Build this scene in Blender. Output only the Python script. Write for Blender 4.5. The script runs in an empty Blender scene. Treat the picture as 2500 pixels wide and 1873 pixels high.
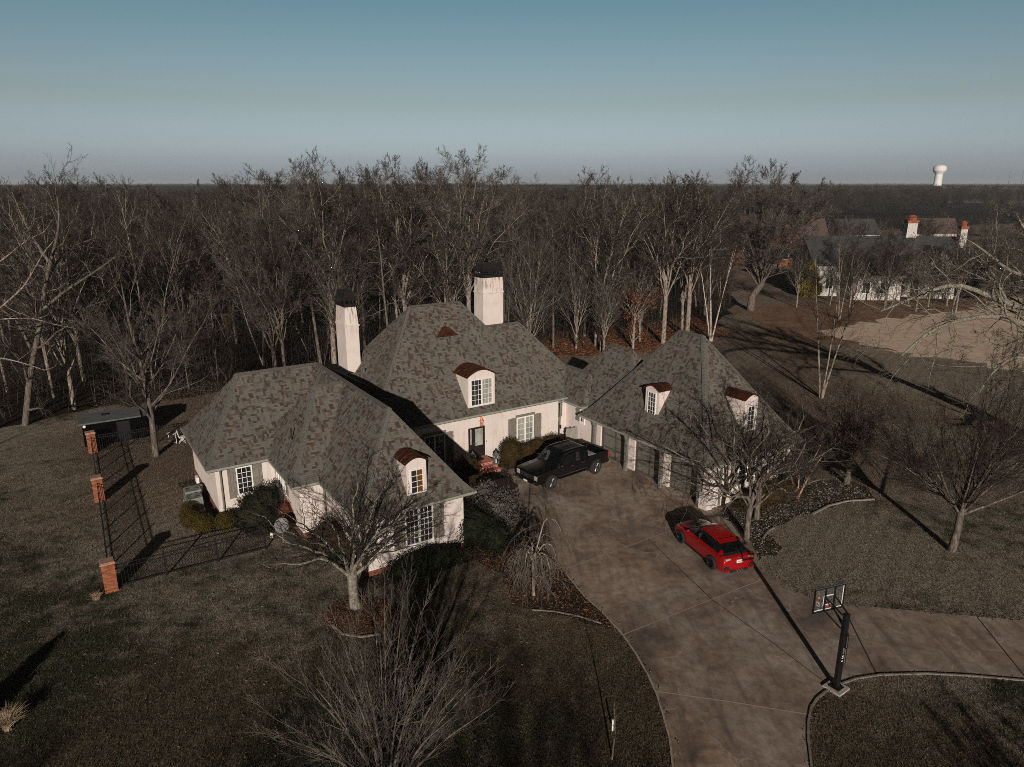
import bpy, math, random
import numpy as np
from mathutils import Vector, Matrix

# ------------------------------------------------------------------ camera, sky, sun, exposure
SC = bpy.context.scene
COL = SC.collection
CAM_H = 17.3
PITCH = math.atan(486.5 / 1729.0)
cam_d = bpy.data.cameras.new("camera"); cam = bpy.data.objects.new("camera", cam_d); COL.objects.link(cam)
cam.location = (0, 0, CAM_H); cam.rotation_euler = (math.pi / 2 - PITCH, 0, 0)
cam_d.sensor_width = 36; cam_d.lens = 36 * 1729 / 2500; cam_d.clip_end = 30000; cam_d.clip_start = 0.2
SC.camera = cam
SUN_EL = math.radians(15.5); SUN_AZ = math.radians(-1.0)      # shadows fall away from the camera
W = bpy.data.worlds.new("World"); SC.world = W; W.use_nodes = True
nt = W.node_tree; nt.nodes.clear()
wo = nt.nodes.new("ShaderNodeOutputWorld"); bg = nt.nodes.new("ShaderNodeBackground")
sky = nt.nodes.new("ShaderNodeTexSky"); sky.sky_type = 'NISHITA'; sky.sun_disc = False
sky.sun_elevation = SUN_EL; sky.sun_rotation = math.pi + SUN_AZ
sky.air_density = 1.0; sky.dust_density = 1.6; sky.ozone_density = 1.2
hs = nt.nodes.new("ShaderNodeHueSaturation"); hs.inputs['Saturation'].default_value = 0.72; hs.inputs['Hue'].default_value = 0.49
nt.links.new(sky.outputs[0], hs.inputs['Color'])
# clear winter sky: pale towards the horizon, dimmed overhead to cut the fill light
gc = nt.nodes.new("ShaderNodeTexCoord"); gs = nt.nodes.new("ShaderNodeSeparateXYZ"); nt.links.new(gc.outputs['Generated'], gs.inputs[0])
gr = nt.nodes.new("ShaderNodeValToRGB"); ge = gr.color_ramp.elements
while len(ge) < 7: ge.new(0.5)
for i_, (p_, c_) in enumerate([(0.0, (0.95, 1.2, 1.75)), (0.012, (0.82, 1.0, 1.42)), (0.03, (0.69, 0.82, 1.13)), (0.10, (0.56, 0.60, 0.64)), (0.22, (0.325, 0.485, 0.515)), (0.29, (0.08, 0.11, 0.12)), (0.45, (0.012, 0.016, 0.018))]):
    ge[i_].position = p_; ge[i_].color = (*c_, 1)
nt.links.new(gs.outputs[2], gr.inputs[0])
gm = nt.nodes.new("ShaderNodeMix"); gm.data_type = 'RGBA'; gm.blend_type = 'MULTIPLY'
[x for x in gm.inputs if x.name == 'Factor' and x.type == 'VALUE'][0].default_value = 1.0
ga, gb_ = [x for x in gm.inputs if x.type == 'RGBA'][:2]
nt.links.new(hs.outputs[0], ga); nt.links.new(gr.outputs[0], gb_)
# ...and dimmed on the sun's side, where sky is brightest, to deepen shadows
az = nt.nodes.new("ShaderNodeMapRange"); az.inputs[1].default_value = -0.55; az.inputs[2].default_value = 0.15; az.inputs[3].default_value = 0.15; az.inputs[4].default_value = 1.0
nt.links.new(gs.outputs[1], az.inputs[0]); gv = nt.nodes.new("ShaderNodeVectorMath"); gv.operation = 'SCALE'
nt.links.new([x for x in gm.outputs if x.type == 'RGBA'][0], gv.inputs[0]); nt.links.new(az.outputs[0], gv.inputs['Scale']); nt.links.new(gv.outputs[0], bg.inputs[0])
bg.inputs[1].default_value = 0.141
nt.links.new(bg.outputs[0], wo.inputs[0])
sl = bpy.data.lights.new("sun", 'SUN'); sun = bpy.data.objects.new("sun", sl); COL.objects.link(sun)
sl.energy = 5.0; sl.angle = math.radians(0.5); sl.color = (1.0, 0.89, 0.79)
sun.rotation_euler = (math.pi / 2 - SUN_EL, 0, -SUN_AZ)
sun.location = (0, -40, 60)
VS = SC.view_settings; VS.view_transform = 'Standard'; VS.look = 'None'; VS.exposure = -0.30; VS.gamma = 1
SC.render.engine = 'CYCLES'
cy = SC.cycles
cy.max_bounces = 5; cy.diffuse_bounces = 2; cy.glossy_bounces = 3; cy.transmission_bounces = 4; cy.transparent_max_bounces = 6
cy.use_denoising = False; cy.pixel_filter_type = 'BLACKMAN_HARRIS'; cy.filter_width = 0.9
cy.sample_clamp_indirect = 3.0

# ------------------------------------------------------------------ survey helpers
_cp, _sp = math.cos(PITCH), math.sin(PITCH)
def ground(px, py, z=0.0):
    """a point of the photograph read off as a place on the plane of height z"""
    d = Vector((px - 1250, 1729 * _cp - (py - 936.5) * _sp, -1729 * _sp - (py - 936.5) * _cp))
    t = (z - CAM_H) / d.z
    return Vector((d.x * t, d.y * t, z))
def gD(x, y, z=0.0): return ground(x * 2500 / 2212, y * 2500 / 2212, z)

# ------------------------------------------------------------------ materials
def nm(name):
    m = bpy.data.materials.new(name); m.use_nodes = True
    t = m.node_tree; b = t.nodes['Principled BSDF']; return m, t, b
def node(t, k, **kw):
    n = t.nodes.new(k)
    for a, v in kw.items():
        if a.startswith('i_'): n.inputs[a[2:].replace('_', ' ')].default_value = v
        else: setattr(n, a, v)
    return n
def coords(t, scale=(1, 1, 1), kind='Object'):
    c = t.nodes.new('ShaderNodeTexCoord'); m = t.nodes.new('ShaderNodeMapping')
    m.inputs['Scale'].default_value = scale
    t.links.new(c.outputs[kind], m.inputs[0]); return m.outputs[0]
def noise(t, vec, scale, detail=4, rough=0.6, dist=0.0):
    n = t.nodes.new('ShaderNodeTexNoise'); n.inputs['Scale'].default_value = scale
    n.inputs['Detail'].default_value = detail; n.inputs['Roughness'].default_value = rough
    n.inputs['Distortion'].default_value = dist
    t.links.new(vec, n.inputs['Vector']); return n.outputs[0]
def ramp(t, fac, stops, interp='LINEAR'):
    r = t.nodes.new('ShaderNodeValToRGB'); r.color_ramp.interpolation = interp
    e = r.color_ramp.elements
    while len(e) < len(stops): e.new(0.5)
    for i, (p, c) in enumerate(stops):
        e[i].position = p; e[i].color = (c[0], c[1], c[2], 1) if not isinstance(c, (int, float)) else (c, c, c, 1)
    t.links.new(fac, r.inputs[0]); return r.outputs[0]
def mix(t, fac, a, b, mode='MIX'):
    m = t.nodes.new('ShaderNodeMix'); m.data_type = 'RGBA'; m.blend_type = mode
    for s, v in (('Factor', fac), ('A', a), ('B', b)):
        i = [x for x in m.inputs if x.name == s and (x.type == 'VALUE' if s == 'Factor' else x.type == 'RGBA')][0]
        if isinstance(v, (int, float)): i.default_value = v
        elif isinstance(v, tuple): i.default_value = (*v, 1) if len(v) == 3 else v
        else: t.links.new(v, i)
    return [o for o in m.outputs if o.type == 'RGBA'][0]
def bump(t, b, h, strength=0.5, dist=0.02):
    n = t.nodes.new('ShaderNodeBump'); n.inputs['Strength'].default_value = strength; n.inputs['Distance'].default_value = dist
    t.links.new(h, n.inputs['Height']); t.links.new(n.outputs[0], b.inputs['Normal'])
def simple(name, c, rough=0.6, metal=0.0, var=0.15, scale=6.0, bmp=0.0, spec=None, coat=0.0, kind='Object', vs=(1, 1, 1)):
    m, t, b = nm(name)
    v = coords(t, vs, kind)
    n = noise(t, v, scale, 5)
    lo = tuple(max(0, x * (1 - var)) for x in c); hi = tuple(min(1, x * (1 + var)) for x in c)
    t.links.new(ramp(t, n, [(0.3, lo), (0.7, hi)]), b.inputs['Base Color'])
    b.inputs['Roughness'].default_value = rough; b.inputs['Metallic'].default_value = metal
    if spec is not None: b.inputs['Specular IOR Level'].default_value = spec
    if coat: b.inputs['Coat Weight'].default_value = coat; b.inputs['Coat Roughness'].default_value = 0.03
    if bmp: bump(t, b, noise(t, v, scale * 4, 4), bmp, 0.02)
    return m
M = {}
def m_lawn():
    m, t, b = nm('lawn_grass'); v = coords(t)
    big = noise(t, v, 0.10, 5, 0.62, 0.4); mid = noise(t, v, 0.9, 6, 0.7); fine = noise(t, v, 11, 5, 0.8); bl = noise(t, v, 42, 3, 0.8)
    tan = ramp(t, fine, [(0.36, (0.06, 0.050, 0.037)), (0.5, (0.255, 0.212, 0.165)), (0.66, (0.54, 0.46, 0.37))])
    grn = ramp(t, fine, [(0.38, (0.012, 0.013, 0.007)), (0.52, (0.052, 0.053, 0.030)), (0.68, (0.15, 0.145, 0.088))])
    red = ramp(t, fine, [(0.36, (0.03, 0.02, 0.014)), (0.52, (0.17, 0.115, 0.08)), (0.68, (0.38, 0.27, 0.20))])
    sx = t.nodes.new('ShaderNodeSeparateXYZ'); t.links.new(v, sx.inputs[0])
    mr = t.nodes.new('ShaderNodeMapRange'); mr.inputs[1].default_value = 18; mr.inputs[2].default_value = 36; mr.inputs[3].default_value = -0.10; mr.inputs[4].default_value = 0.05; t.links.new(sx.outputs[1], mr.inputs[0])
    ad = t.nodes.new('ShaderNodeMath'); ad.operation = 'ADD'; t.links.new(mix(t, 0.45, big, mid), ad.inputs[0]); mx_ = t.nodes.new('ShaderNodeMapRange'); mx_.inputs[1].default_value = 3; mx_.inputs[2].default_value = 12; mx_.inputs[3].default_value = 0.0; mx_.inputs[4].default_value = 0.045; t.links.new(sx.outputs[0], mx_.inputs[0]); a2_ = t.nodes.new('ShaderNodeMath'); a2_.operation = 'ADD'; t.links.new(mr.outputs[0], a2_.inputs[0]); t.links.new(mx_.outputs[0], a2_.inputs[1]); t.links.new(a2_.outputs[0], ad.inputs[1])
    f1 = ramp(t, ad.outputs[0], [(0.43, 0.0), (0.55, 1.0)])
    c = mix(t, f1, grn, tan)
    f2 = ramp(t, noise(t, v, 0.055, 3, 0.5), [(0.46, 0.0), (0.58, 0.85)])
    c = mix(t, f2, c, red)
    # thin worn patches, drifted leaf crumbs and faint mower passes
    c = mix(t, ramp(t, noise(t, v, 0.45, 5, 0.7, 0.8), [(0.60, 0.0), (0.70, 0.6)]), c, mix(t, fine, (0.06, 0.045, 0.034), (0.26, 0.19, 0.14)))
    wv = t.nodes.new('ShaderNodeTexWave'); wv.inputs['Scale'].default_value = 0.35; wv.inputs['Distortion'].default_value = 1.6; wv.inputs['Detail'].default_value = 2
    rt = t.nodes.new('ShaderNodeMapping'); rt.inputs['Rotation'].default_value = (0, 0, 0.62); t.links.new(v, rt.inputs[0]); t.links.new(rt.outputs[0], wv.inputs['Vector'])
    c = mix(t, 0.5, c, ramp(t, wv.outputs[1], [(0.2, 0.84), (0.8, 1.14)]), 'MULTIPLY')
    c = mix(t, 0.8, c, ramp(t, noise(t, v, 3.2, 5, 0.75), [(0.33, 0.42), (0.66, 1.45)]), 'MULTIPLY')
    t.links.new(c, b.inputs['Base Color']); b.inputs['Roughness'].default_value = 1; b.inputs['Specular IOR Level'].default_value = 0.05
    bump(t, b, mix(t, 0.5, fine, bl), 0.9, 0.09); return m
M['lawn'] = m_lawn()
def m_litter(name, stops, sc=7, bd=0.12):
    m, t, b = nm(name); v = coords(t)
    n = noise(t, v, sc, 6, 0.8); n2 = noise(t, v, 0.35, 3)
    c = ramp(t, mix(t, 0.25, n, n2), stops)
    t.links.new(c, b.inputs['Base Color']); b.inputs['Roughness'].default_value = 1; b.inputs['Specular IOR Level'].default_value = 0.05
    bump(t, b, n, 0.9, bd); return m
M['forest_floor'] = m_litter('leaf_litter_ground', [(0.3, (0.02, 0.013, 0.009)), (0.5, (0.10, 0.052, 0.032)), (0.7, (0.24, 0.12, 0.07))], 5)
M['mulch'] = m_litter('bark_mulch', [(0.32, (0.012, 0.009, 0.007)), (0.52, (0.045, 0.032, 0.024)), (0.72, (0.15, 0.11, 0.08))], 12, 0.08)
M['field'] = m_litter('straw_field', [(0.3, (0.36, 0.27, 0.20)), (0.5, (0.66, 0.52, 0.39)), (0.7, (0.82, 0.66, 0.51))], 0.9, 0.02)
M['russet'] = m_litter('russet_grass', [(0.3, (0.06, 0.036, 0.024)), (0.5, (0.20, 0.125, 0.085)), (0.7, (0.40, 0.27, 0.19))], 1.6, 0.05)
def m_concrete():
    m, t, b = nm('stained_concrete'); v = coords(t)
    a = noise(t, v, 0.32, 6, 0.65, 0.6); f = noise(t, v, 2.3, 6, 0.7); g = noise(t, v, 26, 4, 0.7)
    c = ramp(t, a, [(0.3, (0.145, 0.122, 0.106)), (0.45, (0.32, 0.252, 0.205)), (0.62, (0.44, 0.385, 0.335))])
    c2 = ramp(t, f, [(0.32, (0.48, 0.47, 0.46)), (0.6, (1.12, 1.06, 1.02))])
    c = mix(t, 0.75, c, c2, 'MULTIPLY')
    w = coords(t, (3.0, 0.25, 1)); s = ramp(t, noise(t, w, 1.1, 5, 0.6), [(0.45, (1, 1, 1)), (0.68, (0.72, 0.66, 0.62))])
    c = mix(t, 0.5, c, s, 'MULTIPLY')
    c = mix(t, 0.35, c, ramp(t, g, [(0.3, 0.5), (0.7, 1.3)]), 'MULTIPLY')
    rt = t.nodes.new('ShaderNodeMapping'); rt.inputs['Rotation'].default_value = (0, 0, -0.52); t.links.new(v, rt.inputs[0])
    k = t.nodes.new('ShaderNodeTexBrick'); k.offset = 0.3; k.inputs['Color1'].default_value = (0.80, 0.82, 0.84, 1); k.inputs['Color2'].default_value = (1.12, 1.06, 1.0, 1); k.inputs['Mortar'].default_value = (1, 1, 1, 1)
    k.inputs['Scale'].default_value = 1; k.inputs['Mortar Size'].default_value = 0.0; k.inputs['Brick Width'].default_value = 5.6; k.inputs['Row Height'].default_value = 5.2; t.links.new(rt.outputs[0], k.inputs['Vector'])
    c = mix(t, 1.0, c, k.outputs['Color'], 'MULTIPLY')
    vo = t.nodes.new('ShaderNodeTexVoronoi'); vo.feature = 'DISTANCE_TO_EDGE'; vo.inputs['Scale'].default_value = 0.30
    wn = t.nodes.new('ShaderNodeVectorMath'); wn.operation = 'ADD'; nn_ = t.nodes.new('ShaderNodeTexNoise'); nn_.inputs['Scale'].default_value = 1.3; nn_.inputs['Detail'].default_value = 5; t.links.new(v, nn_.inputs['Vector'])
    t.links.new(v, wn.inputs[0]); t.links.new(nn_.outputs[1], wn.inputs[1]); t.links.new(wn.outputs[0], vo.inputs['Vector'])
    cm = mix(t, 1.0, ramp(t, vo.outputs[0], [(0.0, 1.0), (0.006, 0.0)]), ramp(t, noise(t, v, 0.4, 3), [(0.5, 0.0), (0.56, 1.0)]), 'MULTIPLY')
    c = mix(t, cm, c, (0.46, 0.38, 0.32))
    # tyre-darkened lanes and old drips
    ty = t.nodes.new('ShaderNodeMapping'); ty.inputs['Rotation'].default_value = (0, 0, 0.35); ty.inputs['Scale'].default_value = (1.0, 0.12, 1); t.links.new(v, ty.inputs[0])
    c = mix(t, ramp(t, noise(t, ty.outputs[0], 1.6, 4, 0.6), [(0.54, 0.0), (0.66, 0.5)]), c, (0.10, 0.085, 0.075))
    c = mix(t, ramp(t, noise(t, v, 3.4, 3, 0.5), [(0.70, 0.0), (0.76, 0.7)]), c, (0.06, 0.05, 0.045))
    t.links.new(c, b.inputs['Base Color']); b.inputs['Roughness'].default_value = 0.85; b.inputs['Specular IOR Level'].default_value = 0.2
    bump(t, b, g, 0.35, 0.01); return m
M['concrete'] = m_concrete()
M['joint'] = simple('control_joint', (0.40, 0.33, 0.28), 0.9)
M['joint_dark'] = simple('dark_control_joint', (0.02, 0.018, 0.016), 0.9)
M['curb'] = simple('pale_edging', (0.21, 0.185, 0.155), 0.9, var=0.3, scale=3)
def m_stucco():
    m, t, b = nm('stucco'); v = coords(t)
    c = ramp(t, noise(t, v, 1.2, 6, 0.6), [(0.3, (0.63, 0.555, 0.505)), (0.6, (0.71, 0.635, 0.59))])
    w = coords(t, (2.5, 2.5, 0.22)); s = ramp(t, noise(t, w, 1.6, 5, 0.6), [(0.50, (1, 1, 1)), (0.72, (0.70, 0.655, 0.61))])
    c = mix(t, 0.55, c, s, 'MULTIPLY')
    t.links.new(c, b.inputs['Base Color']); b.inputs['Roughness'].default_value = 0.95; b.inputs['Specular IOR Level'].default_value = 0.15
    bump(t, b, noise(t, v, 30, 4), 0.25, 0.01); return m
M['stucco'] = m_stucco()
def m_chim():
    m, t, b = nm('chimney_stucco'); v = coords(t)
    c = ramp(t, noise(t, v, 1.2, 6, 0.6), [(0.3, (0.63, 0.555, 0.505)), (0.6, (0.71, 0.635, 0.59))])
    w = coords(t, (5, 5, 0.7)); n = noise(t, w, 1.7, 6, 0.7)
    # dirt runs below the metal cap
    tc = t.nodes.new('ShaderNodeTexCoord'); sp = t.nodes.new('ShaderNodeSeparateXYZ'); t.links.new(tc.outputs['Generated'], sp.inputs[0])
    up = ramp(t, sp.outputs[2], [(0.74, 0.0), (0.99, 1.0)])
    st = ramp(t, n, [(0.50, 0.0), (0.62, 1.0)])
    f = mix(t, 1.0, up, st, 'MULTIPLY')
    c = mix(t, f, c, (0.20, 0.14, 0.10))
    t.links.new(c, b.inputs['Base Color']); b.inputs['Roughness'].default_value = 0.95
    bump(t, b, noise(t, v, 30, 4), 0.25, 0.01); return m
M['chimney'] = m_chim()
def m_shingle():
    m, t, b = nm('weathered_shingle'); v = coords(t, (1, 1, 1), 'UV')
    se = t.nodes.new('ShaderNodeSeparateXYZ'); t.links.new(v, se.inputs[0])
    def mth(op, a, b=None):
        n = t.nodes.new('ShaderNodeMath'); n.operation = op
        for k_, q in enumerate((a, b)):
            if q is None: continue
            if isinstance(q, (int, float)): n.inputs[k_].default_value = q
            else: t.links.new(q, n.inputs[k_])
        return n.outputs[0]
    def wnoise(x, y, off=0.0):
        c_ = t.nodes.new('ShaderNodeCombineXYZ'); t.links.new(x, c_.inputs[0]); t.links.new(y, c_.inputs[1]); c_.inputs[2].default_value = off
        w = t.nodes.new('ShaderNodeTexWhiteNoise'); w.noise_dimensions = '3D'; t.links.new(c_.outputs[0], w.inputs[0]); return w.outputs[0]
    U, Vv = se.outputs[0], se.outputs[1]
    bv = mth('FLOOR', mth('DIVIDE', Vv, 0.22)); Us = mth('ADD', U, mth('MULTIPLY', wnoise(bv, bv, 3.0), 0.23))
    bu = mth('FLOOR', mth('DIVIDE', Us, 0.23)); cu = mth('FLOOR', mth('DIVIDE', Us, 0.115)); cv = mth('FLOOR', mth('DIVIDE', Vv, 0.11))
    pickv = mth('GREATER_THAN', wnoise(bu, bv, 9.0), 0.45)
    idh = wnoise(bu, cv, 21.0); idv = wnoise(cu, bv, 22.0)
    tid = mth('ADD', mth('MULTIPLY', idh, mth('SUBTRACT', 1.0, pickv)), mth('MULTIPLY', idv, pickv))
    c = ramp(t, tid, [(0.0, (0.066, 0.051, 0.041)), (0.12, (0.098, 0.074, 0.059)), (0.30, (0.120, 0.109, 0.095)), (0.52, (0.150, 0.141, 0.123)), (0.74, (0.160, 0.134, 0.110)), (0.86, (0.132, 0.133, 0.121))], 'CONSTANT')
    gr = noise(t, v, 60, 3, 0.8)
    c = mix(t, 0.5, c, ramp(t, gr, [(0.25, 0.55), (0.75, 1.35)]), 'MULTIPLY')
    lg = noise(t, v, 0.5, 4, 0.6)
    c = mix(t, 0.5, c, ramp(t, lg, [(0.3, 0.75), (0.7, 1.15)]), 'MULTIPLY')
    st_ = t.nodes.new('ShaderNodeMapping'); st_.inputs['Scale'].default_value = (2.2, 0.18, 1); t.links.new(v, st_.inputs[0])
    c = mix(t, 0.4, c, ramp(t, noise(t, st_.outputs[0], 1.5, 5, 0.6), [(0.35, 0.78), (0.65, 1.12)]), 'MULTIPLY')
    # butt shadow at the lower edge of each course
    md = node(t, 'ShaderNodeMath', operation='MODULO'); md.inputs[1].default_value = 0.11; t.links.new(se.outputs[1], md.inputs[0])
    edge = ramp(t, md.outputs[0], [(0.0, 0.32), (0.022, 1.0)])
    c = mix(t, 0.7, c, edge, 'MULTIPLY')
    t.links.new(c, b.inputs['Base Color']); b.inputs['Roughness'].default_value = 0.95; b.inputs['Specular IOR Level'].default_value = 0.15
    hgt = mix(t, 0.5, tid, edge)
    bump(t, b, hgt, 0.5, 0.02); return m
M['shingle'] = m_shingle()
M['ridge'] = simple('ridge_shingle', (0.115, 0.108, 0.095), 0.95, var=0.35, scale=9, bmp=0.5)
def m_copper():
    m, t, b = nm('aged_copper'); v = coords(t)
    n = noise(t, v, 2.5, 6, 0.7, 1.0)
    t.links.new(ramp(t, n, [(0.3, (0.035, 0.014, 0.011)), (0.5, (0.115, 0.036, 0.022)), (0.72, (0.22, 0.075, 0.038))]), b.inputs['Base Color'])
    b.inputs['Metallic'].default_value = 0.65; b.inputs['Roughness'].default_value = 0.5; return m
M['copper'] = m_copper()
M['copper_new'] = simple('bright_copper', (0.75, 0.27, 0.12), 0.42, 0.55)
M['cap'] = simple('bronze_cap_metal', (0.035, 0.030, 0.028), 0.42, 0.6)
M['gutter'] = simple('gutter_metal', (0.30, 0.31, 0.27), 0.5, 0.15)
M['fascia'] = simple('fascia_paint', (0.085, 0.088, 0.075), 0.7)
M['white'] = simple('white_paint', (0.78, 0.76, 0.72), 0.6, var=0.06)
M['black_metal'] = simple('black_metal', (0.012, 0.012, 0.013), 0.45, 0.3)
M['black_plastic'] = simple('black_plastic', (0.010, 0.010, 0.010), 0.6)
def m_wood(name, c, sc=(14, 14, 1.2)):
    m, t, b = nm(name); w = coords(t, sc); n = noise(t, w, 1.6, 6, 0.7)
    t.links.new(ramp(t, n, [(0.3, tuple(x * 0.45 for x in c)), (0.55, c), (0.75, tuple(min(1, x * 1.35) for x in c))]), b.inputs['Base Color'])
    b.inputs['Roughness'].default_value = 0.9; bump(t, b, n, 0.4, 0.02); return m
M['shutter'] = m_wood('weathered_shutter_wood', (0.205, 0.185, 0.155))
M['timber'] = m_wood('weathered_timber', (0.19, 0.185, 0.165))
M['fence_wood'] = m_wood('grey_fence_wood', (0.30, 0.285, 0.25))
M['garage'] = m_wood('garage_door_wood', (0.165, 0.15, 0.125), (2, 2, 16))
M['garage_trim'] = m_wood('garage_door_trim', (0.085, 0.078, 0.062))
M['door'] = simple('dark_door_paint', (0.022, 0.016, 0.014), 0.35)
def m_glass(name, c, r=0.06, spec=0.9):
    m, t, b = nm(name); v = coords(t)
    t.links.new(ramp(t, noise(t, v, 1.3, 3), [(0.35, tuple(x * 0.4 for x in c)), (0.65, c)]), b.inputs['Base Color'])
    b.inputs['Roughness'].default_value = r; b.inputs['Specular IOR Level'].default_value = spec; return m
M['glass'] = m_glass('window_glass', (0.035, 0.038, 0.04))
M['glass_amber'] = m_glass('window_glass_wood_behind', (0.22, 0.09, 0.03))
M['glass_drape'] = m_glass('curtained_glass', (0.42, 0.43, 0.38), 0.2, 0.5)
M['car_glass'] = m_glass('car_glass', (0.006, 0.008, 0.009), 0.03, 0.8)
def m_brick(name, c1, c2, mortar):
    m, t, b = nm(name)
    v = coords(t, (1, 1, 1), 'UV')
    k = t.nodes.new('ShaderNodeTexBrick'); k.inputs['Color1'].default_value = (*c1, 1); k.inputs['Color2'].default_value = (*c2, 1); k.inputs['Mortar'].default_value = (*mortar, 1)
    k.inputs['Scale'].default_value = 1; k.inputs['Mortar Size'].default_value = 0.009; k.inputs['Brick Width'].default_value = 0.215; k.inputs['Row Height'].default_value = 0.078
    t.links.new(v, k.inputs['Vector'])
    c = mix(t, 0.5, k.outputs['Color'], ramp(t, noise(t, v, 5, 4), [(0.3, 0.5), (0.7, 1.3)]), 'MULTIPLY')
    t.links.new(c, b.inputs['Base Color']); b.inputs['Roughness'].default_value = 0.9
    iv = node(t, 'ShaderNodeInvert'); t.links.new(k.outputs['Fac'], iv.inputs['Color'])
    bump(t, b, iv.outputs[0], 0.8, 0.012); return m
M['brick'] = m_brick('red_brick', (0.28, 0.06, 0.03), (0.11, 0.025, 0.018), (0.22, 0.14, 0.11))
M['brick_pillar'] = m_brick('orange_brick', (0.44, 0.125, 0.035), (0.17, 0.036, 0.016), (0.22, 0.12, 0.08))
M['brick_step'] = m_brick('step_brick', (0.50, 0.10, 0.045), (0.34, 0.06, 0.03), (0.55, 0.42, 0.36))
M['pillar_cap'] = simple('pillar_cap_stone', (0.36, 0.22, 0.15), 0.9, var=0.25)
M['brick_far'] = simple('far_red_brick', (0.24, 0.075, 0.035), 0.95, var=0.4, scale=1.5)
M['white_brick'] = simple('far_white_brick', (0.50, 0.48, 0.45), 0.95, var=0.25, scale=4)
M['slate'] = simple('dark_slate_roof', (0.045, 0.048, 0.05), 0.8, var=0.3, scale=3)
M['brown_roof'] = simple('brown_far_roof', (0.09, 0.06, 0.05), 0.9, var=0.3, scale=2)
M['asphalt'] = simple('far_asphalt', (0.20, 0.19, 0.185), 0.95, scale=0.5)
M['tower'] = simple('water_tower_paint', (0.78, 0.77, 0.75), 0.6, var=0.05, scale=0.1)
M['ac'] = simple('grey_green_enamel', (0.24, 0.26, 0.245), 0.5, 0.2)
M['dish'] = simple('grey_dish', (0.17, 0.17, 0.165), 0.7, 0.0)
M['mat_rubber'] = simple('rubber_mat', (0.012, 0.011, 0.010), 0.95, bmp=0.4, scale=20)
M['lantern'] = simple('blue_grey_lantern', (0.11, 0.125, 0.13), 0.6, 0.2)
M['shed_roof'] = simple('shed_roof_metal', (0.085, 0.095, 0.10), 0.7, 0.0, var=0.25, scale=2)
M['shed_wall'] = simple('shed_dark_wall', (0.003, 0.003, 0.003), 1.0, spec=0.0)
M['stone'] = simple('pale_stone', (0.4, 0.37, 0.33), 0.9, var=0.3, scale=8, bmp=0.3)
def m_bark(name, lo, mid_, hi, sc=(3, 3, 0.8), s=3.0):
    m, t, b = nm(name); w = coords(t, sc); n = noise(t, w, s, 5, 0.7)
    t.links.new(ramp(t, n, [(0.32, lo), (0.5, mid_), (0.68, hi)]), b.inputs['Base Color'])
    b.inputs['Roughness'].default_value = 0.95; b.inputs['Specular IOR Level'].default_value = 0.1
    bump(t, b, n, 0.5, 0.03); return m
M['bark'] = m_bark('grey_brown_bark', (0.035, 0.028, 0.023), (0.115, 0.096, 0.078), (0.24, 0.205, 0.17))
M['bark_pale'] = m_bark('pale_bark', (0.06, 0.048, 0.038), (0.22, 0.185, 0.152), (0.44, 0.375, 0.315))
M['bark_lichen'] = m_bark('lichen_bark', (0.07, 0.06, 0.045), (0.20, 0.185, 0.15), (0.36, 0.34, 0.28), (4, 4, 3), 2.5)
M['birch'] = m_bark('birch_bark', (0.12, 0.07, 0.05), (0.55, 0.46, 0.39), (0.72, 0.64, 0.56), (4, 4, 6), 1.5)
M['myrtle'] = m_bark('crape_myrtle_bark', (0.22, 0.12, 0.08), (0.42, 0.25, 0.18), (0.5, 0.32, 0.25))
M['twig'] = m_bark('brown_twigs', (0.016, 0.013, 0.010), (0.043, 0.035, 0.028), (0.095, 0.078, 0.064), (0.4, 0.4, 0.4), 1.0)
M['canopy'] = m_bark('far_canopy', (0.02, 0.018, 0.016), (0.055, 0.051, 0.045), (0.10, 0.093, 0.08), (0.03, 0.03, 0.1), 3.0)
M['twig_grey'] = m_bark('grey_twigs', (0.03, 0.026, 0.022), (0.082, 0.071, 0.060), (0.17, 0.15, 0.128), (0.6, 0.6, 0.6), 1.0)
M['twig_red'] = m_bark('reddish_twigs', (0.018, 0.012, 0.009), (0.048, 0.033, 0.026), (0.095, 0.068, 0.055), (0.4, 0.4, 0.4), 1.0)
M['box_leaf'] = m_bark('boxwood_leaf', (0.022, 0.018, 0.005), (0.065, 0.048, 0.012), (0.12, 0.085, 0.022), (1, 1, 1), 9)
M['hedge_leaf'] = m_bark('hedge_leaf', (0.014, 0.011, 0.005), (0.045, 0.030, 0.011), (0.085, 0.05, 0.018), (1, 1, 1), 5)
M['dark_leaf'] = m_bark('dark_evergreen_leaf', (0.004, 0.006, 0.003), (0.012, 0.015, 0.007), (0.034, 0.038, 0.018), (1, 1, 1), 4)
M['red_leaf'] = m_bark('red_brown_leaf', (0.03, 0.013, 0.008), (0.085, 0.03, 0.018), (0.15, 0.055, 0.03), (1, 1, 1), 4)
M['silver_leaf'] = m_bark('grey_green_leaf', (0.03, 0.028, 0.024), (0.085, 0.078, 0.068), (0.17, 0.155, 0.14), (1, 1, 1), 4)
M['yellow_pine'] = m_bark('yellowing_pine', (0.05, 0.045, 0.01), (0.17, 0.13, 0.02), (0.30, 0.22, 0.03), (1, 1, 1), 2)
M['oak_leaf'] = m_bark('russet_oak_leaf', (0.07, 0.03, 0.016), (0.17, 0.072, 0.034), (0.28, 0.13, 0.06), (1, 1, 1), 3)
M['straw'] = m_bark('straw_blades', (0.26, 0.19, 0.12), (0.45, 0.34, 0.23), (0.62, 0.48, 0.33), (1, 1, 1), 4)
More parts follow.
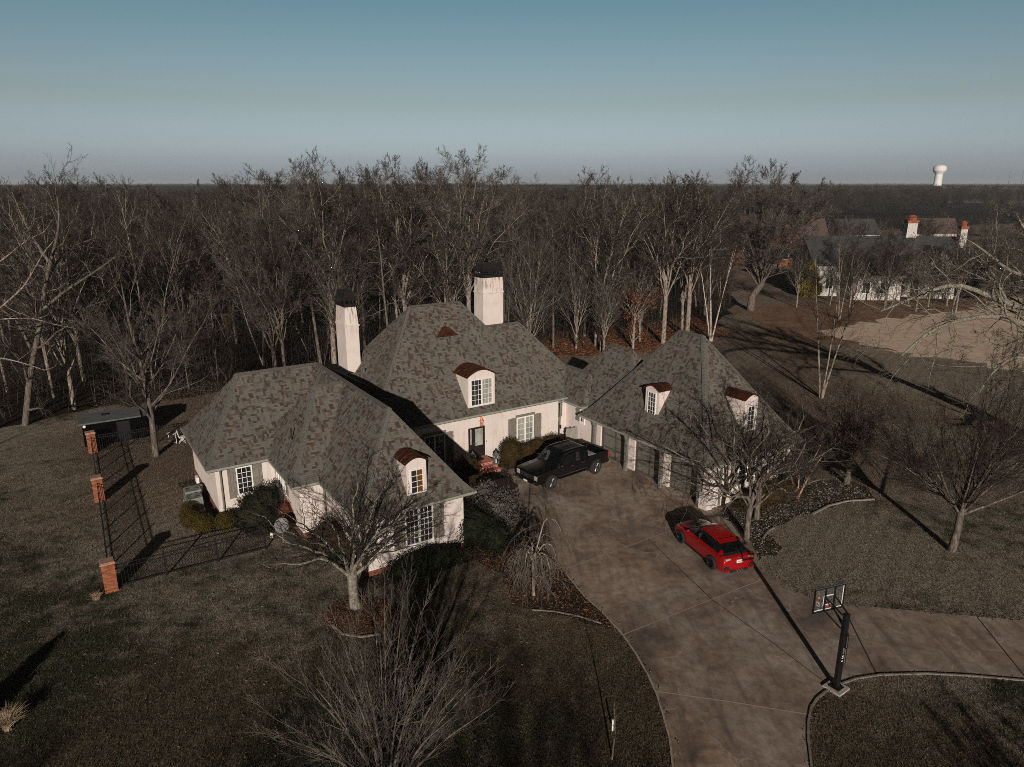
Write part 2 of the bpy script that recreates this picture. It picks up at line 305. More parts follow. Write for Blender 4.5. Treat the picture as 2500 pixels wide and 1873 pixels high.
def m_blades():
    m, t, b = nm('grass_blades'); v = coords(t)
    big = noise(t, v, 0.10, 5, 0.62, 0.4); mid = noise(t, v, 0.9, 6, 0.7); fine = noise(t, v, 17, 2, 0.8)
    sx = t.nodes.new('ShaderNodeSeparateXYZ'); t.links.new(v, sx.inputs[0])
    mr = t.nodes.new('ShaderNodeMapRange'); mr.inputs[1].default_value = 18; mr.inputs[2].default_value = 36; mr.inputs[3].default_value = -0.10; mr.inputs[4].default_value = 0.05; t.links.new(sx.outputs[1], mr.inputs[0])
    ad = t.nodes.new('ShaderNodeMath'); ad.operation = 'ADD'; t.links.new(mix(t, 0.45, big, mid), ad.inputs[0]); mx_ = t.nodes.new('ShaderNodeMapRange'); mx_.inputs[1].default_value = 3; mx_.inputs[2].default_value = 12; mx_.inputs[3].default_value = 0.0; mx_.inputs[4].default_value = 0.045; t.links.new(sx.outputs[0], mx_.inputs[0]); a2_ = t.nodes.new('ShaderNodeMath'); a2_.operation = 'ADD'; t.links.new(mr.outputs[0], a2_.inputs[0]); t.links.new(mx_.outputs[0], a2_.inputs[1]); t.links.new(a2_.outputs[0], ad.inputs[1])
    f = ramp(t, ad.outputs[0], [(0.43, 0.0), (0.55, 1.0)])
    g = ramp(t, fine, [(0.35, (0.015, 0.016, 0.009)), (0.5, (0.045, 0.045, 0.025)), (0.66, (0.14, 0.132, 0.08))])
    d = ramp(t, fine, [(0.35, (0.05, 0.041, 0.032)), (0.5, (0.14, 0.118, 0.09)), (0.66, (0.27, 0.23, 0.18))])
    t.links.new(mix(t, f, g, d), b.inputs['Base Color']); b.inputs['Roughness'].default_value = 1; b.inputs['Specular IOR Level'].default_value = 0.05
    return m
M['blades'] = m_blades()
M['car_red'] = simple('red_car_paint', (0.34, 0.003, 0.006), 0.28, 0.15, var=0.02, coat=0.6)
M['truck_black'] = simple('black_car_paint', (0.003, 0.003, 0.0035), 0.3, 0.0, var=0.02, coat=0.35)
M['tyre'] = simple('tyre_rubber', (0.014, 0.014, 0.014), 0.85)
M['chrome'] = simple('chrome', (0.62, 0.62, 0.62), 0.16, 0.95, var=0.03)
M['rim_mid'] = simple('machined_alloy', (0.14, 0.14, 0.145), 0.35, 0.7)
M['rim_dark'] = simple('dark_alloy', (0.03, 0.03, 0.032), 0.3, 0.8)
M['lamp_clear'] = simple('clear_lamp', (0.55, 0.5, 0.47), 0.12, 0.3)
M['lamp_red'] = simple('red_lamp', (0.35, 0.01, 0.008), 0.15)
M['lamp_amber'] = simple('amber_lamp', (0.75, 0.10, 0.03), 0.2)
M['alu'] = simple('aluminium_plate', (0.42, 0.44, 0.46), 0.45, 0.5)
M['plate'] = simple('plate_white', (0.75, 0.74, 0.72), 0.5)
M['hoop_red'] = simple('hoop_red', (0.62, 0.03, 0.02), 0.5)
M['net'] = simple('net_white', (0.7, 0.68, 0.64), 0.8)
M['blue_edge'] = simple('blue_grey_edge', (0.06, 0.085, 0.12), 0.5)
def m_acrylic():
    m, t, b = nm('clear_acrylic'); b.inputs['Base Color'].default_value = (0.25, 0.27, 0.28, 1); b.inputs['Roughness'].default_value = 0.02; b.inputs['Specular IOR Level'].default_value = 0.3
    b.inputs['Alpha'].default_value = 0.05; return m
M['acrylic'] = m_acrylic()

# ------------------------------------------------------------------ mesh helpers
class MB:
    def __init__(s): s.v = []; s.f = []; s.uv = {}
    def quad(s, pts, uv=None):
        i = len(s.v); s.v += [tuple(p) for p in pts]; s.f.append(tuple(range(i, i + len(pts))))
        if uv: s.uv[len(s.f) - 1] = uv
    def box(s, a, b, M4=None):
        x0, y0, z0 = a; x1, y1, z1 = b
        P = [(x0, y0, z0), (x1, y0, z0), (x1, y1, z0), (x0, y1, z0), (x0, y0, z1), (x1, y0, z1), (x1, y1, z1), (x0, y1, z1)]
        if M4: P = [tuple(M4 @ Vector(p)) for p in P]
        dx, dy, dz = abs(x1 - x0), abs(y1 - y0), abs(z1 - z0)
        for q, (w, h) in (((0, 3, 2, 1), (dx, dy)), ((4, 5, 6, 7), (dx, dy)), ((0, 1, 5, 4), (dx, dz)), ((1, 2, 6, 5), (dy, dz)), ((2, 3, 7, 6), (dx, dz)), ((3, 0, 4, 7), (dy, dz))):
            s.quad([P[k] for k in q], [(0, 0), (w, 0), (w, h), (0, h)])
    def tube(s, pts, r, n=6, cap=True):
        pts = [Vector(p) for p in pts]; rs = r if isinstance(r, (list, tuple)) else [r] * len(pts)
        base = len(s.v)
        for i, p in enumerate(pts):
            t = (pts[min(i + 1, len(pts) - 1)] - pts[max(i - 1, 0)]).normalized()
            a = Vector((0, 0, 1)) if abs(t.z) < 0.9 else Vector((1, 0, 0))
            u = t.cross(a).normalized(); w = t.cross(u)
            for k in range(n):
                an = 2 * math.pi * k / n
                s.v.append(tuple(p + (u * math.cos(an) + w * math.sin(an)) * rs[i]))
        for i in range(len(pts) - 1):
            for k in range(n):
                a = base + i * n + k; b = base + i * n + (k + 1) % n
                s.f.append((a, b, b + n, a + n))
        if cap:
            s.f.append(tuple(base + k for k in range(n))[::-1]); s.f.append(tuple(base + (len(pts) - 1) * n + k for k in range(n)))
    def lathe(s, prof, n=16, c=(0, 0, 0), M4=None):
        base = len(s.v)
        for r, z in prof:
            for k in range(n):
                an = 2 * math.pi * k / n; p = Vector((c[0] + r * math.cos(an), c[1] + r * math.sin(an), c[2] + z))
                s.v.append(tuple(M4 @ p) if M4 else tuple(p))
        for i in range(len(prof) - 1):
            for k in range(n):
                a = base + i * n + k; b = base + i * n + (k + 1) % n
                s.f.append((a, b, b + n, a + n))
        s.f.append(tuple(base + k for k in range(n))[::-1]); s.f.append(tuple(base + (len(prof) - 1) * n + k for k in range(n)))
    def prism(s, poly, z0, z1, axis='z', M4=None):
        """polygon extruded: axis z uses (x,y), axis y uses (x,z), axis x uses (y,z)"""
        def P(p, t):
            q = (p[0], p[1], t) if axis == 'z' else ((p[0], t, p[1]) if axis == 'y' else (t, p[0], p[1]))
            return tuple(M4 @ Vector(q)) if M4 else q
        n = len(poly); i = len(s.v)
        s.v += [P(p, z0) for p in poly] + [P(p, z1) for p in poly]
        s.f.append(tuple(range(i, i + n))[::-1]); s.f.append(tuple(range(i + n, i + 2 * n)))
        for k in range(n):
            j = (k + 1) % n; s.f.append((i + k, i + j, i + n + j, i + n + k))
    def build(s, name, mat, parent=None, smooth=False, bevel=0.0):
        me = bpy.data.meshes.new(name); me.from_pydata(s.v, [], s.f)
        if s.uv:
            ul = me.uv_layers.new(name='UVMap')
            for p in me.polygons:
                q = s.uv.get(p.index)
                if q:
                    for k, li in enumerate(p.loop_indices): ul.data[li].uv = q[k]
        import bmesh
        bm = bmesh.new(); bm.from_mesh(me)
        if not s.uv or bevel: bmesh.ops.remove_doubles(bm, verts=bm.verts, dist=1e-5)
        bmesh.ops.recalc_face_normals(bm, faces=bm.faces)
        bm.to_mesh(me); bm.free()
        me.materials.append(mat)
        if smooth:
            for p in me.polygons: p.use_smooth = True
        o = bpy.data.objects.new(name, me); COL.objects.link(o)
        if parent: o.parent = parent
        if bevel:
            b = o.modifiers.new('bevel', 'BEVEL'); b.width = bevel; b.segments = 2; b.limit_method = 'ANGLE'
        return o
def tag(o, label=None, cat=None, group=None, kind=None):
    if label: o['label'] = label
    if cat: o['category'] = cat
    if group: o['group'] = group
    if kind: o['kind'] = kind
    return o
def empty(name, loc, rz=0.0, label=None, cat=None, group=None):
    o = bpy.data.objects.new(name, None); COL.objects.link(o); o.location = loc; o.rotation_euler = (0, 0, rz)
    o.empty_display_size = 0.3
    return tag(o, label, cat, group)
def raw_mesh(name, V, F, mat, parent=None, smooth=False):
    """V (n,3) array, F (m,k) array"""
    me = bpy.data.meshes.new(name); V = np.asarray(V, dtype=np.float32); F = np.asarray(F, dtype=np.int32)
    me.vertices.add(len(V)); me.vertices.foreach_set('co', V.ravel())
    m, k = F.shape; me.loops.add(m * k); me.loops.foreach_set('vertex_index', F.ravel())
    me.polygons.add(m); me.polygons.foreach_set('loop_start', np.arange(0, m * k, k, dtype=np.int32))
    try: me.polygons.foreach_set('loop_total', np.full(m, k, dtype=np.int32))
    except Exception: pass
    if smooth: me.polygons.foreach_set('use_smooth', np.ones(m, dtype=bool))
    me.update(calc_edges=True); me.materials.append(mat)
    o = bpy.data.objects.new(name, me); COL.objects.link(o)
    if parent: o.parent = parent
    return o
def copy_tree(o, parent=None):
    c = o.copy(); COL.objects.link(c); c.parent = parent
    for ch in list(o.children): copy_tree(ch, c)
    return c
def sheet(name, pts, z, mat, kind='structure', ragged=0.0, seed=0, steps=1):
    rng = random.Random(seed); out = []
    for i, p in enumerate(pts):
        q = pts[(i + 1) % len(pts)]
        for k in range(steps):
            t = k / steps
            out.append((p[0] + (q[0] - p[0]) * t + rng.uniform(-ragged, ragged), p[1] + (q[1] - p[1]) * t + rng.uniform(-ragged, ragged), z))
    me = bpy.data.meshes.new(name); me.from_pydata(out, [], [tuple(range(len(out)))]); me.materials.append(mat)
    import bmesh
    bm = bmesh.new(); bm.from_mesh(me); bmesh.ops.triangulate(bm, faces=bm.faces)
    for f in bm.faces:
        if f.normal.z < 0: f.normal_flip()
    bm.to_mesh(me); bm.free()
    o = bpy.data.objects.new(name, me); COL.objects.link(o); o['kind'] = kind
    return o
def inpoly(x, y, poly):
    r = np.zeros(x.shape, bool); n = len(poly); j = n - 1
    for i in range(n):
        xi, yi = poly[i][0], poly[i][1]; xj, yj = poly[j][0], poly[j][1]
        c = ((yi > y) != (yj > y)) & (x < (xj - xi) * (y - yi) / ((yj - yi) or 1e-9) + xi)
        r ^= c; j = i
    return r

# ------------------------------------------------------------------ the ground
TH = math.radians(33); CT, ST = math.cos(TH), math.sin(TH)
def hw(X, Y, z=0.0): return Vector((X * CT - Y * ST, X * ST + Y * CT, z))    # house axes to world
lawn = sheet('ground', [(-9000, -300), (9000, -300), (9000, 12000), (-9000, 12000)], 0.0, M['lawn'])
drive_px = [(1460, 1720), (1453, 1657), (1447, 1600), (1432, 1545), (1418, 1500), (1400, 1460), (1372, 1410), (1340, 1365), (1300, 1322), (1262, 1288), (1222, 1240),
            (1180, 1190), (1130, 1140), (1085, 1105), (1050, 1090)]
drive = [gD(*p) for p in drive_px] + [hw(16.6, 31.0), hw(16.6, 34.2), hw(20.0, 34.55), hw(21.9, 34.6), hw(22.4, 34.9), hw(24.6, 34.7), hw(27.5, 35.6), hw(28.9, 36.6), hw(29.2, 36.4), hw(29.2, 23.9), hw(28.4, 23.7)] + \
        [gD(*p) for p in [(1560, 1118), (1590, 1135), (1618, 1165), (1640, 1210), (1658, 1238), (1700, 1270), (1760, 1294), (1850, 1308), (2000, 1322), (2212, 1341), (2500, 1372),
                          (2500, 1490), (2212, 1471), (2100, 1461), (2000, 1456), (1900, 1459), (1850, 1467), (1812, 1480), (1785, 1494), (1765, 1510), (1752, 1530), (1746, 1560), (1746, 1600), (1753, 1657), (1762, 1720)]]
sheet('driveway', [(p.x, p.y) for p in drive], 0.012, M['concrete'])
def ribbon(name, pts, w, z, mat, h=0.0, kind='structure', parent=None):
    mb = MB(); P = [Vector((p[0], p[1], 0)) for p in pts]; L = []; Rr = []
    for i, p in enumerate(P):
        t = (P[min(i + 1, len(P) - 1)] - P[max(i - 1, 0)]).normalized(); n = Vector((-t.y, t.x, 0)) * w / 2
        L.append(p + n); Rr.append(p - n)
    for i in range(len(P) - 1):
        a, b, c, d = L[i], L[i + 1], Rr[i + 1], Rr[i]
        mb.quad([(q.x, q.y, z + h) for q in (d, c, b, a)])
        if h: mb.quad([(a.x, a.y, z), (b.x, b.y, z), (b.x, b.y, z + h), (a.x, a.y, z + h)]); mb.quad([(d.x, d.y, z), (c.x, c.y, z), (c.x, c.y, z + h), (d.x, d.y, z + h)])
    o = mb.build(name, mat, parent)
    if kind: o['kind'] = kind
    return o
def seg(pxs, n=1): return [gD(*p) for p in pxs]
for k, (pxs, w, mt) in enumerate([
        ([(1222, 1229), (1330, 1190), (1440, 1150)], 0.05, 'joint'), ([(1343, 1373), (1480, 1318), (1650, 1251)], 0.05, 'joint'),
        ([(1400, 1165), (1538, 1296), (1670, 1390), (1790, 1481)], 0.035, 'joint_dark'), ([(1418, 1494), (1580, 1517), (1745, 1544)], 0.06, 'joint'),
        ([(1818, 1303), (1855, 1380), (1893, 1456)], 0.05, 'joint_dark'), ([(2110, 1333), (2212, 1460), (2300, 1560)], 0.05, 'joint_dark')]):
    ribbon('driveway_joint', seg(pxs), w, 0.016, M[mt])
ribbon('kerb_edge', seg([(1762, 1720), (1753, 1657), (1746, 1600), (1746, 1560), (1752, 1530), (1765, 1510), (1785, 1494), (1812, 1480), (1850, 1467), (1900, 1459), (2000, 1456), (2100, 1461), (2212, 1471), (2500, 1490)]), 0.07, 0.0, M['curb'], 0.05)
ribbon('kerb_edge', seg([(1460, 1720), (1453, 1657), (1447, 1600), (1432, 1545), (1418, 1500), (1400, 1460), (1372, 1410), (1340, 1365), (1300, 1322), (1262, 1288), (1222, 1240)]), 0.06, 0.0, M['joint'], 0.035)
# woodland floor, lawn strip, beds, field and distant road
EDGE = [(-140, 30), (-60, 40), (-38, 50), (-31, 55), (-22, 62), (-8, 69), (6, 74), (15, 77), (25, 88), (32, 102), (38, 125), (44, 158), (62, 200), (110, 262), (220, 330), (600, 420)]
M['deep_floor'] = m_litter('shade_dark_wood_floor', [(0.3, (0.006, 0.005, 0.004)), (0.5, (0.022, 0.015, 0.011)), (0.7, (0.07, 0.045, 0.03))], 5)  # leaf litter with the shade under the trees put into its colour
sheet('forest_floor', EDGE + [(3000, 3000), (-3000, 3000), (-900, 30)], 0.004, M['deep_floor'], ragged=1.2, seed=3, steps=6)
sheet('leaf_strip', [(1, 72), (8, 72.5), (15, 75.5), (21, 82), (27, 89), (24, 97), (14, 90), (6, 85), (0, 80)], 0.007, M['forest_floor'], ragged=0.6, seed=4, steps=5)
sheet('russet_meadow', [(30, 79), (40, 76), (52, 78), (66, 86), (76, 100), (72, 111), (55, 110), (40, 106), (33, 100)], 0.005, M['russet'], ragged=1.5, seed=5, steps=10)
fl = []
for t in np.linspace(0, 1, 13): fl.append(None)
sheet('straw_field', [(37, 84), (41, 74), (49, 66), (62, 62), (95, 62), (140, 90), (150, 124), (112, 124), (80, 113), (66, 101), (50, 93)], 0.008, M['field'], ragged=1.3, seed=6, steps=12)
sheet('distant_road', [(60, 128), (80, 141), (110, 143), (170, 150), (300, 158), (300, 165), (165, 158), (105, 150), (76, 149), (56, 136)], 0.012, M['asphalt'], steps=2)
sheet('garden_bed', [tuple(gD(*p)[:2]) for p in [(905, 1185), (1010, 1150), (1070, 1085), (1130, 1140), (1180, 1190), (1222, 1240), (1262, 1288), (1300, 1322), (1335, 1362), (1270, 1345), (1180, 1322), (1100, 1305), (1085, 1240), (1010, 1200)]], 0.008, M['mulch'], ragged=0.12, seed=8, steps=5)
sheet('garden_bed', [tuple(gD(*p)[:2]) for p in [(1560, 1118), (1590, 1135), (1618, 1165), (1640, 1210), (1690, 1190), (1660, 1150), (1700, 1125), (1790, 1095), (1890, 1078), (1870, 1050), (1820, 1035), (1720, 1040), (1660, 1075), (1560, 1095)]], 0.008, M['mulch'], ragged=0.15, seed=9, steps=5)
sheet('garden_bed', [tuple(gD(*p)[:2]) for p in [(690, 1330), (720, 1368), (780, 1376), (840, 1360), (870, 1320), (820, 1290), (740, 1290)]], 0.008, M['forest_floor'], ragged=0.1, seed=10, steps=4)
sheet('garden_bed', [tuple(hw(*p)[:2]) for p in [(4.6, 44), (4.5, 37.5), (5.0, 36.2), (8.3, 35.8), (8.0, 32.0), (10.0, 30.5), (10, 26.6), (16.6, 26.4), (17.2, 33.0), (17.2, 34.6), (21, 34.9), (21, 36.5), (15, 37), (9, 37), (5.6, 37.5), (5.6, 44)]], 0.006, M['mulch'], ragged=0.1, seed=11, steps=4)
sheet('garden_bed', [tuple(hw(*p)[:2]) for p in [(22.3, 34.9), (24.6, 34.7), (27.4, 35.6), (27.6, 36.8), (22.2, 36.8)]], 0.0165, M['mulch'], ragged=0.04, seed=12, steps=3)
tag(ribbon('edging_strip', seg([(1755, 1112), (1790, 1094), (1830, 1084), (1888, 1080)]), 0.1, 0.0, M['curb'], 0.09, None), 'pale curved edging strip round the bed under the compact dark tree', 'garden edging')
tag(ribbon('edging_strip', seg([(1648, 1165), (1660, 1148), (1672, 1142)]), 0.08, 0.0, M['curb'], 0.08, None), 'short pale edging strip beside the red car', 'garden edging')
tag(ribbon('edging_strip', seg([(718, 1352), (740, 1371), (780, 1377), (822, 1371)]), 0.08, 0.0, M['curb'], 0.06, None), 'thin pale edging arc in front of the short-trunked front lawn tree', 'garden edging')
tag(ribbon('edging_strip', seg([(1150, 1318), (1200, 1322), (1250, 1332), (1300, 1348)]), 0.06, 0.0, M['curb'], 0.04, None), 'grey edging strip below the weeping tree by the driveway', 'garden edging')

# ------------------------------------------------------------------ the house
HB = (18.0, 36.0)
house = empty('house', hw(*HB), TH, 'large cream stucco house with steep weathered shingle roofs and two tall chimneys', 'house')
def o_(p): return (p[0] - HB[0], p[1] - HB[1]) + tuple(p[2:])
def hbox(mb, X0, Y0, z0, X1, Y1, z1): mb.box((X0 - HB[0], Y0 - HB[1], z0), (X1 - HB[0], Y1 - HB[1], z1))
WALLS = [('wall', 5.7, 37.35, 0.5, 15.6, 44.5, 3.05), ('wall', 8.8, 32.95, 0.3, 10.2, 37.5, 3.04), ('wall', 10.1, 27.75, 0.25, 15.2, 37.2, 3.06),
         ('wall', 14.4, 36.75, -0.05, 27.6, 43.5, 3.38), ('wall', 27.4, 37.3, -0.05, 28.9, 44.6, 3.03), ('wall', 28.7, 34.2, -0.05, 33.6, 38.4, 3.02),
         ('wall', 29.05, 24.1, -0.05, 35.7, 34.5, 2.75)]
for w in WALLS:
    mb = MB(); hbox(mb, *w[1:]); mb.build('wall', M['stucco'], house)
mb = MB(); hbox(mb, 28.45, 24.1, -0.05, 29.1, 24.5, 2.65); hbox(mb, 28.3, 24.0, -0.05, 28.75, 24.6, 0.9); mb.build('end_pier', M['stucco'], house)
mb = MB(); hbox(mb, 5.66, 37.31, -0.05, 15.64, 44.54, 0.5); hbox(mb, 8.76, 32.91, -0.05, 10.24, 37.4, 0.3); hbox(mb, 10.06, 27.71, -0.05, 15.24, 37.2, 0.25)
mb.build('brick_base', M['brick'], house)
for (Y0, Y1) in ((30.45, 31.0), (27.45, 27.95), (33.72, 34.5)):
    mb = MB(); hbox(mb, 28.85, Y0, -0.05, 29.2, Y1, 2.6); mb.build('door_pier', M['stucco'], house)

def roof(X0, X1, Y0, Y1, z0, A, Bp, zr, flare=True, th=0.16, cut_back=None, caps='1111r'):
    """hip roof: eave rectangle, ridge A-B, bell-cast eaves; returns the roof part"""
    prof = [(0, 0.0), (0.07, 0.052), (0.15, 0.122), (0.25, 0.222), (1.0, 1.0)] if flare else [(0, 0), (1, 1)]
    C = [(X0, Y0), (X1, Y0), (X1, Y1), (X0, Y1)]
    alongX = abs(A[0] - Bp[0]) >= abs(A[1] - Bp[1])
    if alongX: R = [A, Bp, Bp, A]
    else: R = [A, A, Bp, Bp]
    def ring(t, g): return [Vector((c[0] + (r[0] - c[0]) * t - HB[0], c[1] + (r[1] - c[1]) * t - HB[1], z0 + (zr - z0) * g)) for c, r in zip(C, R)]
    rings = [ring(t, g) for t, g in prof]
    mb = MB()
    for s in range(4):
        a, b = s, (s + 1) % 4
        e0, e1 = rings[0][a], rings[0][b]; ud = (e1 - e0).normalized(); vacc = 0.0
        for k in range(len(rings) - 1):
            p = [rings[k][a], rings[k][b], rings[k + 1][b], rings[k + 1][a]]
            mid0 = (p[0] + p[1]) / 2; nrm = Vector((-ud.y, ud.x, 0))
            dv = math.hypot((p[3] - p[0]).dot(nrm), p[3].z - p[0].z)
            uv = [((q - e0).dot(ud) + s * 13.7, vacc + (0 if i < 2 else dv)) for i, q in enumerate(p)]
            vacc += dv
            if (p[2] - p[3]).length < 1e-6: mb.quad(p[:3], uv[:3])
            else: mb.quad(p, uv)
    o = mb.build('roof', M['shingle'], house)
    # fascia and gutter
    fb = MB(); gb = MB()
    x0, x1, y0, y1 = X0 - HB[0], X1 - HB[0], Y0 - HB[1], Y1 - HB[1]
    fb.box((x0 + 0.02, y0 + 0.02, z0 - 0.17), (x1 - 0.02, y1 - 0.02, z0 - 0.012)); fb.build('soffit', M['fascia'], o)
    for a, b in (((x0 - 0.07, y0 - 0.07), (x1 + 0.07, y0 + 0.012)), ((x0 - 0.07, y1 - 0.012), (x1 + 0.07, y1 + 0.07)), ((x0 - 0.07, y0 + 0.014), (x0 + 0.012, y1 - 0.014)), ((x1 - 0.012, y0 + 0.014), (x1 + 0.07, y1 - 0.014))):
        gb.box((a[0], a[1], z0 - 0.1), (b[0], b[1], z0 + 0.012))
    gb.build('gutter', M['gutter'], o)
    # hip and ridge caps
    cb = MB()
    def cap(path, w=0.15):
        # each cap is a folded strip of short overlapping shingles
        for i in range(len(path) - 1):
            p, q = path[i], path[i + 1]; L = (q - p).length; n = max(1, int(L / 0.22)); d = (q - p) / n
            side = Vector((d.y, -d.x, 0)).normalized() * w
            for k in range(n):
                a = p + d * k; b = a + d * 1.08
                l1 = Vector((0, 0, 0.055)); l0 = Vector((0, 0, 0.03)); dr = Vector((0, 0, -0.105))
                cb.quad([a + l1 + side + dr, a + l1, b + l0, b + l0 + side + dr]); cb.quad([a + l1, a + l1 - side + dr, b + l0 - side + dr, b + l0])
    for s in range(4):
        if caps[s] == '1': cap([rings[k][s] for k in range(len(rings))])
    if (rings[-1][0] - rings[-1][2]).length > 0.1 and 'r' in caps: cap([rings[-1][0] if alongX else rings[-1][0], rings[-1][1] if alongX else rings[-1][2]], 0.17)
    if cb.v: cb.build('ridge_cap', M['ridge'], o)
    return o
Z1 = 3.1
roof(5.3, 19.5, 36.95, 44.85, Z1, (7.98, 40.9), (12.65, 40.9), 7.0, caps='1000r')                    # left wing
roof(9.69, 15.6, 27.3, 45.0, Z1 - 0.004, (12.65, 30.3), (12.65, 40.9), 7.02, caps='1100r')                    # front wing
roof(8.38, 15.4, 32.5, 40.1, Z1 - 0.008, (10.93, 36.3), (12.6, 36.3), 6.93, caps='1000r')                     # corner bay
roof(13.0, 20.0, 37.6, 45.4, 3.2, (14.2, 41.5), (17.6, 41.5), 5.85, caps='0000r', flare=False)                # low link
# main block (back left corner cut off as in the photograph)
MR = roof(13.9, 28.0, 36.4, 46.8, 3.45, (19.1, 41.6), (22.8, 41.6), 9.72, caps='1100r')
roof(21.0, 31.2, 36.94, 45.1, 3.08, (22.9, 41.0), (27.16, 41.0), 7.97, caps='0100r')                          # right extension
roof(28.25, 31.0, 34.95, 42.5, 3.09, (29.62, 36.0), (29.62, 39.4), 5.05, caps='0000r', flare=False)            # low link to garage wing
roof(28.62, 34.0, 30.5, 38.6, 3.0, (31.1, 33.4), (31.1, 35.6), 6.92, caps='0001r')                             # wing behind garage
roof(27.9, 36.1, 23.8, 34.8, 2.7, (32.0, 28.4), (32.0, 30.33), 8.65, caps='1111r')                            # garage

# chimneys
def chimney(X, Y, w, d, z0, zb, zt, ww):
    c = MB(); x, y = X - HB[0], Y - HB[1]
    c.box((x, y, z0), (x + w, y + d, zb)); c.box((x - 0.05, y - 0.05, zb), (x + w + 0.05, y + d + 0.05, zb + 0.09))
    i = 0.05; t = ww
    P0 = [(x, y), (x + w, y), (x + w, y + d), (x, y + d)]; P1 = [(x + t, y + t), (x + w - t, y + t), (x + w - t, y + d - t), (x + t, y + d - t)]
    for k in range(4):
        j = (k + 1) % 4; c.quad([(*P0[k], zb + 0.09), (*P0[j], zb + 0.09), (*P1[j], zt), (*P1[k], zt)], [(0, 0), (1, 0), (1, 1), (0, 1)])
    ch = c.build('chimney', M['chimney'], house)
    m = MB(); a = t - 0.03
    def fr(ins, z): return [(x + ins, y + ins, z), (x + w - ins, y + ins, z), (x + w - ins, y + d - ins, z), (x + ins, y + d - ins, z)]
    m.box((x + a, y + a, zt), (x + w - a, y + d - a, zt + 0.2))
    for (px, py) in ((0, 0), (1, 0), (1, 1), (0, 1), (0.5, 0), (0.5, 1), (0, 0.5), (1, 0.5)):
        qx = x + a + 0.04 + px * (w - 2 * a - 0.08); qy = y + a + 0.04 + py * (d - 2 * a - 0.08)
        m.box((qx - 0.03, qy - 0.03, zt + 0.2), (qx + 0.03, qy + 0.03, zt + 0.42))
    lv = [fr(a - 0.04, zt + 0.42), fr(a - 0.04, zt + 0.46), fr(a + 0.07, zt + 0.66), fr(a + 0.13, zt + 0.98)]
    for A_, B_ in zip(lv[:-1], lv[1:]):
        for k in range(4):
            j = (k + 1) % 4; m.quad([A_[k], A_[j], B_[j], B_[k]])
    m.quad(lv[-1]); m.quad(lv[0][::-1])
    cap = m.build('chimney_cap', M['cap'], ch)
    s = MB()
    for f in np.linspace(0.15, 0.85, 6):
        for yy, sg in ((lv[1][0][1], -1),):
            b0 = Vector((lv[1][0][0] + (lv[1][1][0] - lv[1][0][0]) * f, lv[1][0][1], lv[1][0][2])); b1 = Vector((lv[2][0][0] + (lv[2][1][0] - lv[2][0][0]) * f, lv[2][0][1], lv[2][0][2])); b2 = Vector((lv[3][0][0] + (lv[3][1][0] - lv[3][0][0]) * f, lv[3][0][1], lv[3][0][2]))
            s.tube([b0, b1, b2], 0.012, 4)
        b0 = Vector((lv[1][0][0], lv[1][0][1] + (lv[1][3][1] - lv[1][0][1]) * f, lv[1][0][2])); b1 = Vector((lv[2][0][0], lv[2][0][1] + (lv[2][3][1] - lv[2][0][1]) * f, lv[2][0][2])); b2 = Vector((lv[3][0][0], lv[3][0][1] + (lv[3][3][1] - lv[3][0][1]) * f, lv[3][0][2]))
        s.tube([b0, b1, b2], 0.012, 4)
    s.build('cap_seam', M['rim_dark'], ch)
    return ch
chimney(15.25, 43.0, 0.9, 1.7, 2.0, 8.55, 9.78, 0.07)
chimney(25.7, 43.4, 1.72, 1.25, 2.0, 9.75, 10.87, 0.04)
for (X, Y, z, r, h) in ((15.75, 41.45, 5.82, 0.09, 0.28), (16.05, 41.6, 5.8, 0.11, 0.16), (16.5, 41.5, 5.8, 0.08, 0.5), (16.85, 41.7, 5.75, 0.1, 0.42)):
    v = MB(); v.lathe([(r * 0.7, 0), (r * 0.7, h * 0.7), (r, h * 0.7), (r, h * 0.82), (r * 0.6, h * 0.82), (r * 0.6, h * 0.9), (r, h * 0.9), (r, h)], 10, (X - HB[0], Y - HB[1], z)); v.build('roof_vent', M['lantern'], house)
v = MB(); v.lathe([(0.22, 0), (0.22, 0.08), (0.1, 0.16), (0.02, 0.17)], 10, (26.3 - HB[0], 41.3 - HB[1], 7.9)); v.build('roof_vent', M['black_metal'], house)
v = MB(); v.tube([(9.3 - HB[0], 35.4 - HB[1], 4.5), (9.3 - HB[0], 35.4 - HB[1], 5.1)], 0.035, 8); v.build('roof_vent', M['black_metal'], house)

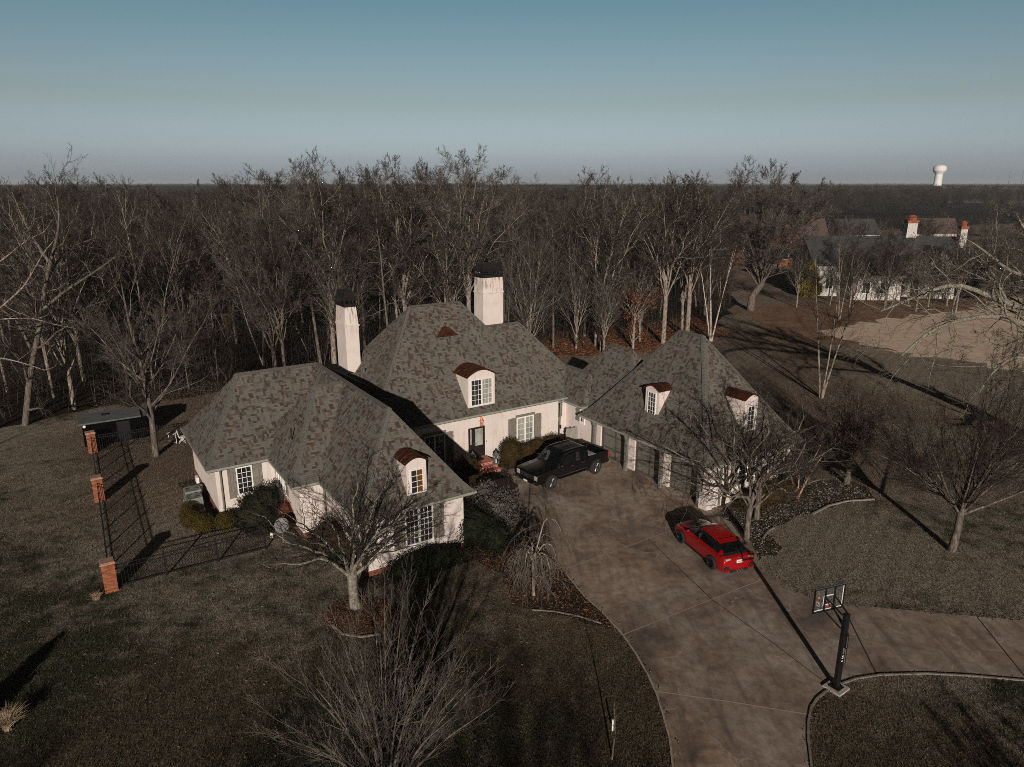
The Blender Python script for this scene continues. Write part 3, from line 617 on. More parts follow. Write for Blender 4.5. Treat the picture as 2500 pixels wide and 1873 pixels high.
# openings
def wmat(face, X, Y, z):
    """local frame on a wall: u right along the wall, out = towards outside, v up"""
    if face == 'S': return Matrix(((1, 0, 0, X - HB[0]), (0, -1, 0, Y - HB[1]), (0, 0, 1, z), (0, 0, 0, 1)))
    return Matrix(((0, -1, 0, X - HB[0]), (-1, 0, 0, Y - HB[1]), (0, 0, 1, z), (0, 0, 0, 1)))     # 'W' face: u runs to -Y
def window(face, X, Y, z, w, h, leaves=1, nx=3, ny=5, sh=None, shh=None, lintel=False, gm='glass', fr=0.07, sill=True, gms=None, parent=None):
    T = wmat(face, X, Y, z); f = MB()
    for a, b in (((0, 0, 0), (fr, 0.06, h)), ((w - fr, 0, 0), (w, 0.06, h)), ((fr, 0, h - fr), (w - fr, 0.058, h)), ((fr, 0, 0), (w - fr, 0.058, fr))): f.box(a, b, T)
    lw = (w - 2 * fr) / leaves
    for l in range(1, leaves): f.box((fr + lw * l - 0.06, 0, fr), (fr + lw * l + 0.06, 0.055, h - fr), T)
    if sill: f.box((-0.05, 0, -0.09), (w + 0.05, 0.1, -0.002), T)
    for l in range(leaves):
        u0 = fr + lw * l + (0.06 if l else 0); u1 = fr + lw * (l + 1) - (0.06 if l < leaves - 1 else 0)
        for i in range(1, nx): u = u0 + (u1 - u0) * i / nx; f.box((u - 0.012, 0.0, fr), (u + 0.012, 0.034, h - fr), T)
        for j in range(1, ny): v = fr + (h - 2 * fr) * j / ny; f.box((u0, 0.0, v - 0.012), (u1, 0.036, v + 0.012), T)
    win = f.build('window', M['white'], parent or house)
    for l in range(leaves):
        g = MB(); g.box((fr + lw * l, 0.001, fr), (fr + lw * (l + 1), 0.02, h - fr), T)
        g.build('pane', M[(gms or [gm] * leaves)[l]], win)
    if lintel:
        g = MB(); g.box((-0.06, 0, h + 0.01), (w + 0.06, 0.09, h + 0.15), T); g.build('lintel', M['shutter'], win)
    if sh:
        sides = sh if isinstance(sh, tuple) else (sh, sh)
        for sd, sw in zip((-1, 1), sides):
            if not sw: continue
            u0 = -sw - 0.01 if sd < 0 else w + 0.01
            s = MB(); hh = shh or h; n = max(3, int(sw / 0.13)); zz = h - hh
            for i in range(n): s.box((u0 + sw * i / n + 0.004, 0.0, zz), (u0 + sw * (i + 1) / n - 0.004, 0.035, h + 0.02 * ((i * 7) % 3 - 1)), T)
            for v in (0.16, 0.5, 0.84): s.box((u0 + 0.005, 0.035, zz + hh * v - 0.06), (u0 + sw - 0.005, 0.06, zz + hh * v + 0.06), T)
            s.build('shutter', M['shutter'], parent or house)
    return win
window('S', 6.72, 37.347, 1.25, 0.84, 1.56, 1, 3, 5, sh=(0.42, 0.5), shh=1.7)
for Yw in (37.15, 36.35, 35.85): window('W', 8.797, Yw, 1.5, 0.42, 1.25, 1, 2, 4, sh=((0.4, 0) if Yw == 37.15 else ((0, 0.4) if Yw == 35.85 else None)))
window('S', 12.08, 27.747, 0.95, 1.46, 1.86, 2, 3, 6, sh=0.56)
window('S', 24.2, 36.747, 0.5, 1.36, 2.1, 2, 2, 5, sh=0.62, lintel=True, gms=['glass_drape', 'glass_drape'], fr=0.09)
window('S', 17.5, 36.747, 0.5, 1.42, 2.1, 2, 2, 5, sh=0.58, lintel=True, fr=0.09)
window('S', 27.63, 37.297, 1.8, 0.3, 1.0, 1, 1, 4, sh=(0, 0.4))
window('W', 28.697, 35.7, 1.8, 0.5, 0.9, 1, 2, 3, sh=(0.45, 0))
window('S', 30.75, 24.097, 0.85, 1.5, 1.6, 2, 2, 5, sh=0.55)
# front door with side light
T = wmat('S', 20.58, 36.747, 0.52)
d = MB(); d.box((0, 0, 0), (1.2, 0.03, 2.0), T); d.box((0.33, 0.03, 0.02), (1.16, 0.06, 1.98), T); door = d.build('front_door', M['door'], house)
g = MB(); g.box((0.46, 0.061, 0.78), (1.02, 0.07, 1.9), T); g.build('door_glass', M['glass_drape'], door)
g = MB(); g.box((0.12, 0.031, 0.9), (0.22, 0.045, 1.92), T); g.build('side_light', M['glass_drape'], door)
g = MB(); g.box((-0.02, 0, -0.05), (1.24, 0.14, -0.003), T); g.build('threshold', M['white'], door)
g = MB(); g.tube([T @ Vector((0.40, 0.07, 0.95)), T @ Vector((0.40, 0.12, 0.95)), T @ Vector((0.5, 0.12, 0.95))], 0.015, 6); g.build('door_handle', M['chrome'], door)
g = MB(); g.box((1.28, 0, 0.85), (1.32, 0.03, 0.97), T); g.build('doorbell', M['black_metal'], house)
# recessed flat panel beside the door (slightly raised stucco band)
g = MB(); g.box((1.27, 0, 0), (1.95, 0.012, 1.96), T); g.build('wall_panel', M['stucco'], house)
# copper lantern on the wall
L = MB(); lx, ly = 21.48 - HB[0], 36.6 - HB[1]
L.lathe([(0.10, 2.58), (0.12, 2.60), (0.12, 2.63)], 8, (lx, ly, 0)); L.lathe([(0.155, 2.90), (0.15, 2.93), (0.07, 3.05), (0.04, 3.12), (0.01, 3.13)], 8, (lx, ly, 0))
for k in range(6):
    a = k * math.pi / 3; L.tube([(lx + 0.1 * math.cos(a), ly + 0.1 * math.sin(a), 2.62), (lx + 0.12 * math.cos(a), ly + 0.12 * math.sin(a), 2.92)], 0.014, 4)
L.tube([(lx, ly, 3.12), (lx, ly, 3.22), (lx, ly + 0.05, 3.28), (lx, ly + 0.14, 3.26), (lx, ly + 0.14, 2.95)], 0.014, 6)
lan = L.build('wall_lantern', M['copper_new'], house)
L = MB(); L.lathe([(0.085, 2.64), (0.1, 2.89)], 6, (lx, ly, 0)); L.build('lantern_glass', M['glass_drape'], lan)
# brick steps with landing
s = MB()
for i, (Y0, z1) in enumerate(((35.55, 0.50), (35.25, 0.335), (34.92, 0.17))):
    s2 = MB(); y1 = (36.745, 35.545, 35.245)[i]
    s2.box((20.15 + 0.03 * i - HB[0], Y0 - HB[1], 0.0), (21.75 + 0.06 * i - HB[0], y1 - HB[1], z1)); st = s2.build('brick_step', M['brick_step'], house)
    s3 = MB(); s3.box((20.13 - HB[0], Y0 - 0.03 - HB[1], z1 + 0.002), (21.78 + 0.06 * i - HB[0], y1 - HB[1], z1 + 0.03)); s3.build('step_tread', M['brick_step'], st)

# dormers
def dormer(face, X, Y, z, w, h, rise, depth, leaves, nx, ny, ww, wh, gms):
    T = wmat(face, X, Y, z); N = 14
    arc = [(w * k / N, h + rise * math.sin(math.pi * k / N) ** 0.9) for k in range(N + 1)]
    poly = [(0, -0.35), (w, -0.35)] + [(a, b - 0.03) for a, b in arc[::-1]]
    b = MB(); b.prism(poly, -depth, 0.0, 'y', T); d = b.build('dormer', M['stucco'], house)
    r = MB()
    def ring_(y, e): return [T @ Vector((-e + (w + 2 * e) * k / N, y, h - 0.06 + (rise + 0.06) * math.sin(math.pi * k / N) ** 0.9)) for k in range(N + 1)]
    A0 = ring_(0.1, 0.1); A1 = ring_(-depth - 0.6, 0.1); up = Vector((0, 0, 0.05))
    for k in range(N):
        r.quad([A0[k] + up, A0[k + 1] + up, A1[k + 1] + up, A1[k] + up]); r.quad([A0[k], A0[k + 1], A1[k + 1], A1[k]]); r.quad([A0[k], A0[k + 1], A0[k + 1] + up, A0[k] + up])
    r.quad([A0[0], A0[0] + up, A1[0] + up, A1[0]]); r.quad([A0[N], A0[N] + up, A1[N] + up, A1[N]])
    ro = r.build('dormer_roof', M['copper'], d)
    s = MB()
    for y in np.arange(0.0, -depth, -0.42): s.tube([p + Vector((0, 0, 0.06)) for p in ring_(y, 0.1)], 0.012, 4, False)
    s.build('copper_seam', M['copper'], d)
    u0 = (w - ww) / 2
    f = MB(); fr = 0.06; y0, y1 = 0.0, 0.05; zb = 0.12
    for a, c in (((u0 - fr, 0, zb - fr), (u0, 0.05, zb + wh + fr)), ((u0 + ww, 0, zb - fr), (u0 + ww + fr, 0.05, zb + wh + fr)), ((u0, 0, zb + wh), (u0 + ww, 0.048, zb + wh + fr)), ((u0, 0, zb - fr), (u0 + ww, 0.048, zb))): f.box(a, c, T)
    lw = ww / leaves
    for l in range(1, leaves): f.box((u0 + lw * l - 0.05, 0, zb), (u0 + lw * l + 0.05, 0.046, zb + wh), T)
    for l in range(leaves):
        for i in range(1, nx): u = u0 + lw * l + lw * i / nx; f.box((u - 0.011, 0, zb), (u + 0.011, 0.034, zb + wh), T)
    for j in range(1, ny): v = zb + wh * j / ny; f.box((u0, 0, v - 0.011), (u0 + ww, 0.036, v + 0.011), T)
    f.build('dormer_window', M['white'], d)
    n = len(gms)
    for l in range(n):
        g = MB(); g.box((u0 + ww * l / n, 0.001, zb), (u0 + ww * (l + 1) / n, 0.02, zb + wh), T); g.build('pane', M[gms[l]], d)
dormer('S', 20.65, 36.82, 3.85, 1.95, 1.98, 0.36, 2.6, 2, 3, 5, 1.46, 1.6, ['glass', 'glass_drape'])
dormer('S', 12.26, 27.7, 3.48, 1.0, 1.62, 0.2, 1.9, 1, 2, 4, 0.56, 1.1, ['glass', 'glass_amber'])
dormer('W', 29.0, 29.88, 3.88, 1.12, 1.72, 0.2, 1.9, 1, 3, 5, 0.58, 1.36, ['glass'])
dormer('S', 31.65, 24.7, 3.72, 1.1, 1.95, 0.22, 2.0, 1, 2, 5, 0.5, 1.35, ['glass'])
# copper louvre on the main roof
lv = MB(); lc = (20.28 - HB[0], 21.8 - HB[0])
yy = 40.02 - HB[1]; N = 12
def lp_(t): u = lc[0] + (lc[1] - lc[0]) * t; return u, 7.86 + 0.52 * math.sin(math.pi * t) ** 1.5
for k in range(N):
    (u0, h0), (u1, h1) = lp_(k / N), lp_((k + 1) / N)
    lv.quad([(u0, yy, 7.8), (u1, yy, 7.8), (u1, yy, h1), (u0, yy, h0)]); lv.quad([(u0, yy, h0), (u1, yy, h1), (u1, yy + 0.6, h1 + 0.02), (u0, yy + 0.6, h0 + 0.02)])
for k in range(5):
    z = 7.9 + k * 0.085; m_ = 0.2 + 0.22 * k / 2; lv.box((lc[0] + m_ , yy - 0.04, z), (lc[1] - m_, yy, z + 0.03))
lv.build('roof_louvre', M['copper'], house)

# garage doors, posts and brackets
for (Y0, Y1) in ((33.62, 31.1), (30.4, 28.0), (27.4, 24.9)):
    T = wmat('W', 29.047, Y0, 0.0); w = Y0 - Y1; h = 2.12
    g = MB(); g.box((0, 0, 0), (w, 0.03, h), T); gd = g.build('garage_door', M['garage'], house)
    g = MB()
    for a, b in (((0, 0.03, 0), (0.14, 0.055, h)), ((w - 0.14, 0.03, 0), (w, 0.055, h)), ((0.14, 0.03, h - 0.16), (w - 0.14, 0.053, h)), ((0.14, 0.03, 0), (w - 0.14, 0.053, 0.14)), ((w * 0.5 - 0.07, 0.03, 0.14), (w * 0.5 + 0.07, 0.053, h - 0.16))): g.box(a, b, T)
    for v in (0.62, 1.5): g.box((0.14, 0.03, v), (w * 0.5 - 0.07, 0.051, v + 0.12), T); g.box((w * 0.5 + 0.07, 0.03, v), (w - 0.14, 0.051, v + 0.12), T)
    g.build('door_trim', M['garage_trim'], gd)
    g = MB(); g.box((-0.12, 0, 0), (-0.002, 0.07, h + 0.1), T); g.box((w + 0.002, 0, 0), (w + 0.12, 0.07, h + 0.1), T); g.box((-0.002, 0, h + 0.004), (w + 0.002, 0.07, h + 0.1), T); g.build('door_casing', M['white'] if False else M['garage_trim'], gd)
for Yp in (33.85, 30.75, 27.72, 24.75):
    p = MB(); x = 28.45 - HB[0]; y = Yp - HB[1]
    p.box((x - 0.09, y - 0.09, 0), (x + 0.09, y + 0.09, 2.6)); po = p.build('post', M['timber'], house)
    b = MB()
    arcp = [(0.0, 1.85), (0.03, 2.08), (0.09, 2.28), (0.18, 2.42), (0.29, 2.5), (0.29, 2.6), (0.0, 2.6)]
    for sg in (-1, 1): b.prism([(y + sg * (0.09 + a), zz) for a, zz in arcp], x - 0.06, x + 0.06, 'x')
    b.prism([(x - 0.09 - a, zz) for a, zz in arcp], y - 0.06, y + 0.06, 'y')
    b.build('bracket', M['timber'], po)
# downspouts
for pts in ([(5.95, 37.2, 2.95), (5.95, 37.28, 2.7), (5.95, 37.28, 0.1)], [(10.0, 32.85, 2.95), (10.0, 32.85, 0.2)], [(29.3, 24.0, 2.6), (29.3, 24.0, 0.1)], [(27.75, 36.65, 3.3), (27.68, 36.7, 0.1)]):
    g = MB(); g.tube([(a - HB[0], b - HB[1], c) for a, b, c in pts], 0.05, 8); g.build('downspout', M['timber'], house)
for y0, y1 in ((43.0, 43.45), (41.6, 41.95)): g = MB(); g.box((5.5 - HB[0], y0 - HB[1], 0.1), (5.65 - HB[0], y1 - HB[1], 0.45)); g.build('meter_box', M['white'], house)
g = MB(); g.box((27.62 - HB[0], 36.5 - HB[1], 1.25), (27.72 - HB[0], 36.62 - HB[1], 1.5)); g.build('wall_lamp', M['black_metal'], house)

# ------------------------------------------------------------------ garden fence, pillars, shed
def yard_fence(a, b, label, h=1.15, gap=0.13, wood=False, r0=None):
    a = Vector((a[0], a[1], 0)); b = Vector((b[0], b[1], 0)); L = (b - a).length; ang = math.atan2(b.y - a.y, b.x - a.x)
    e = empty('iron_fence', a, ang, label, 'fence', 'black iron fence runs round the side yard')
    n = max(1, round(L / 2.3))
    for i in range(n + 1):
        m = MB(); x = L * i / n; m.box((x - 0.03, -0.03, 0), (x + 0.03, 0.03, h + 0.08)); m.box((x - 0.04, -0.04, h + 0.08), (x + 0.04, 0.04, h + 0.11)); m.build('fence_post', M['black_metal'], e)
    for z in (h - 0.03, h - 0.2, 0.12):
        m = MB(); m.box((0, -0.015, z - 0.016), (L, 0.015, z + 0.016)); m.build('rail', M['black_metal'], e)
    m = MB(); k = int(L / gap)
    for i in range(k): x = (i + 0.5) * L / k; m.box((x - 0.010, -0.008, 0.05), (x + 0.010, 0.008, h + 0.02))
    m.build('picket_panel', M['black_metal'], e)
P1, P2, P3 = (-17.75, 27.75), (-23.45, 37.0), (-28.1, 44.5)
def pillar(p, label, h=1.42):
    e = empty('brick_pillar', (p[0], p[1], 0), TH, label, 'brick pillar', 'brick pillars along the iron fence')
    m = MB(); m.box((-0.26, -0.26, -0.05), (0.26, 0.26, h - 0.07)); m.build('shaft', M['brick_pillar'], e)
    m = MB(); m.box((-0.3, -0.3, h - 0.07), (0.3, 0.3, h)); m.box((-0.26, -0.26, h), (0.26, 0.26, h + 0.03)); m.build('cap', M['pillar_cap'], e)
pillar(P1, 'orange brick pillar nearest the camera at the front corner of the iron fence')
pillar(P2, 'middle brick pillar of the iron fence beside the shrubs and air conditioners')
pillar(P3, 'far brick pillar of the iron fence beside the dark shed')
yard_fence(P1, P2, 'black iron fence between the nearest and the middle brick pillar')
yard_fence(P2, P3, 'black iron fence between the middle and the far brick pillar')
yard_fence(P1, tuple(gD(575, 1188)[:2]), 'black iron fence running from the nearest brick pillar towards the satellite dish')
q = ground(457.7, 1028.3, 1.2)
yard_fence(P3, (q.x, q.y), 'black iron fence from the far brick pillar past the shed and lawn tree')
def wood_gate():
    e = empty('wooden_fence', hw(27.66, 35.9), TH, 'grey weathered board fence between the house corner and the garage', 'fence')
    m = MB()
    for i in range(10): x = i * 0.103; m.box((x, -0.012, 0.1), (x + 0.097, 0.012, 1.36 + 0.03 * ((i * 5) % 3)))
    m.build('boards', M['fence_wood'], e)
    for z in (0.4, 1.05): m = MB(); m.box((0, 0.013, z), (1.03, 0.06, z + 0.08)); m.build('rail', M['fence_wood'], e)
wood_gate()
def garden_shed():
    c = Vector((-28.15, 47.1, 0)); e = empty('garden_shed', c, math.radians(31.5), 'low dark garden shed with a flat grey metal roof beside the far brick pillar', 'shed')
    m = MB(); m.box((-1.75, -0.9, 0), (2.2, 0.9, 1.58)); m.build('body', M['shed_wall'], e, bevel=0.02)
    m = MB(); m.prism([(-1.05, 1.60), (0.75, 1.82), (0.75, 1.90), (-1.05, 1.70)], -1.95, 1.85, 'x')
    m.prism([(-0.95, 1.59), (0.7, 1.8), (0.5, 1.5), (-0.6, 1.45)], 1.86, 2.35, 'x'); m.build('roof', M['shed_roof'], e)
    m = MB(); m.box((-0.5, -0.1, 1.8), (-0.05, 0.25, 1.88)); m.build('roof_hatch', M['black_metal'], e)
    m = MB(); m.lathe([(0.0, 0.0), (0.09, 0.0), (0.10, 0.03), (0.07, 0.06), (0.02, 0.07)], 14, (0, 0, 0), Matrix.Translation((-1.6, -0.92, 1.45)) @ Matrix.Rotation(math.pi / 2, 4, 'X')); m.build('lamp', M['white'], e)
    m = MB(); m.box((0.3, -0.93, 0.05), (1.1, -0.901, 1.45)); m.build('shed_door', M['black_metal'], e)
garden_shed()
def ac_unit(p, s, label, rz):
    e = empty('air_conditioner', (p[0], p[1], 0), rz, label, 'air conditioner', 'air conditioning units beside the left wall')
    m = MB(); m.box((-s / 2 - .05, -s / 2 - .05, 0), (s / 2 + .05, s / 2 + .05, 0.08)); m.build('pad', M['stone'], e)
    m = MB(); m.box((-s / 2, -s / 2, 0.08), (s / 2, s / 2, 0.82)); b = m.build('casing', M['ac'], e, bevel=0.03)
    m = MB()
    for z in np.arange(0.16, 0.74, 0.06): m.box((-s / 2 - 0.006, -s / 2 + .05, z), (s / 2 + 0.006, s / 2 - .05, z + 0.02)); m.box((-s / 2 + .05, -s / 2 - 0.006, z + 0.001), (s / 2 - .05, s / 2 + 0.006, z + 0.019))
    m.build('louvres', M['lantern'], e)
    m = MB(); m.lathe([(0.0, 0.824), (s * 0.40, 0.824), (s * 0.40, 0.832), (0, 0.832)], 20); m.build('fan_opening', M['black_metal'], e)
    m = MB()
    for r in (0.1, 0.2, 0.3, 0.39): m.tube([(s * r * math.cos(a), s * r * math.sin(a), 0.85) for a in np.linspace(0, 2 * math.pi, 19)], 0.006, 4, False)
    for a in range(4): c_, s_ = math.cos(a * math.pi / 4), math.sin(a * math.pi / 4); m.tube([(-s * .4 * c_, -s * .4 * s_, 0.85), (s * .4 * c_, s * .4 * s_, 0.85)], 0.006, 4)
    m.build('fan_guard', M['ac'], e)
ac_unit((-18.0, 36.75), 0.85, 'rear grey green air conditioner further from the round shrubs', TH)
ac_unit((-17.5, 35.75), 0.85, 'front grey green air conditioner right behind the round shrubs', TH)
def bistro():
    c = gD(374, 957); R = Matrix.Rotation(0.4, 4, 'Z')
    e = empty('folding_table', (c.x, c.y, 0), 0.5, 'white metal folding bistro table on the lawn behind the left roof corner', 'garden table')
    m = MB(); m.lathe([(0, 0.70), (0.32, 0.70), (0.33, 0.715), (0.32, 0.73), (0, 0.73)], 20); m.build('tabletop', M['white'], e)
    for sx in (-0.22, 0.22):
        m = MB(); m.tube([(sx, -0.28, 0), (sx, 0.24, 0.70)], 0.018, 6); m.build('leg', M['white'], e)
        m = MB(); m.tube([(sx * 0.9, 0.28, 0), (sx * 0.9, -0.24, 0.70)], 0.018, 6); m.build('leg', M['white'], e)
    m = MB(); m.tube([(-0.22, -0.2, 0.1), (0.22, -0.2, 0.1)], 0.014, 6); m.tube([(-0.2, 0.2, 0.1), (0.2, 0.2, 0.1)], 0.014, 6); m.build('crossbar', M['white'], e)
    e = empty('folding_chair', (c.x + 0.62, c.y + 0.1, 0), 2.0, 'white metal folding chair beside the bistro table', 'garden chair')
    m = MB(); m.box((-0.19, -0.19, 0.43), (0.19, 0.19, 0.455)); m.build('seat', M['white'], e)
    m = MB()
    for x in (-0.18, -0.06, 0.06, 0.18): m.tube([(x, 0.2, 0.45), (x, 0.27, 0.85)], 0.015, 6)
    m.tube([(-0.18, 0.27, 0.85), (-0.1, 0.285, 0.92), (0.1, 0.285, 0.92), (0.18, 0.27, 0.85)], 0.018, 6); m.build('backrest', M['white'], e)
    for sx in (-0.19, 0.19):
        m = MB(); m.tube([(sx, -0.2, 0), (sx, 0.2, 0.46)], 0.015, 6); m.build('leg', M['white'], e)
        m = MB(); m.tube([(sx * 0.92, 0.24, 0), (sx * 0.92, -0.18, 0.44)], 0.015, 6); m.build('leg', M['white'], e)
bistro()
def sat_dish():
    p = gD(612, 1172); e = empty('satellite_dish', (p.x, p.y, 0), 0, 'grey satellite dish on a short pole between the evergreen shrub and front wing', 'satellite dish')
    m = MB(); m.tube([(0, 0, 0), (0, 0, 0.75)], 0.03, 8); m.build('pole', M['dish'], e)
    T = Matrix.Translation((0, 0, 0.95)) @ Matrix.Rotation(math.radians(62), 4, 'X') @ Matrix.Scale(1, 4)
    m = MB(); pr = [(0.02, 0.09), (0.15, 0.075), (0.28, 0.035), (0.36, 0.0), (0.375, 0.0), (0.29, 0.05), (0.15, 0.095), (0.02, 0.11)]
    m.lathe([(r, -z) for r, z in pr], 22, (0, 0, 0), T); m.build('reflector', M['dish'], e, smooth=True)
    m = MB(); m.tube([(0, 0, 0.7), (-0.35, -0.45, 0.62)], 0.018, 6); m.build('feed_arm', M['dish'], e)
    m = MB(); m.box((-0.42, -0.55, 0.55), (-0.28, -0.43, 0.78)); m.build('feed_horn', M['white'], e, bevel=0.02)
sat_dish()
# lanterns and mats at the steps
def floor_lantern(X, Y, z, label):
    e = empty('lantern', hw(X, Y, z), TH, label, 'lantern', 'metal lanterns on the front steps')
    m = MB(); m.box((-0.15, -0.15, 0), (0.15, 0.15, 0.06)); m.box((-0.15, -0.15, 0.56), (0.15, 0.15, 0.6))
    for a in (-0.13, 0.13):
        for b in (-0.13, 0.13): m.box((a - 0.02, b - 0.02, 0.06), (a + 0.02, b + 0.02, 0.56))
        m.box((a - 0.008, -0.11, 0.06), (a + 0.008, 0.11, 0.12))
    m.box((-0.012, -0.135, 0.06), (0.012, -0.125, 0.56)); m.box((-0.135, -0.012, 0.06), (-0.125, 0.012, 0.56)); m.build('frame', M['lantern'], e)
    m = MB(); m.lathe([(0.24, 0.6), (0.2, 0.64), (0.06, 0.78), (0.05, 0.84), (0.02, 0.88)], 4, (0, 0, 0), Matrix.Rotation(math.pi / 4, 4, 'Z')); m.build('lid', M['lantern'], e)
    m = MB(); m.lathe([(0.05, 0.061), (0.05, 0.3)], 10); m.build('candle', M['white'], e)
floor_lantern(21.78, 35.4, 0.37, 'blue grey metal lantern at the right end of the brick steps')
floor_lantern(20.3, 35.75, 0.54, 'blue grey metal lantern at the left end of the brick steps')
m = MB(); m.box((-0.75, -0.38, 0.0), (0.75, 0.38, 0.02)); o = m.build('door_mat', M['mat_rubber']); o.location = hw(20.85, 34.36, 0.014); o.rotation_euler.z = TH; tag(o, 'black rubber mat lying on the driveway below the brick steps', 'mat')
m = MB(); m.box((-0.42, -0.24, 0.0), (0.42, 0.24, 0.02)); o = m.build('door_mat', M['mat_rubber']); o.location = hw(20.95, 36.3, 0.533); o.rotation_euler.z = TH; tag(o, 'dark door mat on the brick landing at the front door', 'mat')

# ------------------------------------------------------------------ basketball hoop
def hoop():
    b = gD(1806, 1487); e = empty('basketball_hoop', (b.x, b.y, 0), 0, 'black basketball hoop with clear backboard standing at the driveway edge', 'basketball hoop')
    a = math.atan2(0.42, 1.26); ux_ = Vector((math.cos(a), math.sin(a), 0)); nn = Vector((-math.sin(a), math.cos(a), 0))
    m = MB(); T = Matrix.Rotation(a + 0.3, 4, 'Z'); m.box((-0.33, -0.33, 0), (0.33, 0.33, 0.07), T); m.build('base_plate', M['stone'], e)
    m = MB(); m.box((-0.19, -0.19, 0.071), (0.19, 0.19, 0.09), T)
    for sx in (-0.15, 0.15):
        for sy in (-0.15, 0.15): m.lathe([(0.02, 0.09), (0.02, 0.13)], 6, (0, 0, 0), T @ Matrix.Translation((sx, sy, 0)))
    m.build('anchor_flange', M['black_metal'], e)
    m = MB(); m.box((-0.085, -0.085, 0.09), (0.085, 0.085, 3.04), Matrix.Rotation(a, 4, 'Z')); m.build('pole', M['black_metal'], e, bevel=0.01)
    c = nn * 0.86 + Vector((0, 0, 3.12)); hw_, hh = 0.665, 0.485
    def P(u, v, n=0): return c + ux_ * u + nn * n + Vector((0, 0, v))
    B = Matrix(((ux_.x, nn.x, 0, c.x), (ux_.y, nn.y, 0, c.y), (0, 0, 1, c.z), (0, 0, 0, 1)))
    m = MB()
    m.box((-hw_, -0.03, hh - 0.05), (hw_, 0.03, hh), B); m.box((-hw_, -0.03, -hh), (hw_, 0.03, -hh + 0.05), B)
    m.box((-hw_, -0.03, -hh + 0.05), (-hw_ + 0.04, 0.03, hh - 0.05), B); m.box((hw_ - 0.04, -0.03, -hh + 0.05), (hw_, 0.03, hh - 0.05), B)
    for u in (-0.2, 0.2): m.box((u - 0.022, -0.05, -hh + 0.05), (u + 0.022, -0.012, hh - 0.05), B)
    m.build('board_frame', M['black_metal'], e)
    m = MB(); m.box((-hw_, -0.031, hh + 0.001), (hw_, 0.031, hh + 0.02), B); m.build('top_padding', M['blue_edge'], e)
    m = MB(); m.box((-hw_ + 0.04, 0.0, -hh + 0.05), (hw_ - 0.04, 0.012, hh - 0.05), B); m.build('backboard', M['acrylic'], e)
    m = MB(); k = hh - 0.05; g = hw_ - 0.04
    for A_, B_ in (((-g, 0.013, k - 0.03), (g, 0.018, k)), ((-g, 0.013, -k), (g, 0.018, -k + 0.03)), ((-g, 0.013, -k + 0.03), (-g + 0.03, 0.018, k - 0.03)), ((g - 0.03, 0.013, -k + 0.03), (g, 0.018, k - 0.03)),
                   ((-0.24, 0.013, 0.10), (0.24, 0.018, 0.14)), ((-0.24, 0.013, -0.26), (0.24, 0.018, -0.22)), ((-0.24, 0.013, -0.22), (-0.2, 0.018, 0.10)), ((0.2, 0.013, -0.22), (0.24, 0.018, 0.10))): m.box(A_, B_, B)
    m.build('board_lines', M['white'], e)
    m = MB(); rc = P(0, -0.27, 0.33); m.tube([rc + Vector((0.21 * math.cos(t), 0.21 * math.sin(t), 0)) for t in np.linspace(0, 2 * math.pi, 25)], 0.014, 6, False)
    m.box((-0.1, 0.02, -0.33), (0.1, 0.12, -0.25), B); m.build('rim', M['hoop_red'], e)
    m = MB()
    for j in range(12):
        for s in (-1, 1):
            pts = []
            for q in range(5):
                t = 2 * math.pi * (j + s * q * 0.35) / 12; r = 0.21 - 0.02 * q; pts.append(rc + Vector((r * math.cos(t), r * math.sin(t), -0.09 * q)))
            m.tube(pts, 0.007, 3, False)
    m.build('net', M['net'], e)
    for u in (-0.2, 0.2):
        for (z0, z1) in ((2.98, 3.12 + 0.1), (2.45, 3.12 - 0.42)):
            m = MB(); m.tube([Vector((0, 0, z0)) + ux_ * (u * 0.45), Vector((0, 0, z0)) + ux_ * (u * 0.6) + nn * 0.1, P(u, z1 - 3.12, -0.04)], 0.03, 6); m.build('arm', M['black_metal'], e)
    m = MB(); m.tube([nn * -0.2 + Vector((0, 0, 2.25)), nn * 0.45 + Vector((0, 0, 2.75))], 0.025, 6); m.tube([nn * -0.2 + Vector((0, 0, 2.25)), nn * -0.05 + Vector((0, 0, 2.5))], 0.04, 6); m.build('brace', M['black_metal'], e)
    m = MB(); q = -nn * 0.2 + ux_ * 0.02; m.tube([q + Vector((0, 0, 2.3)), q + Vector((0, 0, 1.2))], 0.012, 5); m.tube([q + Vector((0, 0, 1.2)), q + Vector((0, 0, 1.1)) - ux_ * 0.12], 0.012, 5); m.tube([q + Vector((0, 0, 1.75)), Vector((0, 0, 1.78))], 0.02, 5); m.build('crank', M['black_metal'], e)
    m = MB(); R4 = Matrix.Rotation(a, 4, 'Z')
    m.box((-0.03, -0.089, 1.48), (0.05, -0.086, 1.72), R4); m.build('label_plate', M['lantern'], e)
    m = MB()
    for z in (1.18, 1.3, 1.38): m.box((-0.035, -0.089, z), (0.035, -0.086, z + 0.035), R4)
    m.build('label_mark', M['white'], e)
hoop()

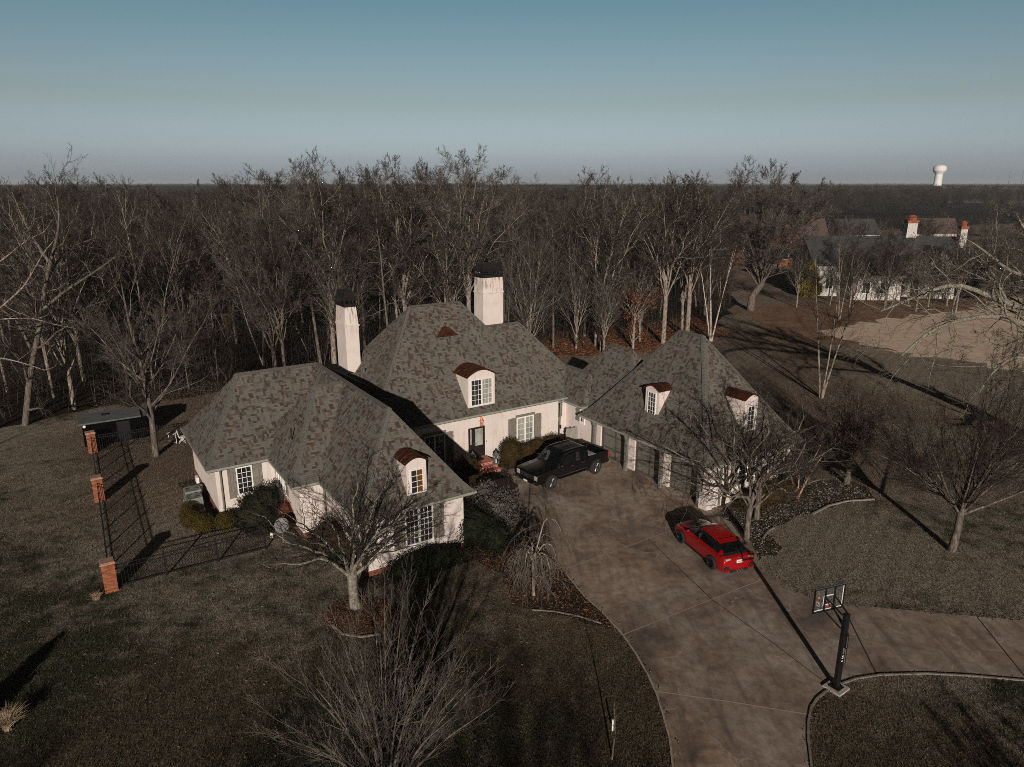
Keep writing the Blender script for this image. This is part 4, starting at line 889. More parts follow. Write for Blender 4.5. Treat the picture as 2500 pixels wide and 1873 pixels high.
# ------------------------------------------------------------------ vehicles
def cr(a, b, c, d, t): return 0.5 * ((2 * b) + (c - a) * t + (2 * a - 5 * b + 4 * c - d) * t * t + (3 * b - a - 3 * c + d) * t ** 3)
def loft(stations, sub, classify, tension_cols=()):
    """stations: (x, [(y,z)...]); returns dict class -> (verts, faces) mirrored about y=0"""
    G = np.array([[(x, y, z) for y, z in pr] for x, pr in stations], float); ns, npf, _ = G.shape
    def refine(A, ax, n):
        A = np.moveaxis(A, ax, 0); out = []
        for i in range(len(A) - 1):
            a = A[max(i - 1, 0)]; b = A[i]; c = A[i + 1]; d = A[min(i + 2, len(A) - 1)]
            for k in range(n): out.append(cr(a, b, c, d, k / n))
        out.append(A[-1]); return np.moveaxis(np.array(out), 0, ax)
    Rf = refine(refine(G, 0, sub), 1, sub); Rf[:, :, 1] = np.maximum(Rf[:, :, 1], 0)
    res = {}
    for i in range(Rf.shape[0] - 1):
        for j in range(Rf.shape[1] - 1):
            c = classify(i // sub, j // sub); V, F = res.setdefault(c, ([], []))
            for sg in (1, -1):
                q = [Rf[i, j], Rf[i + 1, j], Rf[i + 1, j + 1], Rf[i, j + 1]]; n = len(V)
                V += [(p[0], p[1] * sg, p[2]) for p in q]; F.append((n, n + 1, n + 2, n + 3) if sg > 0 else (n + 3, n + 2, n + 1, n))
    V, F = res['body']
    for i in (0, -1):
        row = Rf[i]; pts = [(p[0], p[1], p[2]) for p in row] + [(p[0], -p[1], p[2]) for p in row[::-1]]
        m_ = len(row)
        for j in range(m_ - 1):
            n = len(V); a, b = row[j], row[j + 1]; V += [(a[0], a[1], a[2]), (b[0], b[1], b[2]), (b[0], -b[1], b[2]), (a[0], -a[1], a[2])]; F.append((n, n + 1, n + 2, n + 3))
    return res
def loft_part(name, vf, mat, parent, smooth=True):
    m = MB(); m.v, m.f = list(vf[0]), list(vf[1]); return m.build(name, mat, parent, smooth=smooth)
def wheel(e, x, y, r, w, rim, nspoke=5, side=1):
    T = Matrix.Translation((x, y, r)) @ Matrix.Rotation(-side * math.pi / 2, 4, 'X')      # local z -> outwards
    root = MB(); root.lathe([(r * 0.62, -w / 2), (r * 0.93, -w / 2), (r, -w / 2 + 0.03), (r, w / 2 - 0.03), (r * 0.93, w / 2), (r * 0.66, w / 2), (r * 0.64, w / 2 - 0.05), (r * 0.64, -w / 2 + 0.02)], 28, (0, 0, 0), T)
    wh = root.build('wheel', M['tyre'], e, smooth=False)
    m = MB(); m.lathe([(r * 0.57, w / 2 - 0.10), (r * 0.64, w / 2 - 0.04), (r * 0.66, w / 2 + 0.004), (r * 0.60, w / 2 + 0.006), (r * 0.56, w / 2 - 0.05)], 28, (0, 0, 0), T)
    m.lathe([(0.02, w / 2 - 0.06), (r * 0.14, w / 2 - 0.05), (r * 0.12, w / 2 - 0.01), (0.01, w / 2 - 0.005)], 12, (0, 0, 0), T)
    for k in range(nspoke):
        a = 2 * math.pi * k / nspoke
        for da in (-0.16, 0.16):
            m.tube([T @ Vector((r * 0.1 * math.cos(a), r * 0.1 * math.sin(a), w / 2 - 0.03)), T @ Vector((r * 0.6 * math.cos(a + da), r * 0.6 * math.sin(a + da), w / 2 - 0.02))], 0.022, 4)
    m.build('rim', M[rim], wh)
    m = MB(); m.lathe([(0.0, w / 2 - 0.06), (r * 0.63, w / 2 - 0.06), (r * 0.63, w / 2 - 0.05), (0.0, w / 2 - 0.05)], 20, (0, 0, 0), T); m.build('brake_disc', M['black_plastic'], wh)
def arch(e, x, y, r, side):
    m = MB(); n = 14
    for k in range(n):
        a0, a1 = math.pi * k / n, math.pi * (k + 1) / n
        p = [(x + rr * math.cos(a), y, r * 0.97 + rr * math.sin(a)) for rr, a in ((r * 1.0, a0), (r * 1.0, a1), (r * 1.13, a1), (r * 1.13, a0))]
        m.quad(p)
    m.box((x - r * 1.1, y - 0.25 * side - 0.01, r * 0.4), (x + r * 1.1, y - 0.25 * side + 0.01, r * 1.8))
    m.build('wheel_arch', M['black_plastic'], e)

def hatchback():
    fw, rw = Vector((8.55, 32.04, 0)), Vector((9.40, 29.55, 0)); d = (fw - rw).normalized(); ang = math.atan2(d.y, d.x); left = Vector((-d.y, d.x, 0))
    ctr = (fw + rw) / 2 - left * 0.78
    e = empty('red_car', ctr, ang, 'red hatchback car with black wheels parked facing the garage', 'car')
    wb = 2.63 / 2
    S = []
    def st(x, wl, hb, zl, zb, hr, zr, zc): S.append((x, [(wl * 0.93, zl), (wl, zl + 0.14), (wl, 0.52), (wl * 0.985, zb - 0.10), (hb, zb), (hr, zr), (hr * 0.55, zc - 0.012), (0, zc)]))
    st(-2.15, .78, .70, .30, .74, .62, .80, .83)
    st(-2.11, .83, .76, .22, .80, .68, .88, .92)
    st(-1.98, .86, .80, .19, .88, .66, .95, .97)
    st(-1.84, .885, .80, .19, .92, .64, 1.00, 1.03)
    st(-1.60, .89, .79, .20, .94, .60, 1.10, 1.14)
    st(-1.10, .89, .78, .20, .94, .57, 1.27, 1.32)
    st(-0.50, .885, .78, .18, .93, .56, 1.33, 1.39)
    st(0.15, .88, .78, .18, .91, .56, 1.32, 1.38)
    st(0.50, .88, .78, .18, .90, .57, 1.22, 1.27)
    st(1.10, .88, .79, .18, .88, .62, .97, .99)
    st(1.45, .88, .78, .19, .84, .62, .89, .92)
    st(1.85, .86, .72, .19, .76, .56, .80, .83)
    st(2.12, .76, .60, .20, .64, .45, .68, .70)
    st(2.22, .60, .48, .24, .52, .35, .55, .56)
    def cls(i, j):
        if j == 4 and 4 <= i <= 8: return 'side_window'
        if j >= 5 and i in (7, 8): return 'windshield'
        if j >= 5 and i in (3, 4): return 'rear_window'
        if j >= 4 and i == 2 : return 'trunk_lip'
        return 'body'
    r = loft(S, 4, cls)
    loft_part('body', r['body'], M['car_red'], e); loft_part('side_window', r['side_window'], M['car_glass'], e)
    loft_part('windshield', r['windshield'], M['car_glass'], e); loft_part('rear_window', r['rear_window'], M['car_glass'], e); loft_part('spoiler', r['trunk_lip'], M['black_plastic'], e)
    m = MB(); m.box((-1.72, -0.78, 0.2), (1.75, 0.78, 0.32)); m.box((-2.13, -0.55, 0.24), (-2.0, 0.55, 0.30)); m.build('underbody', M['black_plastic'], e)
    for sx in (wb, -wb):
        for sd in (1, -1): wheel(e, sx, sd * 0.855, 0.33, 0.22, 'rim_dark', 5, sd); arch(e, sx, sd * 0.893, 0.335, sd)
    # roof wing, pillars, tail lamps, vents, plate
    m = MB(); m.prism([(-1.38, 1.275), (-1.12, 1.33), (-1.12, 1.36), (-1.42, 1.30)], -0.57, 0.57, 'y'); m.build('roof_wing', M['car_red'], e, bevel=0.01)
    for sd in (1, -1):
        m = MB(); m.prism([(-2.05, 0.74), (-2.14, 0.78), (-2.12, 0.90), (-1.93, 0.96), (-1.86, 0.9)], sd * 0.50, sd * 0.835, 'y'); m.build('tail_lamp', M['lamp_red'], e, bevel=0.015)
        m = MB(); m.prism([(sd * 0.46, 0.84), (sd * 0.74, 0.80), (sd * 0.74, 0.90), (sd * 0.5, 0.90)], -2.175, -2.10, 'x'); m.build('reverse_lamp', M['lamp_clear'], e, bevel=0.01)
        m = MB(); m.prism([(sd * 0.50, 0.34), (sd * 0.78, 0.36), (sd * 0.82, 0.48), (sd * 0.74, 0.54), (sd * 0.55, 0.50)], -2.20, -2.02, 'x'); m.build('bumper_vent', M['black_plastic'], e)
        m = MB(); m.prism([(sd * 0.50, 0.22), (sd * 0.80, 0.24), (sd * 0.84, 0.33), (sd * 0.5, 0.30)], -2.2, -1.95, 'x'); m.build('bumper_corner', M['car_red'], e, bevel=0.02)
        m = MB(); m.tube([(0.72, sd * 0.80, 0.95), (0.70, sd * 0.92, 0.98), (0.68, sd * 0.98, 1.0)], [0.03, 0.06, 0.05], 8); m.build('side_mirror', M['car_red'], e, smooth=True)
        m = MB()
        for x in (-0.72, 0.28): m.box((x, sd * 0.885 - 0.01, 0.80), (x + 0.16, sd * 0.885 + 0.015, 0.825))
        m.build('door_handle', M['car_red'], e)
        m = MB(); m.box((-0.02, sd * 0.70 - 0.1, 0.9), (-0.06, sd * 0.70 + 0.095, 1.2)) ; m.build('window_pillar', M['black_plastic'], e)
        m = MB(); m.tube([(2.06, sd * 0.46, 0.66), (1.86, sd * 0.72, 0.70), (1.70, sd * 0.80, 0.76)], [0.03, 0.055, 0.03], 6); m.build('headlight', M['lamp_clear'], e, smooth=True)
        m = MB(); m.box((-1.1, sd * 0.86 - 0.02, 0.17), (1.0, sd * 0.86 + 0.04, 0.21)); m.build('side_skirt', M['black_plastic'], e)
    m = MB(); m.box((-2.158, -0.46, 0.812), (-2.12, 0.46, 0.832)); m.build('tailgate_trim', M['black_plastic'], e)
    m = MB(); m.box((-2.185, -0.15, 0.63), (-2.15, 0.15, 0.78)); pl = m.build('licence_plate', M['plate'], e)
    m = MB()
    for k in range(6): m.box((-2.188, -0.11 + k * 0.038, 0.67), (-2.186, -0.085 + k * 0.038, 0.73))
    m.build('plate_marks', M['lantern'], pl)
    m = MB(); m.box((-2.20, -0.46, 0.19), (-2.0, 0.46, 0.30)); m.build('rear_diffuser', M['black_plastic'], e)
    for y in (-0.14, 0.0, 0.14):
        m = MB(); m.tube([(-2.28, y, 0.27), (-1.98, y, 0.27)], 0.04, 10); m.build('exhaust', M['chrome'], e)
    m = MB(); m.lathe([(0.0, 0), (0.05, 0), (0.05, 0.01), (0, 0.01)], 12, (0, 0, 0), Matrix.Translation((-2.14, 0, 0.86)) @ Matrix.Rotation(-math.pi / 2, 4, 'Y')); m.build('badge', M['chrome'], e)
    m = MB(); m.tube([(-1.88, -0.28, 1.02), (-1.70, -0.05, 1.10)], [0.015, 0.01], 5); m.build('rear_wiper', M['black_plastic'], e)
    m = MB(); m.box((1.96, -0.42, 0.3), (2.2, 0.42, 0.5)); m.build('grille', M['black_plastic'], e)
hatchback()

def pickup():
    fw, rw = Vector((2.22, 38.61, 0)), Vector((5.10, 40.92, 0)); d = (fw - rw).normalized(); ang = math.atan2(d.y, d.x); left = Vector((-d.y, d.x, 0))
    ctr = (fw + rw) / 2 - left * 0.86
    e = empty('pickup_truck', ctr, ang, 'black four door pickup truck with a silver toolbox parked before the front hedge', 'pickup truck')
    wb = (fw - rw).length / 2; S = []
    def st(x, wl, hb, zl, zb, hr, zr, zc): S.append((x, [(wl * 0.95, zl), (wl, zl + 0.12), (wl, 0.75), (wl * 0.99, zb - 0.10), (hb, zb), (hr, zr), (hr * 0.6, zc - 0.01), (0, zc)]))
    st(-1.22, .98, .93, .50, 1.24, .80, 1.66, 1.68)
    st(-1.17, .99, .94, .48, 1.25, .80, 1.86, 1.89)
    st(-0.60, .99, .94, .45, 1.25, .79, 1.91, 1.95)
    st(0.15, .99, .94, .45, 1.24, .79, 1.91, 1.95)
    st(0.60, .99, .94, .45, 1.23, .79, 1.87, 1.92)
    st(0.92, .99, .94, .45, 1.23, .82, 1.66, 1.71)
    st(1.30, .99, .95, .45, 1.22, .86, 1.33, 1.36)
    st(1.55, 1.0, .96, .48, 1.20, .74, 1.25, 1.29)
    st(2.30, 1.0, .96, .50, 1.17, .72, 1.20, 1.24)
    st(2.78, .99, .95, .50, 1.12, .70, 1.15, 1.18)
    st(2.88, .98, .92, .52, 1.04, .66, 1.07, 1.09)
    def cls(i, j):
        if j == 4 and 1 <= i <= 5: return 'side_window'
        if j >= 5 and i in (4, 5): return 'windshield'
        return 'body'
    r = loft(S, 4, cls)
    loft_part('body', r['body'], M['truck_black'], e); loft_part('side_window', r['side_window'], M['car_glass'], e); loft_part('windshield', r['windshield'], M['car_glass'], e)
    m = MB(); m.box((-1.245, -0.92, 0.5), (-1.225, 0.92, 1.24)); m.prism([(-0.92, 1.24), (0.92, 1.24), (0.79, 1.84), (-0.79, 1.84)], -1.245, -1.225, 'x'); m.build('cab_back', M['truck_black'], e)
    m = MB(); m.box((-1.26, -0.6, 1.3), (-1.247, 0.6, 1.7)); m.build('rear_window', M['car_glass'], e)
    m = MB()
    for sd in (1, -1):
        y0, y1 = (0.90, 0.985) if sd > 0 else (-0.985, -0.90); m.box((-2.96, y0, 0.52), (-1.26, y1, 1.30))
    m.box((-2.96, -0.90, 0.52), (-1.26, 0.90, 0.72)); m.box((-2.96, -0.9, 0.72), (-2.9, 0.9, 1.26)); m.box((-1.31, -0.9, 0.72), (-1.26, 0.9, 1.26)); m.build('bed', M['truck_black'], e, bevel=0.015)
    m = MB(); m.box((-1.80, -0.90, 1.10), (-1.33, 0.90, 1.31)); m.prism([(-1.84, 1.315), (-1.30, 1.315), (-1.35, 1.36), (-1.79, 1.36)], -0.96, 0.96, 'y'); m.build('toolbox', M['alu'], e)
    m = MB(); m.box((-2.7, -0.6, 0.73), (-1.9, 0.5, 1.0)); m.build('bed_load', M['mat_rubber'], e, bevel=0.06)
    for sx in (wb, -wb):
        for sd in (1, -1): wheel(e, sx, sd * 0.945, 0.45, 0.27, 'rim_mid', 6, sd); arch(e, sx, sd * 0.994, 0.46, sd)
    m = MB(); m.box((-2.6, -0.8, 0.4), (2.6, 0.8, 0.55)); m.build('chassis', M['black_plastic'], e)
    m = MB(); m.prism([(2.78, 0.46), (2.98, 0.48), (3.0, 0.66), (2.82, 0.70)], -0.97, 0.97, 'y'); m.build('front_bumper', M['rim_dark'], e, bevel=0.02)
    m = MB(); m.box((2.80, -0.62, 0.70), (2.9, 0.62, 1.0)); gr = m.build('grille', M['black_plastic'], e)
    for z in (0.80, 0.92): m = MB(); m.box((2.9, -0.6, z), (2.92, 0.6, z + 0.035)); m.build('grille_bar', M['chrome'], gr)
    m = MB(); m.box((2.92, -0.09, 0.855), (2.94, 0.09, 0.895)); m.box((2.921, -0.04, 0.84), (2.943, 0.04, 0.91)); m.build('badge', M['chrome'], gr)
    m = MB(); m.box((2.985, -0.16, 0.50), (3.005, 0.16, 0.60)); m.build('licence_plate', M['plate'], e)
    for sd in (1, -1):
        m = MB(); m.box((2.72, sd * 0.80 - 0.13, 0.72), (2.90, sd * 0.80 + 0.13, 1.0)); m.build('headlight', M['lamp_clear'], e, bevel=0.02)
        m = MB(); m.box((2.66, sd * 0.95 - 0.04, 0.72), (2.86, sd * 0.95 + 0.02, 0.98)); m.build('turn_signal', M['lamp_amber'], e, bevel=0.02)
        m = MB(); m.box((2.95, sd * 0.72 - 0.14, 0.5), (3.0, sd * 0.72 + 0.14, 0.62)); m.build('fog_lamp', M['chrome'], e)
        m = MB(); m.box((-2.975, sd * 0.93 - 0.06, 0.82), (-2.90, sd * 0.93 + 0.062, 1.2)); m.build('tail_lamp', M['lamp_red'], e)
        m = MB(); m.box((0.98, sd * 1.02 - 0.04, 1.18), (1.08, sd * 1.02 + 0.16 * sd, 1.40)) if sd > 0 else m.box((0.98, -1.18, 1.18), (1.08, -0.98, 1.40)); m.build('side_mirror', M['truck_black'], e, bevel=0.02)
        m = MB()
        for x in (-0.85, 0.05): m.box((x, sd * 0.99 - 0.005, 1.04), (x + 0.2, sd * 0.99 + 0.02, 1.07))
        m.build('door_handle', M['chrome'], e)
        m = MB(); m.box((-1.05, sd * 0.98 - 0.01, 0.46), (1.15, sd * 0.98 + 0.05, 0.51)); m.build('running_board', M['rim_dark'], e)
        m = MB(); m.box((-1.0, sd * 0.995 - 0.004, 0.62), (1.2, sd * 0.995 + 0.008, 0.64)); m.build('side_trim', M['chrome'], e)
        m = MB(); m.box((-0.18, sd * 0.88 - 0.06, 1.22), (-0.10, sd * 0.88 + 0.045, 1.78), Matrix.Rotation(0, 4, 'X')); m.build('door_pillar', M['truck_black'], e)
    m = MB(); m.box((-3.12, -0.9, 0.5), (-2.96, 0.9, 0.66)); m.build('rear_bumper', M['rim_dark'], e, bevel=0.02)
pickup()

# ------------------------------------------------------------------ bare trees
def tubes(P, R, sides):
    """P (N,n,3), R (N,n) -> verts, quads of N tapered tubes"""
    N, n, _ = P.shape
    T = np.empty_like(P); T[:, 1:-1] = P[:, 2:] - P[:, :-2]; T[:, 0] = P[:, 1] - P[:, 0]; T[:, -1] = P[:, -1] - P[:, -2]
    T /= np.linalg.norm(T, axis=2, keepdims=True) + 1e-9
    a = np.where(np.abs(T[:, :1, 2:3]) < 0.9, np.array([0, 0, 1.0]), np.array([1.0, 0, 0])); a = np.broadcast_to(a, T.shape)
    U = np.cross(T, a); U /= np.linalg.norm(U, axis=2, keepdims=True) + 1e-9; Wv = np.cross(T, U)
    an = 2 * np.pi * np.arange(sides) / sides
    V = P[:, :, None, :] + R[:, :, None, None] * (np.cos(an)[None, None, :, None] * U[:, :, None, :] + np.sin(an)[None, None, :, None] * Wv[:, :, None, :])
    V = V.reshape(-1, 3)
    b = (np.arange(N) * n * sides)[:, None, None] + (np.arange(n - 1) * sides)[None, :, None] + np.arange(sides)[None, None, :]
    b2 = (np.arange(N) * n * sides)[:, None, None] + (np.arange(n - 1) * sides)[None, :, None] + ((np.arange(sides) + 1) % sides)[None, None, :]
    F = np.stack([b, b2, b2 + sides, b + sides], -1).reshape(-1, 4)
    return V, F
def join(parts):
    V = []; F = []; o = 0
    for v, f in parts: V.append(v); F.append(f + o); o += len(v)
    return np.concatenate(V), np.concatenate(F)
def kids(rng, P, R, k, t0=0.2, t1=1.0, ang=40, aj=10, ratio=0.5, rj=0.2, rr=0.6, up=0.05, wig=0.12, n=5, shape=0.4, rmin=0.01, tip=True, zig=0.0, flat=0.0):
    N, m, _ = P.shape; seg = np.linalg.norm(np.diff(P, axis=1), axis=2); L = seg.sum(1)
    t = t0 + (t1 - t0) * (np.arange(k)[None] + rng.random((N, k))) / k
    if tip: t[:, -1] = 0.98
    x = np.clip(t * (m - 1), 0, m - 1.001); i = x.astype(int); f = (x - i)[..., None]; ar = np.arange(N)[:, None]
    pos = P[ar, i] * (1 - f) + P[ar, i + 1] * f; tan = P[ar, i + 1] - P[ar, i]; tan /= np.linalg.norm(tan, axis=2, keepdims=True) + 1e-9
    rad = R[ar, i] * (1 - f[..., 0]) + R[ar, i + 1] * f[..., 0]
    az = (np.arange(k)[None] * 2.4 + rng.random((N, 1)) * 6.28 + rng.normal(0, 0.35, (N, k)))
    a = np.where(np.abs(tan[..., 2:3]) < 0.9, np.array([0, 0, 1.0]), np.array([1.0, 0, 0]))
    U = np.cross(tan, a); U /= np.linalg.norm(U, axis=2, keepdims=True) + 1e-9; Wv = np.cross(tan, U)
    th = np.radians(ang + rng.normal(0, aj, (N, k)))
    if tip: th[:, -1] *= 0.35
    d = np.cos(th)[..., None] * tan + np.sin(th)[..., None] * (np.cos(az)[..., None] * U + np.sin(az)[..., None] * Wv)
    ln = L[:, None] * ratio * (1 - shape * t) * np.clip(1 + rng.normal(0, rj, (N, k)), 0.3, 1.8)
    M_ = N * k; d = d.reshape(M_, 3); pos = pos.reshape(M_, 3); ln = ln.reshape(M_); r0 = np.maximum(rad.reshape(M_) * rr, rmin)
    Q = np.empty((M_, n, 3)); Q[:, 0] = pos; st = (ln / (n - 1))[:, None]
    for j in range(1, n):
        d = d + rng.normal(0, wig, (M_, 3)); d[:, 2] += up
        if zig: d += rng.normal(0, zig, (M_, 3)) * (1 if j % 2 else 0.5)
        if flat: d[:, 2] *= (1 - flat)
        d /= np.linalg.norm(d, axis=1, keepdims=True) + 1e-9
        Q[:, j] = Q[:, j - 1] + d * st
    Rr = np.maximum(r0[:, None] * np.linspace(1, 0.3, n)[None], rmin * 0.42)
    return Q, Rr
def resample(pts, rad, n=16):
    p = np.array(pts, float); s = np.r_[0, np.cumsum(np.linalg.norm(np.diff(p, axis=0), axis=1))]; u = np.linspace(0, s[-1], n)
    q = np.stack([np.interp(u, s, p[:, c]) for c in range(3)], 1); r = np.interp(u, s, np.array(rad, float))
    q2 = q.copy(); q2[1:-1] = (q[:-2] + 2 * q[1:-1] + q[2:]) / 4
    return q2, r
WOB = 0.0
def build_tree(name, rng, roots, specs, limb_levels=1, bark='bark', twig='twig', sides=(9, 6, 4, 3, 3, 3), flare=0.0, bole=0, wobble=0.0):
    """roots: list of (pts, radii); returns (trunk data, crown data) as arrays"""
    q = [resample(p, r) for p, r in roots]; P = np.array([a for a, _ in q]); R = np.array([b for _, b in q])
    if wobble:
        w_ = rng.normal(0, wobble, P.shape); w_[:, 0] = 0; w_ = np.cumsum(w_, 1); w_[0] *= 0.2; P = P + w_ * np.linspace(0, 1, P.shape[1])[None, :, None]
    if flare: R[:, 0] *= 1 + flare; R[:, 1] *= 1 + flare * 0.3
    lv = [(P, R)]
    for i_, s in enumerate(specs): lv.append(kids(rng, *((P[bole:], R[bole:]) if i_ == 0 else lv[-1]), **s))
    tr = [tubes(p, r, sides[i]) for i, (p, r) in enumerate(lv[:1 + limb_levels])]; crn = [tubes(p, r, sides[i + 1 + limb_levels]) for i, (p, r) in enumerate(lv[1 + limb_levels:])]
    return tr, crn, lv
def plant(name, loc, tree, label, cat='tree', group=None, bark='bark', twig='twig', rz=0.0, scale=1.0, extra=None):
    tr, cr_, lv = tree
    e = empty(name, loc, rz, label, cat, group); e.scale = (scale,) * 3
    raw_mesh('trunk', *join(tr), M[bark], e, smooth=True); raw_mesh('crown', *join(cr_), M[twig], e)
    return e
rg = np.random.default_rng(7)
def straight(h, r, lean=0.03, wob=0.15, rt=0.25, n=7, rng=rg):
    z = np.linspace(0, h, n); p = np.stack([np.cumsum(rng.normal(0, wob, n)) * 0.5 * z / h + z * lean * rng.normal(), np.cumsum(rng.normal(0, wob, n)) * 0.5 * z / h + z * lean * rng.normal(), z], 1); p[0, :2] = 0
    return (p, np.linspace(r, r * rt, n))
def forks(h0, h, r, k, spread, rng, up=0.6, wob=0.3, trunk_lean=0.0, rr=0.62):
    """short bole that divides into k ascending limbs"""
    roots = [([(0, 0, 0), (0.02, 0, h0 * 0.5), (trunk_lean, 0, h0)], [r, r * 0.86, r * 0.8])]
    k = int(k * 1.7); o = rng.random() * 6.28
    for i in range(k):
        f = (i + 0.5) / k; a = o + i * 2.4 + rng.normal(0, 0.2); s = spread * math.sqrt(f) * (0.9 + 0.2 * rng.random()); H_ = h0 + (h - h0) * (1 - 0.5 * f ** 1.8) * (0.94 + 0.1 * rng.random()); pts = []; z0 = h0 * (0.78 + 0.2 * (1 - f))
        for t in np.linspace(0, 1, 8):
            rad = s * (0.55 * t + 0.45 * t * t); w_ = wob * math.sin(math.pi * t)
            pts.append((trunk_lean * min(1, 0.8 + 0.2 * t) + math.cos(a) * rad + rng.normal(0, w_ * .5), math.sin(a) * rad + rng.normal(0, w_ * .5), z0 + (H_ - z0) * t))
        roots.append((pts, list(np.linspace(r * rr * (0.85 - 0.35 * f), r * 0.05, 8))))
    return roots
def forest_proto(kind, seed):
    r = np.random.default_rng(seed); H = 18.0
    if kind == 'tall':
        roots = [straight(H * 0.93, 0.17, 0.02, 0.22, 0.2, 9, r)]
        sp = [dict(k=18, t0=0.30, ang=52, aj=16, ratio=0.38, shape=0.5, rr=0.5, up=0.08, wig=0.22, n=9, rmin=0.035), dict(k=8, ang=42, aj=16, ratio=0.5, rr=0.55, up=0.06, wig=0.22, n=6, rmin=0.022),
              dict(k=7, ang=36, aj=14, ratio=0.5, rr=0.6, up=0.06, wig=0.18, n=4, rmin=0.015), dict(k=6, ang=36, aj=14, ratio=0.70, rr=0.6, up=0.08, wig=0.16, n=3, rmin=0.012)]
    elif kind == 'vase':
        roots = forks(H * 0.26, H * 0.90, 0.22, 6, 5.0, r, wob=0.55)
        sp = [dict(k=9, t0=0.22, ang=36, aj=12, ratio=0.28, shape=0.2, rr=0.5, up=0.09, wig=0.12, n=7, rmin=0.025), dict(k=7, ang=34, aj=12, ratio=0.46, rr=0.55, up=0.07, wig=0.14, n=5, rmin=0.016),
              dict(k=7, ang=34, aj=12, ratio=0.48, rr=0.6, up=0.06, wig=0.15, n=4, rmin=0.014), dict(k=5, ang=34, aj=12, ratio=0.70, rr=0.6, up=0.08, wig=0.14, n=3, rmin=0.012)]
    else:   # slender
        roots = [straight(H * 0.9, 0.11, 0.08, 0.45, 0.15, 9, r), straight(H * 0.75, 0.08, 0.16, 0.5, 0.15, 9, r)]
        sp = [dict(k=13, t0=0.3, ang=34, aj=10, ratio=0.26, shape=0.4, rr=0.45, up=0.12, wig=0.14, n=6, rmin=0.018), dict(k=7, ang=34, aj=12, ratio=0.48, rr=0.55, up=0.08, wig=0.16, n=5, rmin=0.013),
              dict(k=5, ang=34, aj=12, ratio=0.5, rr=0.6, up=0.05, wig=0.16, n=3, rmin=0.009), dict(k=3, ang=34, aj=12, ratio=0.5, rr=0.6, up=0.05, wig=0.16, n=3, rmin=0.008)]
    return build_tree('p', r, roots, sp, 2, bole=1 if kind == 'vase' else 0, sides=(8, 5, 4, 3, 3, 3))
def edge_y(x):
    ex = [p[0] for p in EDGE]; ey = [p[1] for p in EDGE]; return float(np.interp(x, ex, ey))
def top_px(px):
    """how high the crowns reach in front of the horizon across the view"""
    return float(np.interp(px, [-200, 0, 120, 200, 280, 480, 590, 640, 800, 900, 1000, 1080, 1120, 1160, 1300, 1450, 1540, 1600, 1790, 1850, 2300], [402, 404, 398, 402, 398, 396, 372, 352, 348, 352, 338, 372, 400, 388, 366, 366, 372, 388, 392, 402, 406]))
PK = ['tall', 'vase', 'tall', 'slender', 'vase', 'tall', 'slender', 'tall', 'vase', 'slender', 'tall', 'vase']
BK = [('bark', 'twig'), ('bark_pale', 'twig'), ('bark', 'twig_red'), ('bark_pale', 'twig_grey'), ('bark', 'twig'), ('bark_pale', 'twig_grey'), ('bark', 'twig_red'), ('bark', 'twig'), ('bark_pale', 'twig'), ('bark_pale', 'twig'), ('bark', 'twig_grey'), ('bark', 'twig')]
protos = []; PH = []
def crown_top(e): return max(float(np.array([v.co.z for v in c.data.vertices]).max()) for c in e.children)
FLAB = 'bare deciduous tree standing in the dense woodland behind the house'
spots = []; rnd = random.Random(11)
tries = 0
while len(spots) < 270 and tries < 60000:
    tries += 1
    y = 46 + 92 * rnd.random() ** 1.25; x = rnd.uniform(-0.80 * y - 4, 0.34 * y + 3)
    ey = edge_y(x)
    if y < ey + 1.5 or y > ey + 62: continue
    D_ = 1106 + 1530 * x / (y * _cp + CAM_H * _sp)
    if not -160 < D_ < 1760: continue
    if 1560 < D_ and y < 105: continue
    md = 3.1 + 0.02 * y
    if any((x - a) ** 2 + (y - b) ** 2 < md * md for a, b, _ in spots): continue
    spots.append((x, y, D_))
spots.sort(key=lambda s: s[1])
for i, (x, y, D_) in enumerate(spots):
    H_ = CAM_H + (397 - top_px(D_)) / 1530 * y; edge_d = y - edge_y(x)
    H_ *= rnd.uniform(0.74, 1.0) if rnd.random() < 0.85 else 1.04
    if rnd.random() < 0.22 and edge_d < 14: H_ *= rnd.uniform(0.45, 0.7)
    k = rnd.randrange(12)
    if len(protos) < 12:
        k = len(protos); e = plant('woodland_tree', (x, y, 0), forest_proto(PK[k], 100 + k), FLAB, 'tree', 'woodland trees behind the house', *BK[k]); protos.append(e); PH.append(crown_top(e))
    else:
        e = copy_tree(protos[k]); e.location = (x, y, 0)
    s = H_ / PH[k]; e.scale = (s * rnd.uniform(0.9, 1.2), s * rnd.uniform(0.9, 1.2), s); e.rotation_euler = (rnd.gauss(0, .035), rnd.gauss(0, .035), rnd.uniform(0, 6.28))

